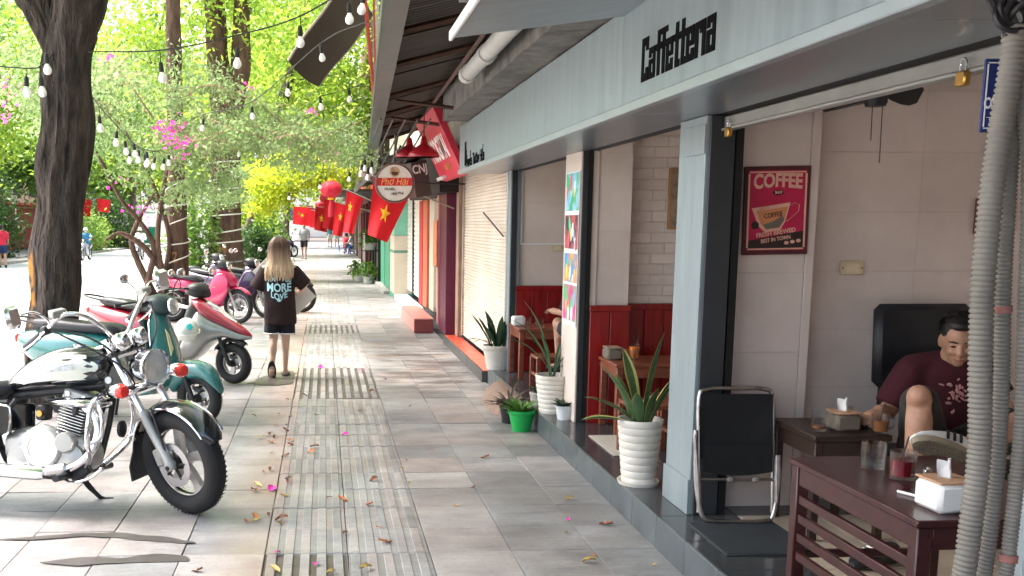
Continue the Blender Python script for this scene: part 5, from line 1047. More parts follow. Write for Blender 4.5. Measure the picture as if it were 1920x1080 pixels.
def classic(label, loc, rot, C, Cd, st=-12):
    o = thing('scooter', label, 'scooter', loc, rot, 'scooters parked on the pavement'); Rw, r, wb = .212, .05, 1.24; M = steer(st, Vector((-.25,0,.8)), 25)
    Q = lambda n, mb, mm, par=o, MM=None: (mb.xf(MM) if MM is not None else mb).build(n, mm, par)
    scooter_common(o, Rw, r, wb, mat('scooter_rim', (.4,.41,.4), .35, .6), M, 3)
    Q('front_fender', shell([(-.25,.24,.36,.06),(-.22,.25,.46,.095),(-.10,.34,.515,.10),(.06,.37,.50,.09),(.17,.31,.42,.07),(.22,.26,.33,.035)], 2.4, 5), C, o, M)
    Q('fork', MB().tube([(0,.085,.21),(-.1,.085,.44)], .02, 8).tube([(0,-.085,.21),(-.1,-.085,.44)], .02, 8), DARKM, o, M)
    rows = []
    for x, z, w, d in ((-.46,.27,.13,.06),(-.36,.27,.19,.075),(-.27,.36,.2,.07),(-.24,.5,.2,.065),(-.275,.66,.185,.06),(-.33,.80,.14,.055),(-.36,.88,.09,.05)):
        rows.append([Vector((x+d*math.copysign(abs(math.cos(a))**.8, math.cos(a))*(1 if math.cos(a) > 0 else .45)-.35*abs(math.sin(a))**2*w, w*math.sin(a), z)) for a in [2*math.pi*k/24 for k in range(24)]])
    ls = Q('leg_shield', MB().loft(rows), C); Q('shield_trim', MB().tube([rw[6]+Vector((0,.004,0)) for rw in rows], .008, 6).tube([rw[18]-Vector((0,.004,0)) for rw in rows], .008, 6), CHROME, ls)
    dc = MB(); dc.prism([(-.03,.55),(.035,.6),(.02,.72),(-.02,.76)], lambda a,b:(-.18-(b-.5)*.28,-.085+a,b), lambda a,b:(-.176-(b-.5)*.28,-.085+a,b)); Q('cream_decal', dc, mat('decal_cream', (.6,.55,.3), .4), ls)
    Q('inner_shield', MB().obox((-.40,0,.60), (.02,.15,.24), RY(-14), .015), Cd)
    Q('headset', shell([(-.22,.90,.97,.05),(-.27,.87,1.02,.10),(-.36,.87,1.04,.125),(-.46,.90,1.02,.09)], 2.4, 4), Cd, o, M); Q('headlamp', MB().lathe([(.065,0),(.06,.018),(.0,.03)], 20, (-.235,0,.945), RY(80)), LAMPG, o, M)
    bars(o, -.38, .985, M, CHROME, True, .34, .1, .17)
    Q('floorboard', shell([(-.36,.23,.31,.16),(-.5,.21,.285,.175),(-.72,.21,.29,.17),(-.82,.24,.40,.13)], 4, 3), C)
    Q('body', shell([(-.70,.30,.55,.10),(-.78,.27,.68,.15),(-.95,.28,.72,.185),(-1.2,.33,.73,.2),(-1.45,.42,.72,.17),(-1.62,.52,.70,.10),(-1.70,.58,.67,.04)], 2.6, 4), C)
    Q('seat', shell([(-.68,.70,.74,.07),(-.76,.69,.79,.12),(-1.0,.70,.80,.15),(-1.3,.71,.82,.14),(-1.5,.72,.81,.09)], 3, 4), LEATHER); Q('tail_lamp', MB().obox((-1.69,0,.64), (.02,.06,.035), None, .012), REDLENS)
    Q('grab_rail', MB().tube(bez([(-1.35,-.15,.76),(-1.6,-.15,.80),(-1.78,-.08,.82),(-1.78,.08,.82),(-1.6,.15,.80),(-1.35,.15,.76)],5), .01, 8), BLACKP); Q('engine', MB().obox((-1.1,.06,.26), (.2,.1,.09), None, .03), DARKM); Q('silencer', MB().tube([(-.95,-.16,.24),(-1.5,-.17,.3)], .05, 14), DARKM); Q('stand', MB().tube([(-.8,.12,.24),(-.86,.16,.01)], .012, 6).tube([(-.8,-.12,.24),(-.86,-.16,.01)], .012, 6), DARKM)
    return o
TEAL = mat('teal_paint', (.025,.15,.145), .25, coat=.9, var=.12); TEALD = mat('dark_teal_plastic', (.012,.03,.032), .4, var=.2)
classic('teal green scooter with cream decal parked behind the cruiser', (-1.02,8.08,.004), (R(-4),0,R(-20)), TEAL, TEALD)
def sport(label, loc, rot, C, C2, st=-8):
    o = thing('scooter', label, 'scooter', loc, rot, 'scooters parked on the pavement'); Rw, r, wb = .207, .05, 1.2; M = steer(st, Vector((-.25,0,.75)), 26)
    Q = lambda n, mb, mm, par=o, MM=None: (mb.xf(MM) if MM is not None else mb).build(n, mm, par)
    scooter_common(o, Rw, r, wb, mat('silver_rim', (.5,.5,.5), .35, .6), M, 3)
    Q('fork', MB().tube([(0,.08,.207),(-.14,.08,.52)], .021, 8).tube([(0,-.08,.207),(-.14,-.08,.52)], .021, 8), DARKM, o, M); Q('inner_fender', arcband((0,0,.207), .225, 50, 150, .06), BLACKP, o, M)
    nb = Q('nose_cover', shell([(.20,.475,.50,.012),(.12,.49,.56,.06),(0,.53,.64,.105),(-.14,.585,.735,.14),(-.28,.65,.815,.16),(-.36,.71,.85,.15),(-.43,.77,.85,.10)], 2.3, 5), C)
    Q('nose_fairing', shell([(.195,.455,.485,.02),(.08,.44,.52,.085),(-.08,.46,.60,.135),(-.2,.42,.66,.165),(-.3,.34,.72,.185),(-.38,.26,.74,.18),(-.46,.21,.60,.165),(-.56,.19,.34,.16)], 2.6, 5), C2)
    hp = MB(); hp.loft([[Vector((x, w*t, z+.012-.02*abs(t)**2)) for t in (-1,-.5,0,.5,1)] for x, z, w in ((.04,.612,.035),(-.06,.68,.065),(-.18,.757,.085),(-.28,.812,.07))], False, False); Q('headlamp', hp, LAMPG, nb)
    Q('inner_shield', shell([(-.36,.40,.78,.13),(-.44,.34,.82,.165),(-.50,.28,.70,.15),(-.56,.25,.4,.13)], 3, 4), mat('dark_grey_plastic', (.045,.05,.05), .5, var=.2))
    Q('headset', shell([(-.30,.86,.93,.06),(-.36,.85,1.0,.11),(-.45,.86,1.01,.12),(-.53,.89,.98,.07)], 2.4, 4), BLACKP, o, M); bars(o, -.45, .955, M, CHROME, True, .33, .1, .13)
    Q('floorboard', shell([(-.50,.18,.25,.15),(-.6,.17,.25,.17),(-.78,.18,.27,.165),(-.86,.22,.38,.12)], 4, 3), C2)
    Q('body', shell([(-.76,.28,.50,.10),(-.84,.27,.63,.15),(-1.0,.32,.68,.18),(-1.25,.42,.72,.185),(-1.5,.54,.75,.14),(-1.7,.64,.76,.06)], 2.4, 4), C); Q('lower_panel', shell([(-.80,.22,.42,.11),(-.95,.2,.45,.165),(-1.2,.28,.46,.15),(-1.35,.38,.48,.1)], 2.6, 4), BLACKP)
    Q('seat', shell([(-.72,.68,.71,.08),(-.8,.67,.755,.13),(-1.0,.69,.765,.15),(-1.2,.71,.82,.14),(-1.45,.74,.84,.10),(-1.55,.77,.82,.05)], 3, 4), LEATHER); Q('tail_lamp', MB().obox((-1.68,0,.70), (.025,.08,.03), None, .012), REDLENS)
    Q('grab_rail', MB().tube(bez([(-1.4,-.13,.79),(-1.65,-.13,.84),(-1.75,0,.86),(-1.65,.13,.84),(-1.4,.13,.79)],5), .011, 8), BLACKP); Q('engine', MB().obox((-1.05,.06,.25), (.2,.1,.08), None, .03), DARKM); Q('silencer', MB().tube([(-.9,-.15,.22),(-1.4,-.16,.3)], .05, 14), DARKM); Q('stand', MB().tube([(-.8,.12,.2),(-.86,.16,.01)], .012, 6).tube([(-.8,-.12,.2),(-.86,-.16,.01)], .012, 6), DARKM)
    return o
CRIM = mat('crimson_paint', (.28,.014,.028), .22, coat=.9, var=.1); SILV = mat('silver_paint', (.28,.3,.29), .3, .5, coat=.5, var=.06)
sport('crimson and silver scooter with a pointed nose beside the walking girl', (-.93,10.17,.004), (R(-4),0,R(-22)), CRIM, SILV)
hm = thing('helmet', 'white helmet with a blue star hung on the crimson scooter', 'helmet', (-1.36,10.0,.57)); MB().ball((0,0,0), (.115,.135,.12), 20).build('dome', mat('helmet_white', (.72,.76,.68), .25, coat=.5, var=.05), hm); MB().lathe([(.035,0),(.012,.003)], 5, (.045,-.124,.04), RX(80)).build('star_decal', mat('cyan_print', (.02,.5,.5), .4), hm); MB().torus((0,0,-.02), .128, .008, RX(12), 24, 6).build('rim_seal', mat('helmet_white', (.7,.7,.7)), hm)
def underbone(label, loc, rot, C, C2, st=-10, group='motorbikes parked on the pavement', dark=BLACKP):
    o = thing('motorbike', label, 'motorbike', loc, rot, group); Rw, r, wb = .28, .04, 1.22; M = steer(st, Vector((-.28,0,.8)), 26)
    Q = lambda n, mb, mm, par=o, MM=None: (mb.xf(MM) if MM is not None else mb).build(n, mm, par)
    scooter_common(o, Rw, r, wb, mat('silver_rim', (.5,.5,.5), .35, .6), M, 5, 'spoke', 1)
    for s_ in (-1,1): Q('fork_leg', MB().tube([(0,s_*.075,.28),(-.13,s_*.075,.55),(-.24,s_*.07,.8)], [.026,.024,.017], 10), ALU, o, M)
    Q('front_fender', arcband((0,0,.28), .292, 40, 140, .055, crown=.02), C, o, M)
    Q('front_cover', shell([(-.02,.60,.68,.04),(-.10,.58,.80,.10),(-.22,.60,.88,.14),(-.34,.66,.90,.13),(-.42,.72,.86,.06)], 2.3, 4), C)
    for s_ in (-1,1): Q('leg_shield', shell([(-.12,.50,.72,.02),(-.2,.36,.80,.03),(-.34,.28,.78,.035),(-.46,.26,.60,.03),(-.56,.28,.42,.015)], 2.4, 4, yc=s_*.15), C)
    Q('headset', shell([(-.14,.88,.94,.05),(-.2,.86,1.0,.10),(-.3,.87,1.03,.12),(-.4,.9,1.0,.07)], 2.4, 4), dark, o, M); Q('headlamp', MB().lathe([(.07,0),(.06,.02),(.0,.035)], 18, (-.165,0,.93), RY(75)), LAMPG, o, M); bars(o, -.32, .975, M, CHROME, True, .32, .1, .15)
    Q('spine', shell([(-.34,.52,.66,.07),(-.5,.42,.56,.06),(-.66,.42,.58,.08),(-.8,.46,.68,.1)], 2.6, 3), C2); Q('body', shell([(-.72,.42,.66,.07),(-.86,.46,.71,.13),(-1.1,.52,.73,.13),(-1.4,.60,.76,.10),(-1.62,.68,.77,.04)], 2.4, 4), C)
    Q('seat', shell([(-.66,.66,.70,.07),(-.76,.66,.76,.12),(-1.0,.70,.77,.14),(-1.3,.73,.82,.12),(-1.5,.76,.82,.06)], 3, 4), LEATHER); Q('engine', MB().obox((-.62,0,.30), (.16,.13,.09), None, .03), ALU); Q('silencer', MB().tube([(-.6,-.15,.2),(-.95,-.16,.26),(-1.4,-.17,.34)], [.018,.04,.045], 12), CHROME); Q('rear_fender', arcband((-1.22,0,.28), .3, 40, 160, .06), dark); Q('tail_lamp', MB().obox((-1.6,0,.70), (.03,.06,.035), None, .012), REDLENS); Q('stand', MB().tube([(-.7,.1,.26),(-.74,.17,.01)], .012, 6), DARKM)
    return o
MAG = mat('magenta_red_paint', (.5,.012,.09), .22, coat=.9, var=.1); PURP = mat('dark_violet_paint', (.03,.012,.05), .25, coat=.8, var=.2)
ub = underbone('magenta red motorbike parked in front of the thick roped tree', (-1.40,16.4,.004), (R(-4),0,R(-22)), MAG, BLACKP)
ub2 = underbone('dark violet motorbike parked just left of the girl', (-1.02,17.4,.004), (R(-4),0,R(-26)), PURP, BLACKP)
underbone('dark motorbike mostly hidden behind the girl, front wheel showing', (-.42,18.5,.004), (R(-3),0,R(-12)), mat('charcoal_paint', (.02,.02,.022), .3, coat=.5), BLACKP)
for i, (x, y, a, lab) in enumerate(((-1.7,42,-40,'dark motorbike far along the kerb behind the walker'),(-1.6,44.5,-35,'second dark motorbike far along the kerb'),(-1.5,50,-30,'farthest motorbike parked along the kerb'),(-1.9,20.2,-25,'motorbike half hidden behind the slim roped trunk'))):
    dup(ub2, (x,y,.004), (R(-4),0,R(a)), lab)
for i, (x, y, a, lab) in enumerate(((-14.6,41,20,'motorbike parked across the road behind the red shirted walker'),(-14.5,44.5,30,'second motorbike parked across the road left of the gnarled trunk'),(-14.4,78,60,'far motorbike parked across the road by the kiosk'))):
    dup(ub2 if i else ub, (x,y,-.005), (R(-4),0,R(a)), lab, 'motorbikes parked across the road')
# ================================================================ people
def remesh(o, vox=.012, it=6):
    m = o.modifiers.new('Remesh', 'REMESH'); m.mode = 'VOXEL'; m.voxel_size = vox; m.use_smooth_shade = True
    s_ = o.modifiers.new('Smooth', 'SMOOTH'); s_.iterations = it; s_.factor = .5; return o
def ell(c, rx, ry, n=20): return [Vector((c[0]+rx*math.cos(2*math.pi*k/n), c[1]+ry*math.sin(2*math.pi*k/n), c[2])) for k in range(n)]
def limb(mb, pts, rad, n=12): mb.tube(pts, rad, n); [mb.ball(p, r_*.98, 10) for p, r_ in zip(pts, rad)]
def hand(mb, wrist, d, palm_n, s_=1.0, curl=.5, side=1):
    """palm and five fingers; d: pointing direction, palm_n: palm normal"""
    d = Vector(d).normalized(); pn = Vector(palm_n); pn = (pn-d*pn.dot(d)).normalized(); sd = d.cross(pn)*side; w = Vector(wrist)
    mb.tube([w, w+d*.045*s_, w+d*.085*s_], [.026*s_,.036*s_,.034*s_], 10, True, .5)
    for k, L in enumerate((.062,.072,.068,.054)):
        b = w+d*.082*s_+sd*(.027-.018*k)*s_; a1 = curl; p1 = b+(d*math.cos(a1)+pn*math.sin(a1))*L*.5*s_; a2 = curl*2; p2 = p1+(d*math.cos(a2)+pn*math.sin(a2))*L*.5*s_; mb.tube([b-d*.01, p1, p2], [.0092*s_,.0088*s_,.0072*s_], 8)
    b = w+d*.025*s_+sd*.03*s_; p1 = b+(d*.6+sd*.7+pn*.3).normalized()*.035*s_; mb.tube([b, p1, p1+(d*.85+sd*.2+pn*.4).normalized()*.03*s_], [.012*s_,.0105*s_,.008*s_], 8)
def head(mb, c, fwd, s_=1.0, face=True):
    c = Vector(c); f = Vector(fwd).normalized(); up = Vector((0,0,1)); up = (up-f*up.dot(f)).normalized(); r_ = f.cross(up); A = Matrix((r_, f, up)).transposed()
    mb.ball(c+A@Vector((0,-.012,.022))*s_, (.074*s_,.092*s_,.09*s_), 20, A); mb.ball(c+A@Vector((0,.022,-.035))*s_, (.058*s_,.064*s_,.075*s_), 16, A); mb.ball(c+A@Vector((0,.058,-.088))*s_, (.028*s_,.024*s_,.022*s_), 10, A)
    if face:
        mb.tube([c+A@Vector((0,.086,.012))*s_, c+A@Vector((0,.104,-.022))*s_, c+A@Vector((0,.092,-.036))*s_], [.008*s_,.014*s_,.012*s_], 8); mb.tube([c+A@Vector((-.022,.082,-.062))*s_, c+A@Vector((0,.09,-.06))*s_, c+A@Vector((.022,.082,-.062))*s_], [.005*s_,.009*s_,.005*s_], 8)
        for q in (-1,1): mb.ball(c+A@Vector((q*.032,.07,-.022))*s_, .024*s_, 8)
    for q in (-1,1): mb.ball(c+A@Vector((q*.076,-.008,-.008))*s_, (.012*s_,.02*s_,.034*s_), 10, A)
    return A
def face_bits(o, c, A, s_=1.0):
    c = Vector(c)
    for q in (-1,1):
        MB().ball(c+A@Vector((q*.031,.083,.006))*s_, (.011*s_,.006*s_,.0042*s_), 10, A).build('eye', mat('eye_dark', (.02,.015,.012), .2), o); MB().tube([c+A@Vector((q*.013,.09,.026))*s_, c+A@Vector((q*.032,.088,.031))*s_, c+A@Vector((q*.05,.076,.026))*s_], [.003*s_,.0042*s_,.002*s_], 6).build('eyebrow', HAIRB, o)
    MB().tube([c+A@Vector((-.021,.084,-.061))*s_, c+A@Vector((0,.0965,-.06))*s_, c+A@Vector((.021,.084,-.061))*s_], [.003*s_,.0055*s_,.003*s_], 6, True, .7).build('lips', mat('lips', (.36,.13,.11), .45), o)
def short_hair(o, c, A, m=HAIRB, s_=1.0):
    mb = MB(); c = Vector(c)
    mb.ball(c+A@Vector((0,-.03,.042))*s_, (.081*s_,.094*s_,.086*s_), 20, A); mb.ball(c+A@Vector((0,-.05,-.01))*s_, (.075*s_,.06*s_,.08*s_), 16, A); mb.ball(c+A@Vector((0,.03,.098))*s_, (.06*s_,.05*s_,.028*s_), 14, A)
    i0 = 0
    for i in range(len(mb.v)):
        p = Vector(mb.v[i]); mb.v[i] = tuple(p+(p-c).normalized()*.006*noise.noise(p*60))
    mb.build('hair', m, o)
def torso(mb, pel, che, shl, shr, neck, wp=(.15,.10), ww=(.135,.09), wc=(.165,.105), n=20):
    pel, che, neck = Vector(pel), Vector(che), Vector(neck); sh = (Vector(shl)+Vector(shr))/2; ax = (Vector(shr)-Vector(shl)).normalized(); yv = Vector((0,0,1)).cross(ax).normalized(); rings = []
    for p, (a, b) in ((pel-Vector((0,0,.08)),(wp[0]*.8,wp[1]*.85)),(pel,wp),(pel.lerp(che,.45),ww),(che,wc),(che.lerp(sh,.75),(wc[0]*1.02,wc[1]*.85)),(sh+Vector((0,0,.03)),(wc[0]*.6,wc[1]*.6)),(sh.lerp(neck,.7),(.055,.055))): rings.append([p+ax*a*math.cos(2*math.pi*k/n)+yv*b*math.sin(2*math.pi*k/n) for k in range(n)])
    mb.loft(rings)
# ---------------------------------------------------------------- girl walking away
GR = thing('person', 'girl walking away, long blond-tipped hair, dark printed tee and black shorts', 'person', (-.47,10.62,.005))
J = dict(pel=(0,0,.74), che=(0,.01,1.03), neck=(0,.0,1.2), head=(0,.02,1.33), sl=(-.155,0,1.15), sr=(.155,0,1.15))
bm = MB(); torso(bm, J['pel'], J['che'], J['sl'], J['sr'], J['neck'], (.145,.1), (.12,.085), (.14,.095)); bm.tube([(0,0,1.16),(0,.01,1.27)], .045, 12); head(bm, J['head'], (.1,1,-.05), .95)
limb(bm, [(-.15,0,1.14),(-.235,.03,.95),(-.16,.2,.90)], [.038,.032,.026]); limb(bm, [(.15,0,1.14),(.27,.04,.98),(.20,.2,.88)], [.042,.036,.028])
hand(bm, (-.16,.2,.90), (.5,.6,.3), (1,0,0), .85, .9, 1); hand(bm, (.20,.2,.88), (-.5,.6,.1), (-1,0,0), .85, .9, -1)
limb(bm, [(-.075,0,.72),(-.07,.0,.42),(-.085,-.10,.115)], [.08,.048,.028]); limb(bm, [(.075,0,.72),(.055,.03,.41),(.045,.08,.075)], [.08,.048,.028]); bm.ball((-.071,-.06,.31), (.042,.047,.1), 12); bm.ball((.052,.035,.30), (.042,.047,.1), 12)
bm.tube([(-.085,-.12,.10),(-.09,-.085,.06),(-.092,-.03,.022),(-.093,.01,.018)], [.032,.032,.034,.026], 10); bm.tube([(.045,.06,.04),(.048,.13,.035),(.05,.21,.022)], [.032,.034,.026], 10)
body = remesh(bm.build('body', SKIN2, GR), .009, 4)
TEE = mat('dark_brown_tee', (.022,.009,.009), .85, var=.2, vs=6, bump=.15, bs=14)
sh = MB(); rings = []
for z, a, b, x, y in ((.555,.168,.125,.01,0),(.62,.168,.125,.008,0),(.75,.162,.12,.004,0),(.9,.158,.118,0,0),(1.02,.16,.118,0,0),(1.12,.158,.108,0,0),(1.17,.13,.085,0,0),(1.215,.065,.06,0,.005)): rings.append(ell((x,y,z), a, b, 24))
sh.loft(rings); sh.tube([(-.13,0,1.13),(-.19,.01,1.02),(-.235,.025,.93)], [.075,.08,.085], 14); sh.tube([(.13,0,1.13),(.2,.015,1.04),(.272,.03,.955)], [.075,.08,.085], 14)
for i in range(len(sh.v)):
    p = Vector(sh.v[i]); q = noise.noise((p.x*11, p.y*11, p.z*6)); sh.v[i] = (p.x+.018*q, p.y+.018*q, p.z)
SHR = remesh(sh.build('tee_shirt', TEE, GR), .011, 5)
so_ = MB(); NAVY = mat('navy_shorts', (.008,.009,.016), .8, var=.2)
so_.loft([ell((0,0,z), a, b, 20) for z, a, b in ((.60,.15,.115),(.7,.15,.115),(.8,.14,.105))]); so_.tube([(-.075,.0,.68),(-.085,-.003,.56),(-.092,-.005,.46)], [.09,.08,.078], 16); so_.tube([(.075,.005,.68),(.078,.01,.56),(.082,.015,.455)], [.09,.08,.078], 16); SO = remesh(so_.build('shorts', NAVY, GR), .011, 3)
MB().torus((-.092,-.005,.463), .075, .007, None, 24, 6).build('white_hem', PAPER, SO); MB().torus((.082,.015,.458), .075, .007, None, 24, 6).build('white_hem', PAPER, SO); MB().tube([(-.175,-.01,.47),(-.165,-.0,.58)], .008, 6).build('white_piping', PAPER, SO)
# hair: shell plus strands, brown at the crown and blond at the tips
HM = mat('ombre_hair', (.1,.05,.028), .45, var=.25, vs=30, stretch=(3,3,.15)); t_ = HM.node_tree
tc = t_.nodes.new('ShaderNodeTexCoord'); sp_ = t_.nodes.new('ShaderNodeSeparateXYZ'); mr_ = t_.nodes.new('ShaderNodeMapRange'); mr_.inputs[1].default_value = 1.36; mr_.inputs[2].default_value = 1.16; mx_ = t_.nodes.new('ShaderNodeMix'); mx_.data_type = 'RGBA'; mx_.blend_type = 'MIX'
bs0 = t_.nodes['Principled BSDF']; src = bs0.inputs['Base Color'].links[0].from_socket; t_.links.new(tc.outputs['Object'], sp_.inputs[0]); t_.links.new(sp_.outputs[2], mr_.inputs[0]); t_.links.new(mr_.outputs[0], mx_.inputs[0]); t_.links.new(src, mx_.inputs[6]); mx_.inputs[7].default_value = (.6,.42,.26,1); gi_ = t_.nodes.new('ShaderNodeNewGeometry'); mr2 = t_.nodes.new('ShaderNodeMapRange'); mr2.inputs[3].default_value = .45; mr2.inputs[4].default_value = 1.35; t_.links.new(gi_.outputs['Random Per Island'], mr2.inputs[0]); hv_ = t_.nodes.new('ShaderNodeHueSaturation'); t_.links.new(mr2.outputs[0], hv_.inputs['Value']); t_.links.new(mx_.outputs[2], hv_.inputs['Color']); t_.links.new(hv_.outputs[0], bs0.inputs['Base Color'])
hr = MB(); hr.loft([ell((0,y,z), a, b, 24) for z, a, b, y in ((1.10,.095,.025,-.085),(1.16,.105,.035,-.078),(1.24,.097,.05,-.052),(1.32,.086,.085,-.012),(1.38,.09,.1,.0),(1.42,.076,.088,.005),(1.45,.045,.055,.008),(1.46,.01,.01,.008))])
for k in range(260):
    a = -math.pi*(.06+.88*random.random()); j = random.gauss(0,.006); x0, y0 = math.cos(a), math.sin(a); zt = random.choice((1.02,1.05,1.07,1.04,1.09))+random.gauss(0,.015); sx = random.gauss(0,.012)
    hr.tube(bez([(x0*.045,y0*.05,1.462),(x0*.096+j,y0*.108,1.385),(x0*.112+j,-.03+y0*.085,1.23),(x0*.135+j+sx*.5,-.065+y0*.07,1.13),(x0*.135+sx,-.08+y0*.06,zt)],3), [.006,.0075,.0075,.0075,.0075,.0075,.0075,.007,.006,.0055,.005,.004,.002], 5)
hr.build('hair', HM, GR)
# heart-shaped print on the back
PRT = mat('pale_blue_print', (.45,.72,.76), .7, var=.12, vs=20)
def yb(x): return -.118*math.sqrt(max(0, 1-(x/.164)**2))-.012
for body_, zc, hw_, zh_, f in (('WANT YOU',1.035,.125,.056,lambda x: .010*math.cos(x/.12*math.pi)),('MORE',.955,.125,.09,lambda x: -.012+.25*abs(x)*.3),('LOVE',.862,.085,.068,lambda x: -.018+.42*abs(x))):
    me = text_mesh(body_, 1.0, 0, 'CENTER', .03); xs = [v.co.x for v in me.vertices]; ys = [v.co.y for v in me.vertices]; x0, x1, y0, y1 = min(xs), max(xs), min(ys), max(ys)
    for v in me.vertices:
        x = ((v.co.x-x0)/(x1-x0)-.5)*2*hw_; z = zc+((v.co.y-y0)/(y1-y0)-.5)*zh_+f(x); v.co = Vector((x, yb(x)-.002, z))
    obj('print_lettering', me, PRT, SHR)
d_ = MB(); d_.ball((0,yb(0)-.0,.815), (.022,.003,.016), 12); d_.build('print_drop', PRT, SHR)
BLKR = mat('black_rubber', (.012,.012,.012), .6)
ff = MB(); 
def sole(mb, M, L=.24, w=.045):
    pts = [(L*.5*math.cos(a), w*(1+.18*math.cos(a))*math.sin(a)) for a in [2*math.pi*k/24 for k in range(24)]]; i0 = mb.mark(); mb.prism(pts, lambda a,b:(b,a,-.009), lambda a,b:(b,a,.009)); mb.xf(M, i0)
sole(ff, Matrix.Translation((-.088,-.085,.085))@Matrix.Rotation(R(-58),4,'X')); ff.build('flip_flop', BLKR, GR); ff = MB(); sole(ff, Matrix.Translation((.048,.12,.012))); ff.build('flip_flop', BLKR, GR)
bd = tag(MB().obox((0,0,0), (.33,.004,.15), None, .002).build('menu_board', mat('board_white', (.72,.68,.6), .6, var=.05)), 'large white board carried in front of the walking girl', 'board'); bd.location = (-.43,10.88,.965); bd.rotation_euler = (0,R(46),0)
# ---------------------------------------------------------------- generic figures
def person(label, loc, rz, h, pose, shirt, shorts, hairm=HAIRB, helmet=None, mask=None, legs_long=False, face=True, group=None, sleeve=.5, vox=.016, parent_hair=True):
    o = thing('person', label, 'person', loc, rz, group); k = h/1.7
    P_ = {n: Vector(v)*k for n, v in pose.items()}; bm = MB(); torso(bm, P_['pel'], P_['che'], P_['sl'], P_['sr'], P_['neck'], (.15*k,.11*k), (.135*k,.1*k), (.165*k,.11*k)); bm.tube([P_['neck']-Vector((0,0,.05)), P_['neck'].lerp(P_['head'],.6)], .052*k, 12); A = head(bm, P_['head'], pose.get('look', (0,1,0)), k, face)
    for s_ in 'lr':
        limb(bm, [P_['s'+s_],P_['e'+s_],P_['w'+s_]], [.047*k,.04*k,.03*k]); hand(bm, P_['w'+s_], P_['w'+s_]-P_['e'+s_], (0,.3,-1), .95*k, .5, 1 if s_ == 'l' else -1)
        limb(bm, [P_['h'+s_],P_['k'+s_],P_['a'+s_]], [.09*k,.062*k,.038*k]); bm.ball(P_['k'+s_].lerp(P_['a'+s_],.3)-Vector((0,.015*k,0)), .056*k, 10); bm.tube([P_['a'+s_]-Vector((0,.03*k,.02*k)), P_['t'+s_]], [.042*k,.03*k], 10)
    B = remesh(bm.build('body', SKIN, o), vox, 4)
    if face: face_bits(o, P_['head'], A, k)
    sm = MB(); torso(sm, P_['pel'], P_['che'], P_['sl'], P_['sr'], P_['neck']-Vector((0,0,.03*k)), (.178*k,.135*k), (.165*k,.125*k), (.188*k,.13*k))
    sm.tube([P_['sl'],P_['sr']], .068*k, 12)
    for s_ in 'lr': a, b = P_['s'+s_], P_['e'+s_]; sm.tube([a, a.lerp(b, sleeve), a.lerp(b, min(1,sleeve*1.9))], [.068*k,.066*k,.062*k], 12)
    if sleeve > .9:
        for s_ in 'lr': sm.tube([P_['e'+s_], P_['e'+s_].lerp(P_['w'+s_],.95)], [.06*k,.045*k], 10)
    remesh(sm.build('shirt', shirt, o), vox, 4)
    st_ = MB(); st_.ball(P_['pel']-Vector((0,0,.02*k)), (.165*k,.13*k,.13*k), 16)
    for s_ in 'lr':
        a, b, c = P_['h'+s_], P_['k'+s_], P_['a'+s_]; st_.tube([a, a.lerp(b,.5), a.lerp(b,.95 if legs_long else .8)], [.105*k,.098*k,.088*k], 14)
        if legs_long: st_.tube([b, b.lerp(c,.95)], [.082*k,.06*k], 12)
    remesh(st_.build('trousers' if legs_long else 'shorts', shorts, o), vox, 3)
    sm = MB()
    for s_ in 'lr': sm = MB(); sm.tube([P_['a'+s_]-Vector((0,.05*k,.035*k)), P_['t'+s_]+Vector((0,.015,-.005))], [.05*k,.042*k], 10, True, .6); sm.build('shoe', BLKR, o)
    if helmet is None: short_hair(o, P_['head'], A, hairm, k)
    else:
        c = P_['head']; hm_ = MB(); n = 20; rr = []
        for i in range(8):
            t = math.pi*(.0+i/7*.58); rr.append([c+A@(Vector((.105*max(math.sin(t),.01)*math.cos(2*math.pi*q/n), .125*max(math.sin(t),.01)*math.sin(2*math.pi*q/n)-.01, .02+.115*math.cos(t)))*k) for q in range(n)])
        hm_.loft(rr, False); hm_.loft([[p*.97+c*.03 for p in r_] for r_ in rr], False); hp_ = hm_.build('helmet', helmet, o); MB().obox(c+A@Vector((0,.13,.045))*k, (.07*k,.035*k,.006*k), A, .004).build('visor', helmet, hp_)
    if mask: MB().ball(P_['head']+A@Vector((0,.05,-.05))*k, (.062*k,.056*k,.05*k), 14, A).build('face_mask', mask, o)
    return o
WALK = dict(pel=(0,0,.92), che=(0,.02,1.22), neck=(0,.02,1.43), head=(0,.04,1.575), sl=(-.19,.01,1.38), sr=(.19,.01,1.38), el=(-.24,-.1,1.12), er=(.24,.1,1.12), wl=(-.23,-.02,.9), wr=(.23,.26,.98), hl=(-.09,0,.88), hr=(.09,0,.88), kl=(-.09,.16,.5), kr=(.09,-.02,.49), al=(-.09,.14,.09), ar=(.09,-.24,.14), tl=(-.09,.29,.04), tr=(.1,-.14,.03))
STAND = dict(WALK, kl=(-.1,.02,.49), al=(-.1,0,.08), tl=(-.12,.13,.03), kr=(.1,.02,.49), ar=(.1,0,.08), tr=(.12,.13,.03), er=(.25,-.05,1.12), wr=(.24,.06,.88))
RIDE = dict(pel=(0,0,.80), che=(0,.06,1.08), neck=(0,.1,1.29), head=(0,.14,1.43), sl=(-.19,.09,1.24), sr=(.19,.09,1.24), el=(-.27,.24,1.02), er=(.27,.24,1.02), wl=(-.27,.46,1.0), wr=(.27,.46,1.0), hl=(-.1,.02,.76), hr=(.1,.02,.76), kl=(-.15,.36,.66), kr=(.15,.36,.66), al=(-.15,.28,.33), ar=(.15,.28,.33), tl=(-.15,.42,.29), tr=(.15,.42,.29))
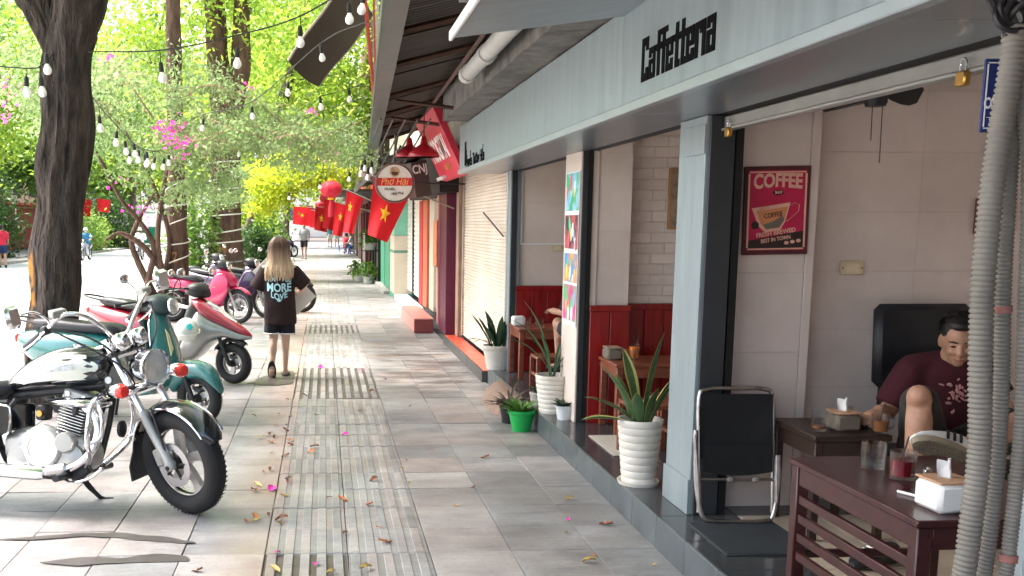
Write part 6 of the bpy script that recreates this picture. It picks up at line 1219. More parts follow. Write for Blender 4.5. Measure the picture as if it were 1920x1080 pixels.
SIT = dict(pel=(0,0,.36), che=(0,.04,.66), neck=(0,.07,.87), head=(0,.12,1.0), sl=(-.19,.05,.82), sr=(.19,.05,.82), el=(-.26,.14,.58), er=(.26,.14,.58), wl=(-.16,.36,.52), wr=(.16,.36,.52), hl=(-.09,.02,.34), hr=(.09,.02,.34), kl=(-.13,.40,.44), kr=(.13,.40,.44), al=(-.13,.36,.08), ar=(.13,.36,.08), tl=(-.14,.5,.03), tr=(.14,.5,.03))
cloth = lambda n, c: mat('cloth_'+n, c, .85, var=.15, vs=6, bump=.2, bs=12)
person('man in a grey tee and black shorts walking towards the viewer', (-.93,46.9,0), R(176), 1.64, WALK, cloth('grey', (.26,.29,.29)), cloth('black', (.012,.012,.014)))
person('person in a red tee and navy shorts walking across the road', (-12.75,41,-.13), R(20), 1.72, WALK, cloth('red', (.5,.02,.05)), cloth('navy', (.015,.03,.1)), face=False)
r1 = underbone('grey motorbike ridden along the road by the white shirted rider', (-8.9,49.0,-.13), (0,0,R(-90)), mat('pale_grey_paint', (.3,.33,.36), .3, coat=.6), BLACKP, 0, 'motorbikes ridden on the road'); person('rider in a white shirt with helmet and dark mask', (-8.9,50.0,-.13), R(180), 1.7, RIDE, cloth('white', (.7,.72,.72)), cloth('dark', (.03,.03,.04)), helmet=mat('helmet_grey', (.6,.6,.58), .3), mask=cloth('maskblack', (.02,.02,.02)), legs_long=True, sleeve=1.0)
dup(r1, (-11.5,49.0,-.13), (0,0,R(-93)), 'red motorbike ridden by the blue vested rider beside the trunk'); person('rider in a blue shirt and pale vest beside the gnarled trunk', (-11.5,50.0,-.13), R(180), 1.7, RIDE, cloth('blue', (.05,.25,.45)), cloth('jeans', (.05,.08,.18)), helmet=mat('helmet_white2', (.7,.72,.74), .3), mask=cloth('maskwhite', (.7,.7,.7)), legs_long=True)
STB = mat('blue_stool_plastic', (.02,.12,.5), .4)
def stool(label, loc):
    o = thing('plastic_stool', label, 'stool', loc, group='blue plastic stools'); MB().obox((0,0,.40), (.15,.15,.02), None, .02).build('seat', STB, o)
    for sx in (-1,1):
        for sy in (-1,1): MB().tube([(sx*.12,sy*.12,.39),(sx*.16,sy*.16,0)], [.03,.035], 6).build('leg', STB, o)
stool('left blue plastic stool on the far pavement', (.98,57.5,0)); stool('right blue plastic stool under the white shirted sitter', (1.45,55.2,0)); stool('blue plastic stool between two others on the far pavement', (1.25,55.6,0))
person('person in a red shirt sitting on a stool far along the pavement', (1.15,56.8,.05), R(-60), 1.6, SIT, cloth('red', (.5,.02,.05)), cloth('dark', (.03,.03,.04)), face=False, vox=.02); person('person in a white shirt sitting on a blue stool', (1.5,55.3,.07), R(80), 1.65, SIT, cloth('white', (.7,.72,.72)), cloth('jeans', (.05,.08,.18)), face=False, vox=.02)
person('person in a blue shirt standing far down the pavement', (.4,72,0), R(30), 1.68, STAND, cloth('cyan', (.1,.4,.55)), cloth('white', (.7,.72,.72)), face=False, vox=.02); person('person in white standing beside the blue shirted one', (.9,73,0), R(0), 1.65, STAND, cloth('white', (.7,.72,.72)), cloth('pale', (.5,.5,.5)), face=False, vox=.02)
person('person in a black tee seated behind the postered pillar, forearm on table', (2.37,8.72,.27), R(20), 1.7, dict(SIT, el=(-.27,.10,.56), wl=(-.22,.36,.56)), cloth('black', (.012,.012,.014)), cloth('dark', (.03,.03,.04)), vox=.014)
# ---------------------------------------------------------------- man seated in the café
MN = thing('person', 'man in a dark red tee sitting in the café with one sneaker raised', 'person', (2.99,4.75,.16)); b0 = Vector(MN.location)-Vector((.04,0,0)); L_ = lambda *p: Vector(p)-b0
hd = L_(2.955,4.64,1.055); look = Vector((-.42,-.85,-.34))
bm = MB(); torso(bm, L_(2.96,4.76,.52), L_(2.97,4.78,.76), L_(2.79,4.74,.93), L_(3.14,4.74,.93), L_(2.965,4.72,.97), (.16,.12), (.145,.11), (.175,.115)); bm.tube([L_(2.965,4.72,.92), L_(2.957,4.66,1.02)], .055, 14); A = head(bm, hd, look, 1.0)
limb(bm, [L_(2.80,4.74,.91),L_(2.68,4.72,.70),L_(2.56,4.58,.73)], [.05,.043,.032]); hand(bm, L_(2.56,4.58,.73), (-.8,-.5,-.1), (0,0,-1), 1.0, .45, 1)
limb(bm, [L_(3.13,4.74,.91),L_(3.22,4.6,.68),L_(3.02,4.42,.68)], [.05,.043,.032]); hand(bm, L_(3.02,4.42,.68), (-.8,-.4,0), (0,0,-1), 1.0, .45, -1)
limb(bm, [L_(2.87,4.70,.50),L_(2.545,4.25,.86),L_(2.555,4.25,.74),L_(2.56,4.25,.62),L_(2.575,4.22,.42)], [.095,.05,.055,.054,.04])
limb(bm, [L_(3.03,4.70,.50),L_(2.93,4.12,.76),L_(2.60,3.95,.70)], [.095,.058,.042]); bm.ball(L_(2.8,4.08,.735), (.1,.055,.052), 14)
bm.tube([L_(2.575,4.22,.44),L_(2.575,4.20,.40),L_(2.55,4.10,.375)], [.042,.045,.035], 10); bm.tube([L_(2.60,3.95,.70),L_(2.52,3.91,.715),L_(2.38,3.90,.74)], [.04,.038,.03], 10)
remesh(bm.build('body', SKIN, MN), .009, 3); face_bits(MN, hd, A); short_hair(MN, hd, A)
hs_ = MB()
for k in range(420):
    u = Vector((random.gauss(0,1), random.gauss(-.25,1), abs(random.gauss(.5,.8)))).normalized()
    if u.y > .2 and u.z < .8: continue
    p = hd+A@Vector((u.x*.082, u.y*.096-.03, u.z*.088+.042)); q = p+A@(u*.012+Vector((random.gauss(0,.006),.012,-.004))); hs_.tube([p-(q-p)*.3, p.lerp(q,.6), q], [.0026,.002,.0008], 4)
stuff(hs_.build('hair_strands', HAIRB, MN))
MAR = mat('maroon_tee', (.055,.008,.014), .85, var=.2, bump=.2, bs=14); sm = MB(); torso(sm, L_(2.96,4.76,.50), L_(2.97,4.78,.76), L_(2.79,4.74,.93), L_(3.14,4.74,.93), L_(2.965,4.72,.955), (.185,.145), (.17,.135), (.198,.14)); sm.tube([L_(2.80,4.74,.91),L_(2.965,4.74,.935),L_(3.13,4.74,.91)], [.072,.066,.072], 12); sm.ball(L_(2.80,4.74,.905), .073, 12); sm.ball(L_(3.13,4.74,.905), .073, 12); sm.tube([L_(2.80,4.74,.91),L_(2.73,4.73,.80),L_(2.695,4.725,.73)], [.075,.076,.074], 12); sm.tube([L_(3.13,4.74,.91),L_(3.19,4.66,.78)], [.075,.076], 12); TS_ = remesh(sm.build('tee_shirt', MAR, MN), .011, 4)
PKP = mat('pink_print', (.55,.27,.25), .8, var=.2); rnd = random.Random(4)
for k in range(30): c = L_(2.955+rnd.gauss(0,.035), 4.63+rnd.random()*.004, .80+rnd.gauss(0,.035)); MB().ball(c, (.004+rnd.random()*.014,.004,.003+rnd.random()*.005), 8, RY(rnd.uniform(0,90))).build('print_motif', PKP, TS_)
CAMO = mat('dark_camo', (.05,.05,.045), .85, col2=(.012,.012,.012), vs=9); st_ = MB(); st_.ball(L_(2.96,4.74,.49), (.18,.15,.11), 16); a, b = L_(2.87,4.70,.50), L_(2.545,4.25,.86); st_.tube([a,a.lerp(b,.5),a.lerp(b,.93)], [.11,.1,.078], 14); a, b = L_(3.03,4.70,.50), L_(2.93,4.12,.76); st_.tube([a,a.lerp(b,.5),a.lerp(b,.84)], [.11,.105,.1], 14); remesh(st_.build('shorts', CAMO, MN), .012, 3)
# raised sneaker, sole towards the viewer
def sneaker(parent, M):
    pts = []
    for k in range(36): a = 2*math.pi*k/36; c = math.cos(a); pts.append((.14*c, (.047+.007*c)*math.sin(a)*(1 if abs(c) < .9 else .97)))
    mb = MB(); mb.prism(pts, lambda a,b:(a,b,-.0), lambda a,b:(a*1.005,b*1.02,.028)); mb.xf(M); so2 = mb.build('sole', mat('tan_sole', (.3,.25,.18), .7, var=.1), parent, True, 50)
    gr_ = MB()
    for r_ in range(15):   # zigzag tread
        x = -.118+r_*.0168; w = .04+.006*(x/.14)
        if abs(x) > .11: w *= .72
        q = [(x+(.0045 if k % 2 else -.0045), -w+2*w*k/8, -.0015) for k in range(9)]; gr_.tube(q, .0028, 4)
    gr_.xf(M); stuff(gr_.build('tread', mat('dark_tan_tread', (.17,.14,.1), .8), so2))
    up_ = MB(); rings = []
    for x, zl, zh, hw in ((-.137,.026,.055,.025),(-.12,.026,.085,.038),(-.08,.026,.105,.043),(-.03,.026,.10,.045),(.02,.026,.085,.047),(.07,.026,.066,.049),(.115,.026,.052,.038),(.136,.026,.04,.018)): rings.append([M.to_3x3()@p+M.translation for p in ringx(x, zl, zh, hw, 2.8, 16)])
    up_.loft(rings); U_ = up_.build('upper', mat('white_leather', (.72,.72,.7), .5, var=.05), parent)
    for k in range(3):
        for s_ in (-1,1):
            st = MB(); x = .012-k*.03; st.loft([[Vector((x+dx-.018*t,s_*(.0475-.006*max(0,t-.6)),.032+.052*t)) for dx in (-.006,.006)]+[Vector((x+dx-.018*t,s_*(.051-.006*max(0,t-.6)),.032+.052*t)) for dx in (.006,-.006)] for t in (0,.5,1)]); st.xf(M); st.build('stripe', BLKR, U_, False)
# local x = toe, z = up from the sole
xa = Vector((-.95,-.05,.30)).normalized(); za = Vector((.12,.74,.62)); za = (za-xa*za.dot(xa)).normalized(); ya = za.cross(xa)
MSN = Matrix.Translation(L_(2.43,3.86,.695))@Matrix((xa,ya,za)).transposed().to_4x4(); sneaker(MN, MSN)
MS2 = Matrix.Translation(L_(2.56,4.13,.33))@Matrix((Vector((-.1,-1,0)).normalized(),Vector((1,-.1,0)).normalized(),Vector((0,0,1)))).transposed().to_4x4(); sneaker(MN, MS2)
# ================================================================ potted plants
PLW = mat('white_planter', (.74,.72,.66), .38, col2=(.58,.53,.45), vs=5); SOIL = mat('soil', (.05,.035,.025), .95, var=.4, vs=30, bump=.8)
def planter(label, loc, rt, rb, h, ribs=0, m=PLW, saucer=False, flutes=0):
    o = thing('potted_plant', label, 'plant', loc, (0,0,random.uniform(0,6)), 'potted plants along the step'); prof = [(rb*.6,0),(rb,.0)]
    if ribs:
        for k in range(ribs):
            a, b = k/ribs, (k+1)/ribs; prof += [(rb+(rt-rb)*a, h*a+.001),(rb+(rt-rb)*a+.0035, h*(a*.7+b*.3)),(rb+(rt-rb)*b+.003, h*(a*.12+b*.88)),(rb+(rt-rb)*b-.001, h*b)]
    else: prof += [(rb+(rt-rb)*.82, h*.82),(rt,h*.83),(rt+.004,h*.86)]
    prof += [(rt+.003,h),(rt-.008,h+.001),(rt-.012,h-.03),(.01,h-.032)]
    n = 48; rings = []
    for r_, z in prof: rings.append([Vector((r_*(1-(.03 if flutes and k % 4 < 2 and z < h*.8 else 0))*math.cos(2*math.pi*k/n), r_*(1-(.03 if flutes and k % 4 < 2 and z < h*.8 else 0))*math.sin(2*math.pi*k/n), z)) for k in range(n)])
    MB().loft(rings).build('pot', m, o, True, 60); MB().lathe([(rt-.014,h-.03),(.005,h-.018)], 24).build('soil', SOIL, o)
    if saucer: MB().lathe([(rb*.9,-.0),(rb+.02,.0),(rb+.028,.022),(rb+.022,.022),(rb+.012,.008),(.01,.008)], 32).build('saucer', m, o)
    return o
def blade(o, base, d, L, w, m, bend=.3, edge=None, name='leaf', fold=.25, n=9, tw=0):
    """strap leaf from base heading d (unit-ish), drooping by bend"""
    base = Vector(base); d = Vector(d).normalized(); out = Vector((d.x,d.y,0)); out = out.normalized() if out.length > 1e-3 else Vector((1,0,0)); sd = Vector((-out.y,out.x,0)); P_ = []; dirv = d.copy(); p = base.copy()
    for i in range(n+1): P_.append(p.copy()); t = i/n; dirv = (d+out*bend*t*1.4-Vector((0,0,1))*bend*t*t*2.2).normalized(); p = p+dirv*(L/n)
    def strip(k0, k1, off=0):
        mb = MB(); rows = []
        for i, p in enumerate(P_):
            t = i/n; ww = w*(.35+.65*math.sin(min(1,t*1.5+.08)*math.pi/2))*(1-max(0,(t-.55)/.45)**2*.97); tg = (P_[min(i+1,n)]-P_[max(i-1,0)]).normalized(); s_ = Matrix.Rotation(tw*t,3,tg)@sd; nn = tg.cross(s_); rows.append([p+s_*ww*q+nn*(ww*fold*abs(q)**1.5+off) for q in np.linspace(k0,k1,5)])
        mb.loft(rows, False, False); return mb
    lf = strip(-1,1).build(name, m, o)
    if edge:
        for a, b in ((-1.03,-.62),(.62,1.03)): e = strip(a,b,.0022); e.v += []; e.build('leaf_margin', edge, lf)
    return lf
SNK = mat('snake_plant_green', (.035,.085,.03), .4, col2=(.085,.15,.06), vs=14, stretch=(1,1,5)); SNKD = mat('dark_snake_green', (.012,.04,.018), .35, col2=(.03,.07,.03), vs=12, stretch=(1,1,4)); MARG = mat('yellow_margin', (.5,.46,.16), .45, var=.1)
p1 = planter('large ribbed white pot with yellow edged snake plant by the pillar', (1.75,5.47,.16), .122, .088, .37, 9, saucer=True); p1.rotation_euler = (0,0,0)
for (x, y, dx, dy, dz, L, w, b) in ((-.02,-.02,-.45,-.2,.75,.46,.04,.12),(.02,0,.12,-.1,1,.52,.046,.05),(-.03,.02,-.75,-.3,.55,.38,.042,.2),(-.05,-.02,-.95,-.1,.22,.30,.034,.25),(.03,-.03,.35,-.2,.9,.38,.042,.1),(0,.03,-.15,.2,1,.42,.04,.08),(.05,.02,.5,.1,.8,.4,.04,.15),(.02,-.05,.1,-.3,.9,.24,.032,.1),(-.02,-.05,-.2,-.35,.85,.22,.03,.1),(.05,-.03,.3,-.3,.95,.28,.03,.1),(-.05,.0,-.3,-.1,.95,.30,.03,.08)): blade(p1, (x,y,.35), (dx,dy,dz), L, w, SNK if L < .4 else SNK, b, MARG, tw=random.uniform(-.5,.5))
p2_ = planter('tall ribbed white pot with long arching strap leaves', (1.745,7.64,.16), .128, .092, .295, 8); p2_.rotation_euler = (0,0,0); STRAP = mat('strap_leaf_green', (.06,.12,.05), .4, col2=(.03,.075,.025), vs=6)
for (dx, dy, dz, L, w, b) in ((-.35,-.1,1,.62,.016,.35),(-.5,.1,.9,.55,.015,.5),(.25,-.1,1,.42,.016,.55),(.55,-.1,.8,.62,.014,.8),(-.1,-.1,1,.4,.018,.3),(.1,.1,1,.36,.018,.35),(-.2,.2,1,.42,.016,.45),(-.15,0,1,.66,.016,.25),(.3,.2,.9,.4,.015,.7)): blade(p2_, (random.uniform(-.02,.02),random.uniform(-.02,.02),.27), (dx,dy,dz), L, w, STRAP, b, fold=.5, n=12)
p3_ = planter('small fluted white pot with dark rosette leaves', (1.78,7.36,.16), .068, .052, .105, 0, mat('fluted_white', (.62,.66,.66), .4), flutes=1)
for k in range(26): a = random.uniform(0,6.28); e = random.uniform(.3,1.2); blade(p3_, (.02*math.cos(a),.02*math.sin(a),.09), (math.cos(a),math.sin(a),e), random.uniform(.06,.1), .016, SNKD, .15, fold=.3, n=5)
p4_ = planter('small white pot half hidden behind the tall ribbed pot', (1.70,7.98,.16), .055, .045, .1, 0)
for k in range(14): a = random.uniform(0,6.28); blade(p4_, (0,0,.09), (math.cos(a),math.sin(a),random.uniform(.4,1.4)), random.uniform(.06,.1), .012, STRAP, .3, n=5)
GPOT = mat('bright_green_plastic', (.01,.36,.07), .3, var=.08, vs=5)
p5_ = planter('bright green faceted pot with light leaves on the pavement', (1.53,7.72,.0), .104, .07, .165, 0, GPOT); LIM = mat('lime_leaf', (.12,.26,.04), .45, col2=(.05,.14,.02), vs=12); BRN = mat('brown_leaf', (.12,.08,.06), .6, col2=(.05,.04,.035), vs=10)
for k in range(46): a = random.uniform(0,6.28); blade(p5_, (.03*math.cos(a),.03*math.sin(a),.14), (math.cos(a),math.sin(a),random.uniform(.25,1.6)), random.uniform(.09,.17), .015, LIM, .3, fold=.35, n=6)
p6_ = planter('dark pot with bronze spiky leaves behind the bright green pot', (1.50,8.05,.0), .085, .065, .14, 0, BLACKP)
for k in range(44): a = random.uniform(0,6.28); blade(p6_, (.02*math.cos(a),.02*math.sin(a),.12+random.random()*.06), (math.cos(a),math.sin(a),random.uniform(.1,1.3)), random.uniform(.12,.24), .012, BRN, .4, fold=.4, n=6)
p7_ = planter('plain white pot with dark snake plant at the far end of the step', (1.725,10.02,.16), .148, .105, .24, 0); p7_.rotation_euler = (0,0,0)
for k in range(20): a = random.uniform(0,6.28); r_ = random.uniform(.0,.07); blade(p7_, (r_*math.cos(a),r_*math.sin(a),.21), (.5*math.cos(a),.5*math.sin(a),random.uniform(.8,1.8)), random.uniform(.28,.42), .034, SNKD, .12, tw=random.uniform(-1,1))
for (dx,dy,L) in ((-.9,-.1,.34),(-.7,-.4,.3),(-1,.2,.36)): blade(p7_, (-.04,0,.21), (dx,dy,.9), L, .016, SNKD, .9, n=10)
blade(p7_, (.05,0,.21), (.15,0,1), .52, .028, SNKD, .05)
# stone ramp against the step
rpm = MB(); rings = []
for i in range(15):
    y = 8.25+i*.075; t = i/14; w = .23*math.sqrt(max(.02,1-(2*t-1)**4)); rings.append([Vector((1.640-w*q**.9+.012*noise.noise((y*7,q*6,0)), y, .158*(1-q**3)**.8+.006*noise.noise((y*9,q*9,4)))) for q in np.linspace(0,1,9)]+[Vector((1.640,y,0))])
tag(rpm.loft(rings).build('stone_ramp', mat('ramp_stone', (.24,.165,.13), .8, var=.35, vs=14, stretch=(1,3,1), bump=.8, bs=30)), 'rounded brown stone ramp against the step behind the green pot', 'ramp')
# ================================================================ furniture
WOODR = mat('reddish_wood', (.26,.075,.035), .4, col2=(.12,.03,.015), vs=5, stretch=(1,8,8), coat=.15); WOODD = mat('dark_cherry_wood', (.06,.012,.013), .3, col2=(.025,.005,.006), vs=5, stretch=(1,6,6), coat=.25); WOODK = mat('dark_brown_wood', (.03,.017,.012), .4, var=.3)
def table(label, x0, y0, x1, y1, zt, m, leg=.045, slats=0, th=.025, z0=.162):
    o = thing('table', label, 'table', ((x0+x1)/2,(y0+y1)/2,z0)); hx, hy, H = (x1-x0)/2, (y1-y0)/2, zt-z0
    MB().box((-hx,-hy,H-th),(hx,hy,H),.004).build('table_top', m, o)
    for sx in (-1,1):
        for sy in (-1,1): MB().box((sx*(hx-.01)-(leg if sx > 0 else 0),sy*(hy-.01)-(leg if sy > 0 else 0),0),(sx*(hx-.01)+(leg if sx < 0 else 0),sy*(hy-.01)+(leg if sy < 0 else 0),H-th-.001),.004).build('leg', m, o)
    for sx in (-1,1): MB().box((sx*(hx-.016)-(.02 if sx > 0 else 0),-hy+.012+leg,H-th-.075),(sx*(hx-.016)+(.02 if sx < 0 else 0),hy-.012-leg,H-th-.002),.003).build('apron', m, o)
    for sy in (-1,1): MB().box((-hx+.012+leg,sy*(hy-.016)-(.02 if sy > 0 else 0),H-th-.075),(hx-.012-leg,sy*(hy-.016)+(.02 if sy < 0 else 0),H-th-.002),.003).build('apron', m, o)
    for k in range(slats): z = H-th-.075-.055-k*.075; MB().box((-hx+.018,-hy+.012+leg,z-.018),(-hx+.036,hy-.012-leg,z+.018),.003).build('side_slat', m, o)
    if slats: MB().box((-hx+.012+leg,hy-.045,.14),(hx-.012-leg,hy-.02,.17),.003).build('stretcher', m, o)
    return o
table('dark cherry wood table with side slats in the near bay', 1.81, 2.93, 2.42, 3.80, .70, WOODD, .05, 4)
table('small dark wooden table against the wall behind the near table', 2.2, 4.38, 2.56, 4.82, .655, WOODK, .035, 0, .03)
table('reddish wooden table with juice glasses in the middle bay', 1.97, 6.72, 2.62, 7.17, .66, WOODR, .045)
table('reddish wooden table with two glasses in the far bay', 1.79, 9.25, 2.35, 9.80, .64, WOODR, .045)
def wstool(label, x, y, z, s_, m=WOODR):
    o = thing('stool', label, 'stool', (x,y,.162), group='low wooden stools'); H = z-.162; MB().box((-s_,-s_,H-.025),(s_,s_,H),.004).build('seat', m, o)
    for sx in (-1,1):
        for sy in (-1,1): MB().box((sx*s_*.92-.016,sy*s_*.92-.016,0),(sx*s_*.92+.016,sy*s_*.92+.016,H-.026),.002).build('leg', m, o)
    for sx in (-1,1): MB().box((sx*s_*.92-.01,-s_*.85,H*.4),(sx*s_*.92+.01,s_*.85,H*.4+.025),.002).build('stretcher', m, o)
wstool('low wooden stool with a tissue beside the near snake plant', 2.02, 6.15, .50, .15); wstool('low wooden stool in front of the far bay table', 1.98, 8.75, .46, .15); wstool('low wooden stool under the middle bay table', 2.3, 6.5, .48, .15)
# black chair with padded back behind the man
ch = thing('padded_chair', 'black padded chair with a high square back behind the seated man', 'chair', (3.02,4.86,.162)); MB().obox((0,.12,.83), (.25,.035,.21), RX(-4), .03).build('backrest', LEATHER, ch); MB().obox((0,-.12,.30), (.24,.22,.035), None, .025).build('seat', LEATHER, ch)
for sx in (-1,1):
    MB().tube([(sx*.2,-.3,0),(sx*.2,-.3,.28)], .015, 8).build('leg', DARKM, ch); MB().tube([(sx*.2,.1,0),(sx*.2,.11,.7)], .015, 8).build('leg', DARKM, ch)
# folded chair
fc = thing('folding_chair', 'folded black fabric chair with chrome frame leaning by the pillar', 'chair', (1.985,4.68,.166), (R(-8),0,R(-3)))
hw = .178; CHROME_ = CHROME; CHROME = mat('worn_chrome', (.4,.38,.37), .28, 1, var=.3, vs=14)
MB().tube(bez([(-hw,.0,.05),(-hw,.0,.35),(-hw,0,.60),(-hw+.04,0,.648),(0,0,.652),(hw-.04,0,.648),(hw,0,.60),(hw,0,.35),(hw,0,.05)],6), .011, 10).build('back_frame', CHROME, fc)
MB().tube(bez([(-hw-.022,-.02,.45),(-hw-.02,-.02,.2),(-hw+.005,-.025,.045),(-hw+.045,-.025,.012),(0,-.025,.01),(hw-.045,-.025,.012),(hw-.005,-.025,.045),(hw+.02,-.02,.2),(hw+.022,-.02,.33)],6), .0105, 10).build('leg_frame', CHROME, fc)
MB().tube([(-hw,-.012,.21),(hw,-.012,.21)], .008, 8).build('cross_bar', CHROME, fc); MB().tube([(-hw-.008,-.028,.1),(-hw-.03,-.028,.43)], .009, 8).build('arm_strut', CHROME, fc); MB().tube([(hw+.008,-.028,.1),(hw+.008,-.028,.33)], .009, 8).build('arm_strut', CHROME, fc)
fb = MB(); rows = []
for i in range(15): z = .315+.31*i/14; rows.append([Vector((-hw+.004+(2*hw-.008)*q, -.016+.014*math.sin(math.pi*q)*math.sin(math.pi*i/14)+.004*noise.noise((q*5,z*9,0)), z)) for q in np.linspace(0,1,11)])
fb.loft(rows, False, False); fb.loft([[p+Vector((0,.02,0)) for p in r_] for r_ in rows], False, False); fb.build('fabric_back', mat('black_canvas', (.008,.008,.009), .85, var=.3, bump=.2), fc)
fb = MB(); rows = []
for i in range(8): z = .25+.13*i/7; rows.append([Vector((-hw+.012+(2*hw-.024)*q, -.034+.008*math.sin(math.pi*q), z-.02*math.sin(math.pi*q)*(1-i/7))) for q in np.linspace(0,1,9)])
fb.loft(rows, False, False); fb.loft([[p+Vector((0,.006,0)) for p in r_] for r_ in rows], False, False); fb.build('fabric_seat', MATS['black_canvas'], fc)
for x in (-.03,.09): MB().ball((x,-.02,.21), (.02,.014,.014), 8).build('cord_knot', mat('grey_cord', (.2,.18,.16), .8), fc)
CHROME = CHROME_
# mats
tag(MB().box((1.80,6.13,.1615),(2.07,6.74,.168),.002).build('floor_mat', mat('pale_mat', (.5,.46,.4), .8, var=.08), None, False), 'pale beige mat on the dark step of the middle bay', 'mat')
dm = thing('door_mat', 'dark ribbed rubber mat below the folded chair', 'mat', (1.95,4.44,.162), R(0)); DMM = mat('dark_mat', (.045,.05,.055), .8, var=.2); MB().box((-.2,-.24,0),(.22,.24,.006)).build('base', DMM, dm, False)
rb_ = MB()
for k in range(40): rb_.box((-.195,-.235+k*.012,.0062),(.215,-.229+k*.012,.010))
stuff(rb_.build('ribs', DMM, dm, False))
# ================================================================ things on tables
def glass(label, loc, r0, r1, h, liquid=None, lh=0, straw=None, handle=False, group=None):
    o = thing('glass', label, 'glass', loc, group=group); MB().lathe([(.002,.0),(r0,0),(r0+.001,.01),(r1,h),(r1-.0025,h),(r0-.002,.012),(.002,.011)], 28).build('cup', CLEAR, o, True, 60)
    if liquid: rl = r0+(r1-r0)*lh/h-.004; MB().lathe([(.002,.0125),(r0-.003,.0125),(rl,lh),(.002,lh)], 24).build('drink', liquid, o, True, 60)
    if straw: MB().tube([(-r0*.5,0,.015),(straw[0],straw[1],h+straw[2])], .003, 6).build('straw', BLACKP, o)
    if handle: MB().tube(bez([(r1-.002,0,h*.85),(r1+.025,0,h*.75),(r1+.025,0,h*.35),(r0+.002,0,h*.2)],5), .005, 8).build('handle', CLEAR, o)
    return o
WATER = glassmat('water', (.9,.93,.93)); REDTEA = mat('red_tea', (.16,.006,.012), .1, spec=.6); ORJ = mat('orange_juice', (.85,.22,.02), .3); HONEY = mat('honey_tea', (.25,.09,.03), .2)
glass('clear water tumbler on the near dark table', (2.035,3.60,.701), .04, .043, .098, WATER, .03); glass('tumbler of red tea with a black straw on the near table', (2.055,3.44,.701), .041, .045, .10, REDTEA, .068, (.02,.01,.05))
glass('glass mug with amber dregs on the small dark table', (2.275,4.5,.656), .03, .042, .105, HONEY, .022, None, True); glass('glass cup beside the man on the small table edge', (2.52,4.42,.656), .03, .04, .09, HONEY, .06, (.015,.0,.05), True)
glass('tumbler of orange juice with a straw in the middle bay', (2.16,6.95,.661), .032, .037, .11, ORJ, .09, (.03,0,.05)); glass('empty faceted tumbler beside the orange juice', (2.09,6.82,.661), .037, .04, .09); glass('left empty tumbler on the far bay table', (1.90,9.45,.641), .036, .04, .085); glass('right empty tumbler with a straw on the far bay table', (2.0,9.35,.641), .036,.04,.085, None, 0, (-.03,0,.05))
def tissue_box(label, loc, s_, m, lid, rz=0, tis=True):
    o = thing('tissue_box', label, 'tissue box', loc, rz); MB().obox((0,0,s_[2]), s_, None, .014).build('box', m, o)
    if lid: MB().obox((0,0,s_[2]*2+.004), (s_[0]*.97,s_[1]*.97,.004), None, .003).build('lid', lid, o)
    if tis:
        mb = MB(); rows = []
        for i in range(6): t = i/5; rows.append([Vector((-.028+.056*q+.012*t*math.sin(q*5), .012*math.sin(q*7+t*2)*(1-t*.3)+.006*t, s_[2]*2+.004+.055*t+.018*t*abs(q-.4))) for q in np.linspace(0,1,8)])
        mb.loft(rows, False, False); mb.build('tissue', PAPER, o)
    return o
OAKL = mat('pale_oak_lid', (.5,.28,.17), .5, var=.12, vs=8, stretch=(1,6,1))
tissue_box('white tissue box with oak lid on the near dark table', (1.97,3.055,.701), (.066,.066,.047), WHITE, OAKL, R(4)); tissue_box('grey wooden tissue box on the small dark table', (2.40,4.52,.656), (.06,.06,.04), mat('grey_wood_box', (.16,.13,.1), .6, var=.2), OAKL); tissue_box('plain wooden tissue box on the middle bay table', (2.015,6.98,.661), (.055,.07,.04), mat('grey_wood_box', (.16,.13,.1)), mat('tan_lid', (.3,.22,.15), .6), 0, False); tissue_box('white tissue box on the far bay table', (1.845,9.58,.641), (.06,.06,.045), WHITE, None, 0, False)
ts = MB(); ts.loft([[Vector((-.05+.1*q,.03*math.sin(q*6+t*3),.03+.04*t*math.sin(q*3.1)+.01*t)) for q in np.linspace(0,1,8)] for t in np.linspace(0,1,6)], False, False); to = tag(ts.build('crumpled_tissue', PAPER), 'crumpled white tissue lying on the low stool', 'tissue'); to.location = (2.03,6.13,.475)
lt = thing('lighter', 'clear blue lighter standing on the near dark table', 'lighter', (2.04,3.27,.701)); MB().obox((0,0,.03), (.012,.008,.03), None, .004).build('body', glassmat('lighter_blue', (.6,.72,.85)), lt); MB().obox((0,0,.068), (.012,.008,.008), None, .002).build('cap', CHROME, lt); MB().lathe([(.005,-.006),(.005,.006)],10,(.004,0,.078),RX(90)).build('wheel', STEEL, lt)
ph = thing('phone', 'phone with a white case lying on the near dark table', 'phone', (1.99,3.20,.701), R(25)); MB().obox((0,0,.005), (.037,.075,.005), None, .004).build('case', PAPER, ph); MB().obox((0,0,.0108), (.033,.07,.0008), None, .0004).build('screen', BLACKG, ph)
pk = thing('cigarette_pack', 'small dark and yellow pack behind the tissue box', 'pack', (2.05,3.16,.701), R(15)); MB().obox((0,0,.012), (.028,.044,.011), None, .002).build('carton', mat('pack_print', (.03,.06,.02), .4, col2=(.6,.5,.1), vs=18), pk)
at = thing('ashtray', 'dark round ashtray with a bottle on the small dark table', 'ashtray', (2.50,4.6,.656)); MB().lathe([(.045,0),(.055,.0),(.062,.025),(.056,.025),(.048,.008),(.002,.008)],24).build('dish', mat('dark_dish', (.05,.035,.025), .3), at)
sb = thing('small_bottle', 'small steel bottle leaning in the ashtray', 'bottle', (2.49,4.6,.665), (0,R(-12),0)); MB().lathe([(.002,0),(.017,0),(.018,.05),(.01,.06),(.011,.085),(.002,.087)],16).build('bottle', STEEL, sb)
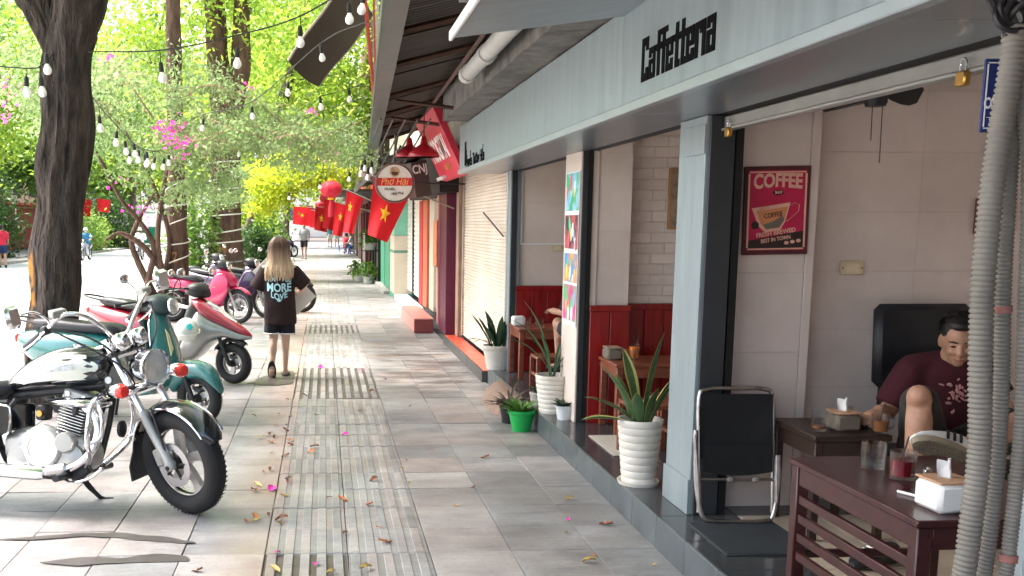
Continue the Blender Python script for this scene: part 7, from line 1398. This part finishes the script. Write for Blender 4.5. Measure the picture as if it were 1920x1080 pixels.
sj = thing('shoe_on_floor', 'dark sneaker with white laces on the floor under the table', 'shoe', (2.33,4.05,.165), R(200)); MB().loft([ringx(x, 0, zh, w, 2.8, 16) for x, zh, w in ((-.13,.05,.03),(-.1,.09,.04),(-.03,.09,.045),(.05,.065,.047),(.11,.045,.038),(.135,.03,.015))]).build('upper', BLACKP, sj)
for k in range(4): MB().tube([(.0+k*.02,-.03,.085-k*.007),(.01+k*.02,.03,.085-k*.007)], .004, 5).build('lace', PAPER, sj)
# ================================================================ corrugated hoses in the right foreground
HOSE = mat('grey_ribbed_hose', (.17,.157,.135), .6, var=.2, vs=4); TAPE = mat('red_tape', (.3,.12,.1), .6, var=.3, vs=30)
def hose(label, pts, r_, pitch=.0125):
    b = Vector(pts[0]); o = thing('ribbed_hose', label, 'hose', b, group='ribbed hoses at the right edge'); q = bez(pts, 12); d = [0]
    for i in range(1, len(q)): d.append(d[-1]+(q[i]-q[i-1]).length)
    n = int(d[-1]/(pitch/5)); P_ = []; rr = []
    for i in range(n): s_ = d[-1]*i/n; P_.append(Vector([np.interp(s_, d, [v[k] for v in q]) for k in range(3)])-b); ph_ = (s_/pitch) % 1; rr.append(r_*(1+.0 if .2 < ph_ < .75 else .86))
    MB().tube(P_, rr, 14).build('hose', HOSE, o, True, 70); return o, P_
h1, P1 = hose('thickest ribbed grey hose in front of the seated man', [(1.56,2.31,2.04),(1.552,2.3,1.957),(1.542,2.3,1.84),(1.536,2.3,1.745),(1.531,2.3,1.624),(1.532,2.3,1.428),(1.543,2.3,1.252),(1.558,2.3,1.059),(1.552,2.3,.861),(1.546,2.3,.754),(1.54,2.34,.4),(1.55,2.4,0)], .0265)
h2, P2 = hose('middle thin ribbed hose at the right edge', [(1.59,2.34,2.02),(1.586,2.33,1.926),(1.59,2.33,1.747),(1.595,2.33,1.563),(1.602,2.33,1.425),(1.616,2.33,1.247),(1.626,2.33,1.051),(1.623,2.33,.851),(1.618,2.33,.742),(1.61,2.34,.4),(1.62,2.4,0)], .0185, .010)
h3, P3 = hose('rightmost thin ribbed hose at the right edge', [(1.585,2.32,2.02),(1.59,2.31,1.922),(1.605,2.29,1.745),(1.615,2.28,1.563),(1.622,2.28,1.428),(1.634,2.28,1.251),(1.642,2.28,1.058),(1.64,2.28,.86),(1.636,2.28,.753),(1.63,2.32,.4),(1.64,2.4,0)], .017, .010)
for o, P_, zs in ((h2,P2,(.62,)),(h3,P3,(1.22,))):
    for f in zs: i = int(f/2.05*len(P_)); MB().tube(P_[i:i+9], .0295 if o is h1 else .0205, 14).build('tape_band', TAPE, o)
cbl = MB()
for k in range(7): a = random.uniform(-.03,.03); cbl.tube(bez([(1.47+.02*k,2.34+a,2.3),(1.49+.018*k,2.33,2.14),(1.53+.01*k+a,2.31,2.04+.01*k),(1.55+.012*k,2.3,1.98)],6), .009, 6)
for k in range(5): cbl.torus((1.54+.015*k,2.3,2.06+.02*(k%2)), .035+.006*k, .007, RX(70+15*k)@RZ(20*k), 24, 6)
tag(stuff(cbl.build('cable_coil', BLACKP)), 'coil of black cables above the ribbed hoses', 'cables')
# ================================================================ fallen leaves and petals
LFM = {'brown': mat('dry_leaf_brown', (.22,.09,.05), .7, var=.35, vs=30, rand=.3), 'orange': mat('dry_leaf_orange', (.55,.2,.07), .65, var=.3, vs=30, rand=.2), 'yellow': mat('dry_leaf_yellow', (.55,.4,.14), .65, var=.25, vs=30, rand=.2), 'pink': mat('fallen_petal_pink', (.75,.04,.4), .6, var=.2, vs=30)}
LAB = {'brown': 'curled brown fallen leaf lying on the pavement tiles', 'orange': 'orange fallen leaf lying on the pavement tiles', 'yellow': 'pale yellow fallen leaf lying on the pavement tiles', 'pink': 'bright pink fallen petal lying on the pavement tiles'}
def leaf_me(c, v):
    mb = MB(); rows = []; rnd = random.Random(v)
    for i in range(7): t = i/6; w = .017*math.sin(math.pi*min(1,t*.93+.05))**.8*(1.5 if c == 'pink' else 1); rows.append([Vector((-.035+.07*t, w*q, .005+.010*abs(q)**2*(.4+rnd.random())+.008*math.sin(t*3+v))) for q in (-1,-.5,0,.5,1)])
    mb.loft(rows, False, False); me = mb.mesh('fallen_leaf'); me.materials.append(LFM[c]); return me
LM = {c: [leaf_me(c, v) for v in range(3)] for c in LFM}
spots = [(-.62,6.05,'brown'),(-.42,6.1,'yellow'),(-.36,6.5,'brown'),(-.33,6.0,'pink'),(-.1,7.0,'orange'),(-.28,6.9,'brown'),(-.25,7.3,'brown'),(.25,5.65,'orange'),(.3,6.2,'brown'),(.55,6.75,'brown'),(.75,7.0,'orange'),(.52,6.1,'yellow'),(.28,5.2,'orange'),(.3,4.95,'orange'),(-.24,4.8,'pink'),(-.24,4.55,'yellow'),(-.05,4.62,'pink'),(.02,4.5,'yellow'),(-.25,5.3,'yellow'),(.1,5.75,'orange'),(.02,5.8,'brown'),(-.6,4.55,'brown'),(-.58,4.42,'brown'),(-.7,5.6,'yellow'),(.18,4.55,'yellow'),(1.32,5.3,'pink'),(1.25,5.05,'yellow'),(1.3,4.7,'orange'),(1.5,5.2,'brown'),(1.55,4.55,'yellow'),(1.25,4.6,'yellow'),(1.42,5.7,'yellow'),(1.1,6.8,'brown'),(-.85,7.3,'brown'),(-.9,8.0,'brown'),(-.6,8.4,'brown'),(-.75,7.0,'pink'),(-.5,7.5,'yellow'),(.0,8.2,'brown'),(.3,8.6,'yellow'),(.75,8.8,'brown'),(.5,6.5,'yellow'),(.15,7.6,'pink'),(-.2,9.4,'orange'),(-.95,9.5,'orange'),(.45,9.6,'brown'),(-.35,9.2,'brown'),(.1,5.1,'brown'),(.75,5.6,'yellow'),(.9,6.0,'brown'),(-1.2,6.7,'pink'),(.62,10.4,'pink'),(.4,11.0,'pink'),(-.05,11.3,'pink'),(.25,12.2,'orange'),(.7,13,'orange'),(-.3,13.5,'orange'),(-1.1,9.0,'orange')]
for i in range(26): spots.append((random.gauss(-.33,.1), random.uniform(5.2,8.5), random.choice(('brown','orange','yellow','brown'))))
def leaf_place(x, y):
    sd = 'left of the ribbed strip' if x < -.3 else ('on the ribbed strip' if x < .52 else ('between ribbed strip and step' if x < 1.25 else 'close beside the step'))
    return sd+(', in the foreground' if y < 5.6 else (', beside the cruiser' if y < 8 else ', near the walking girl'))
LAB = {'brown': 'curled brown fallen leaf ', 'orange': 'orange fallen leaf ', 'yellow': 'pale yellow fallen leaf ', 'pink': 'bright pink fallen petal '}
for x, y, c in spots: o = obj('fallen_leaf', random.choice(LM[c]), None); o.location = (x,y,.004); o.rotation_euler = (random.gauss(0,.12),random.gauss(0,.12),random.uniform(0,6.28)); s_ = random.choice((.4,.5,.65,.8,1.05)); o.scale = (s_,s_,s_); tag(o, LAB[c]+leaf_place(x, y), 'leaf' if c != 'pink' else 'petal', c+' litter '+leaf_place(x, y))
# things at the far shop fronts
tb_ = thing('plant_shelf', 'white metal shelf with trays by the green doors', 'shelf', (1.3,28.6,0))
for sx in (-1,1):
    for sy in (-1,1): MB().box((sx*.2-.02,sy*.35-.02,0),(sx*.2+.02,sy*.35+.02,1.35)).build('post', WHITE, tb_, False)
for z in (.35,.85,1.3): MB().box((-.22,-.37,z),(.22,.37,z+.03)).build('tray', DARKM, tb_, False)
for i, (x, y, z) in enumerate(((1.2,27.7,0),(1.0,28.8,0),(1.28,28.5,.88))):
    q = planter(('white basin planter by the green doors','leafy pot left of the white shelf','leafy pot standing on the white shelf')[i], (x,y,z), .17, .13, .2); pp_, qq = cloud((0,0,.38),(.26,.26,.2),260,8); obj('foliage', leafmesh('foliage', pp_, .12), G_MID, q)
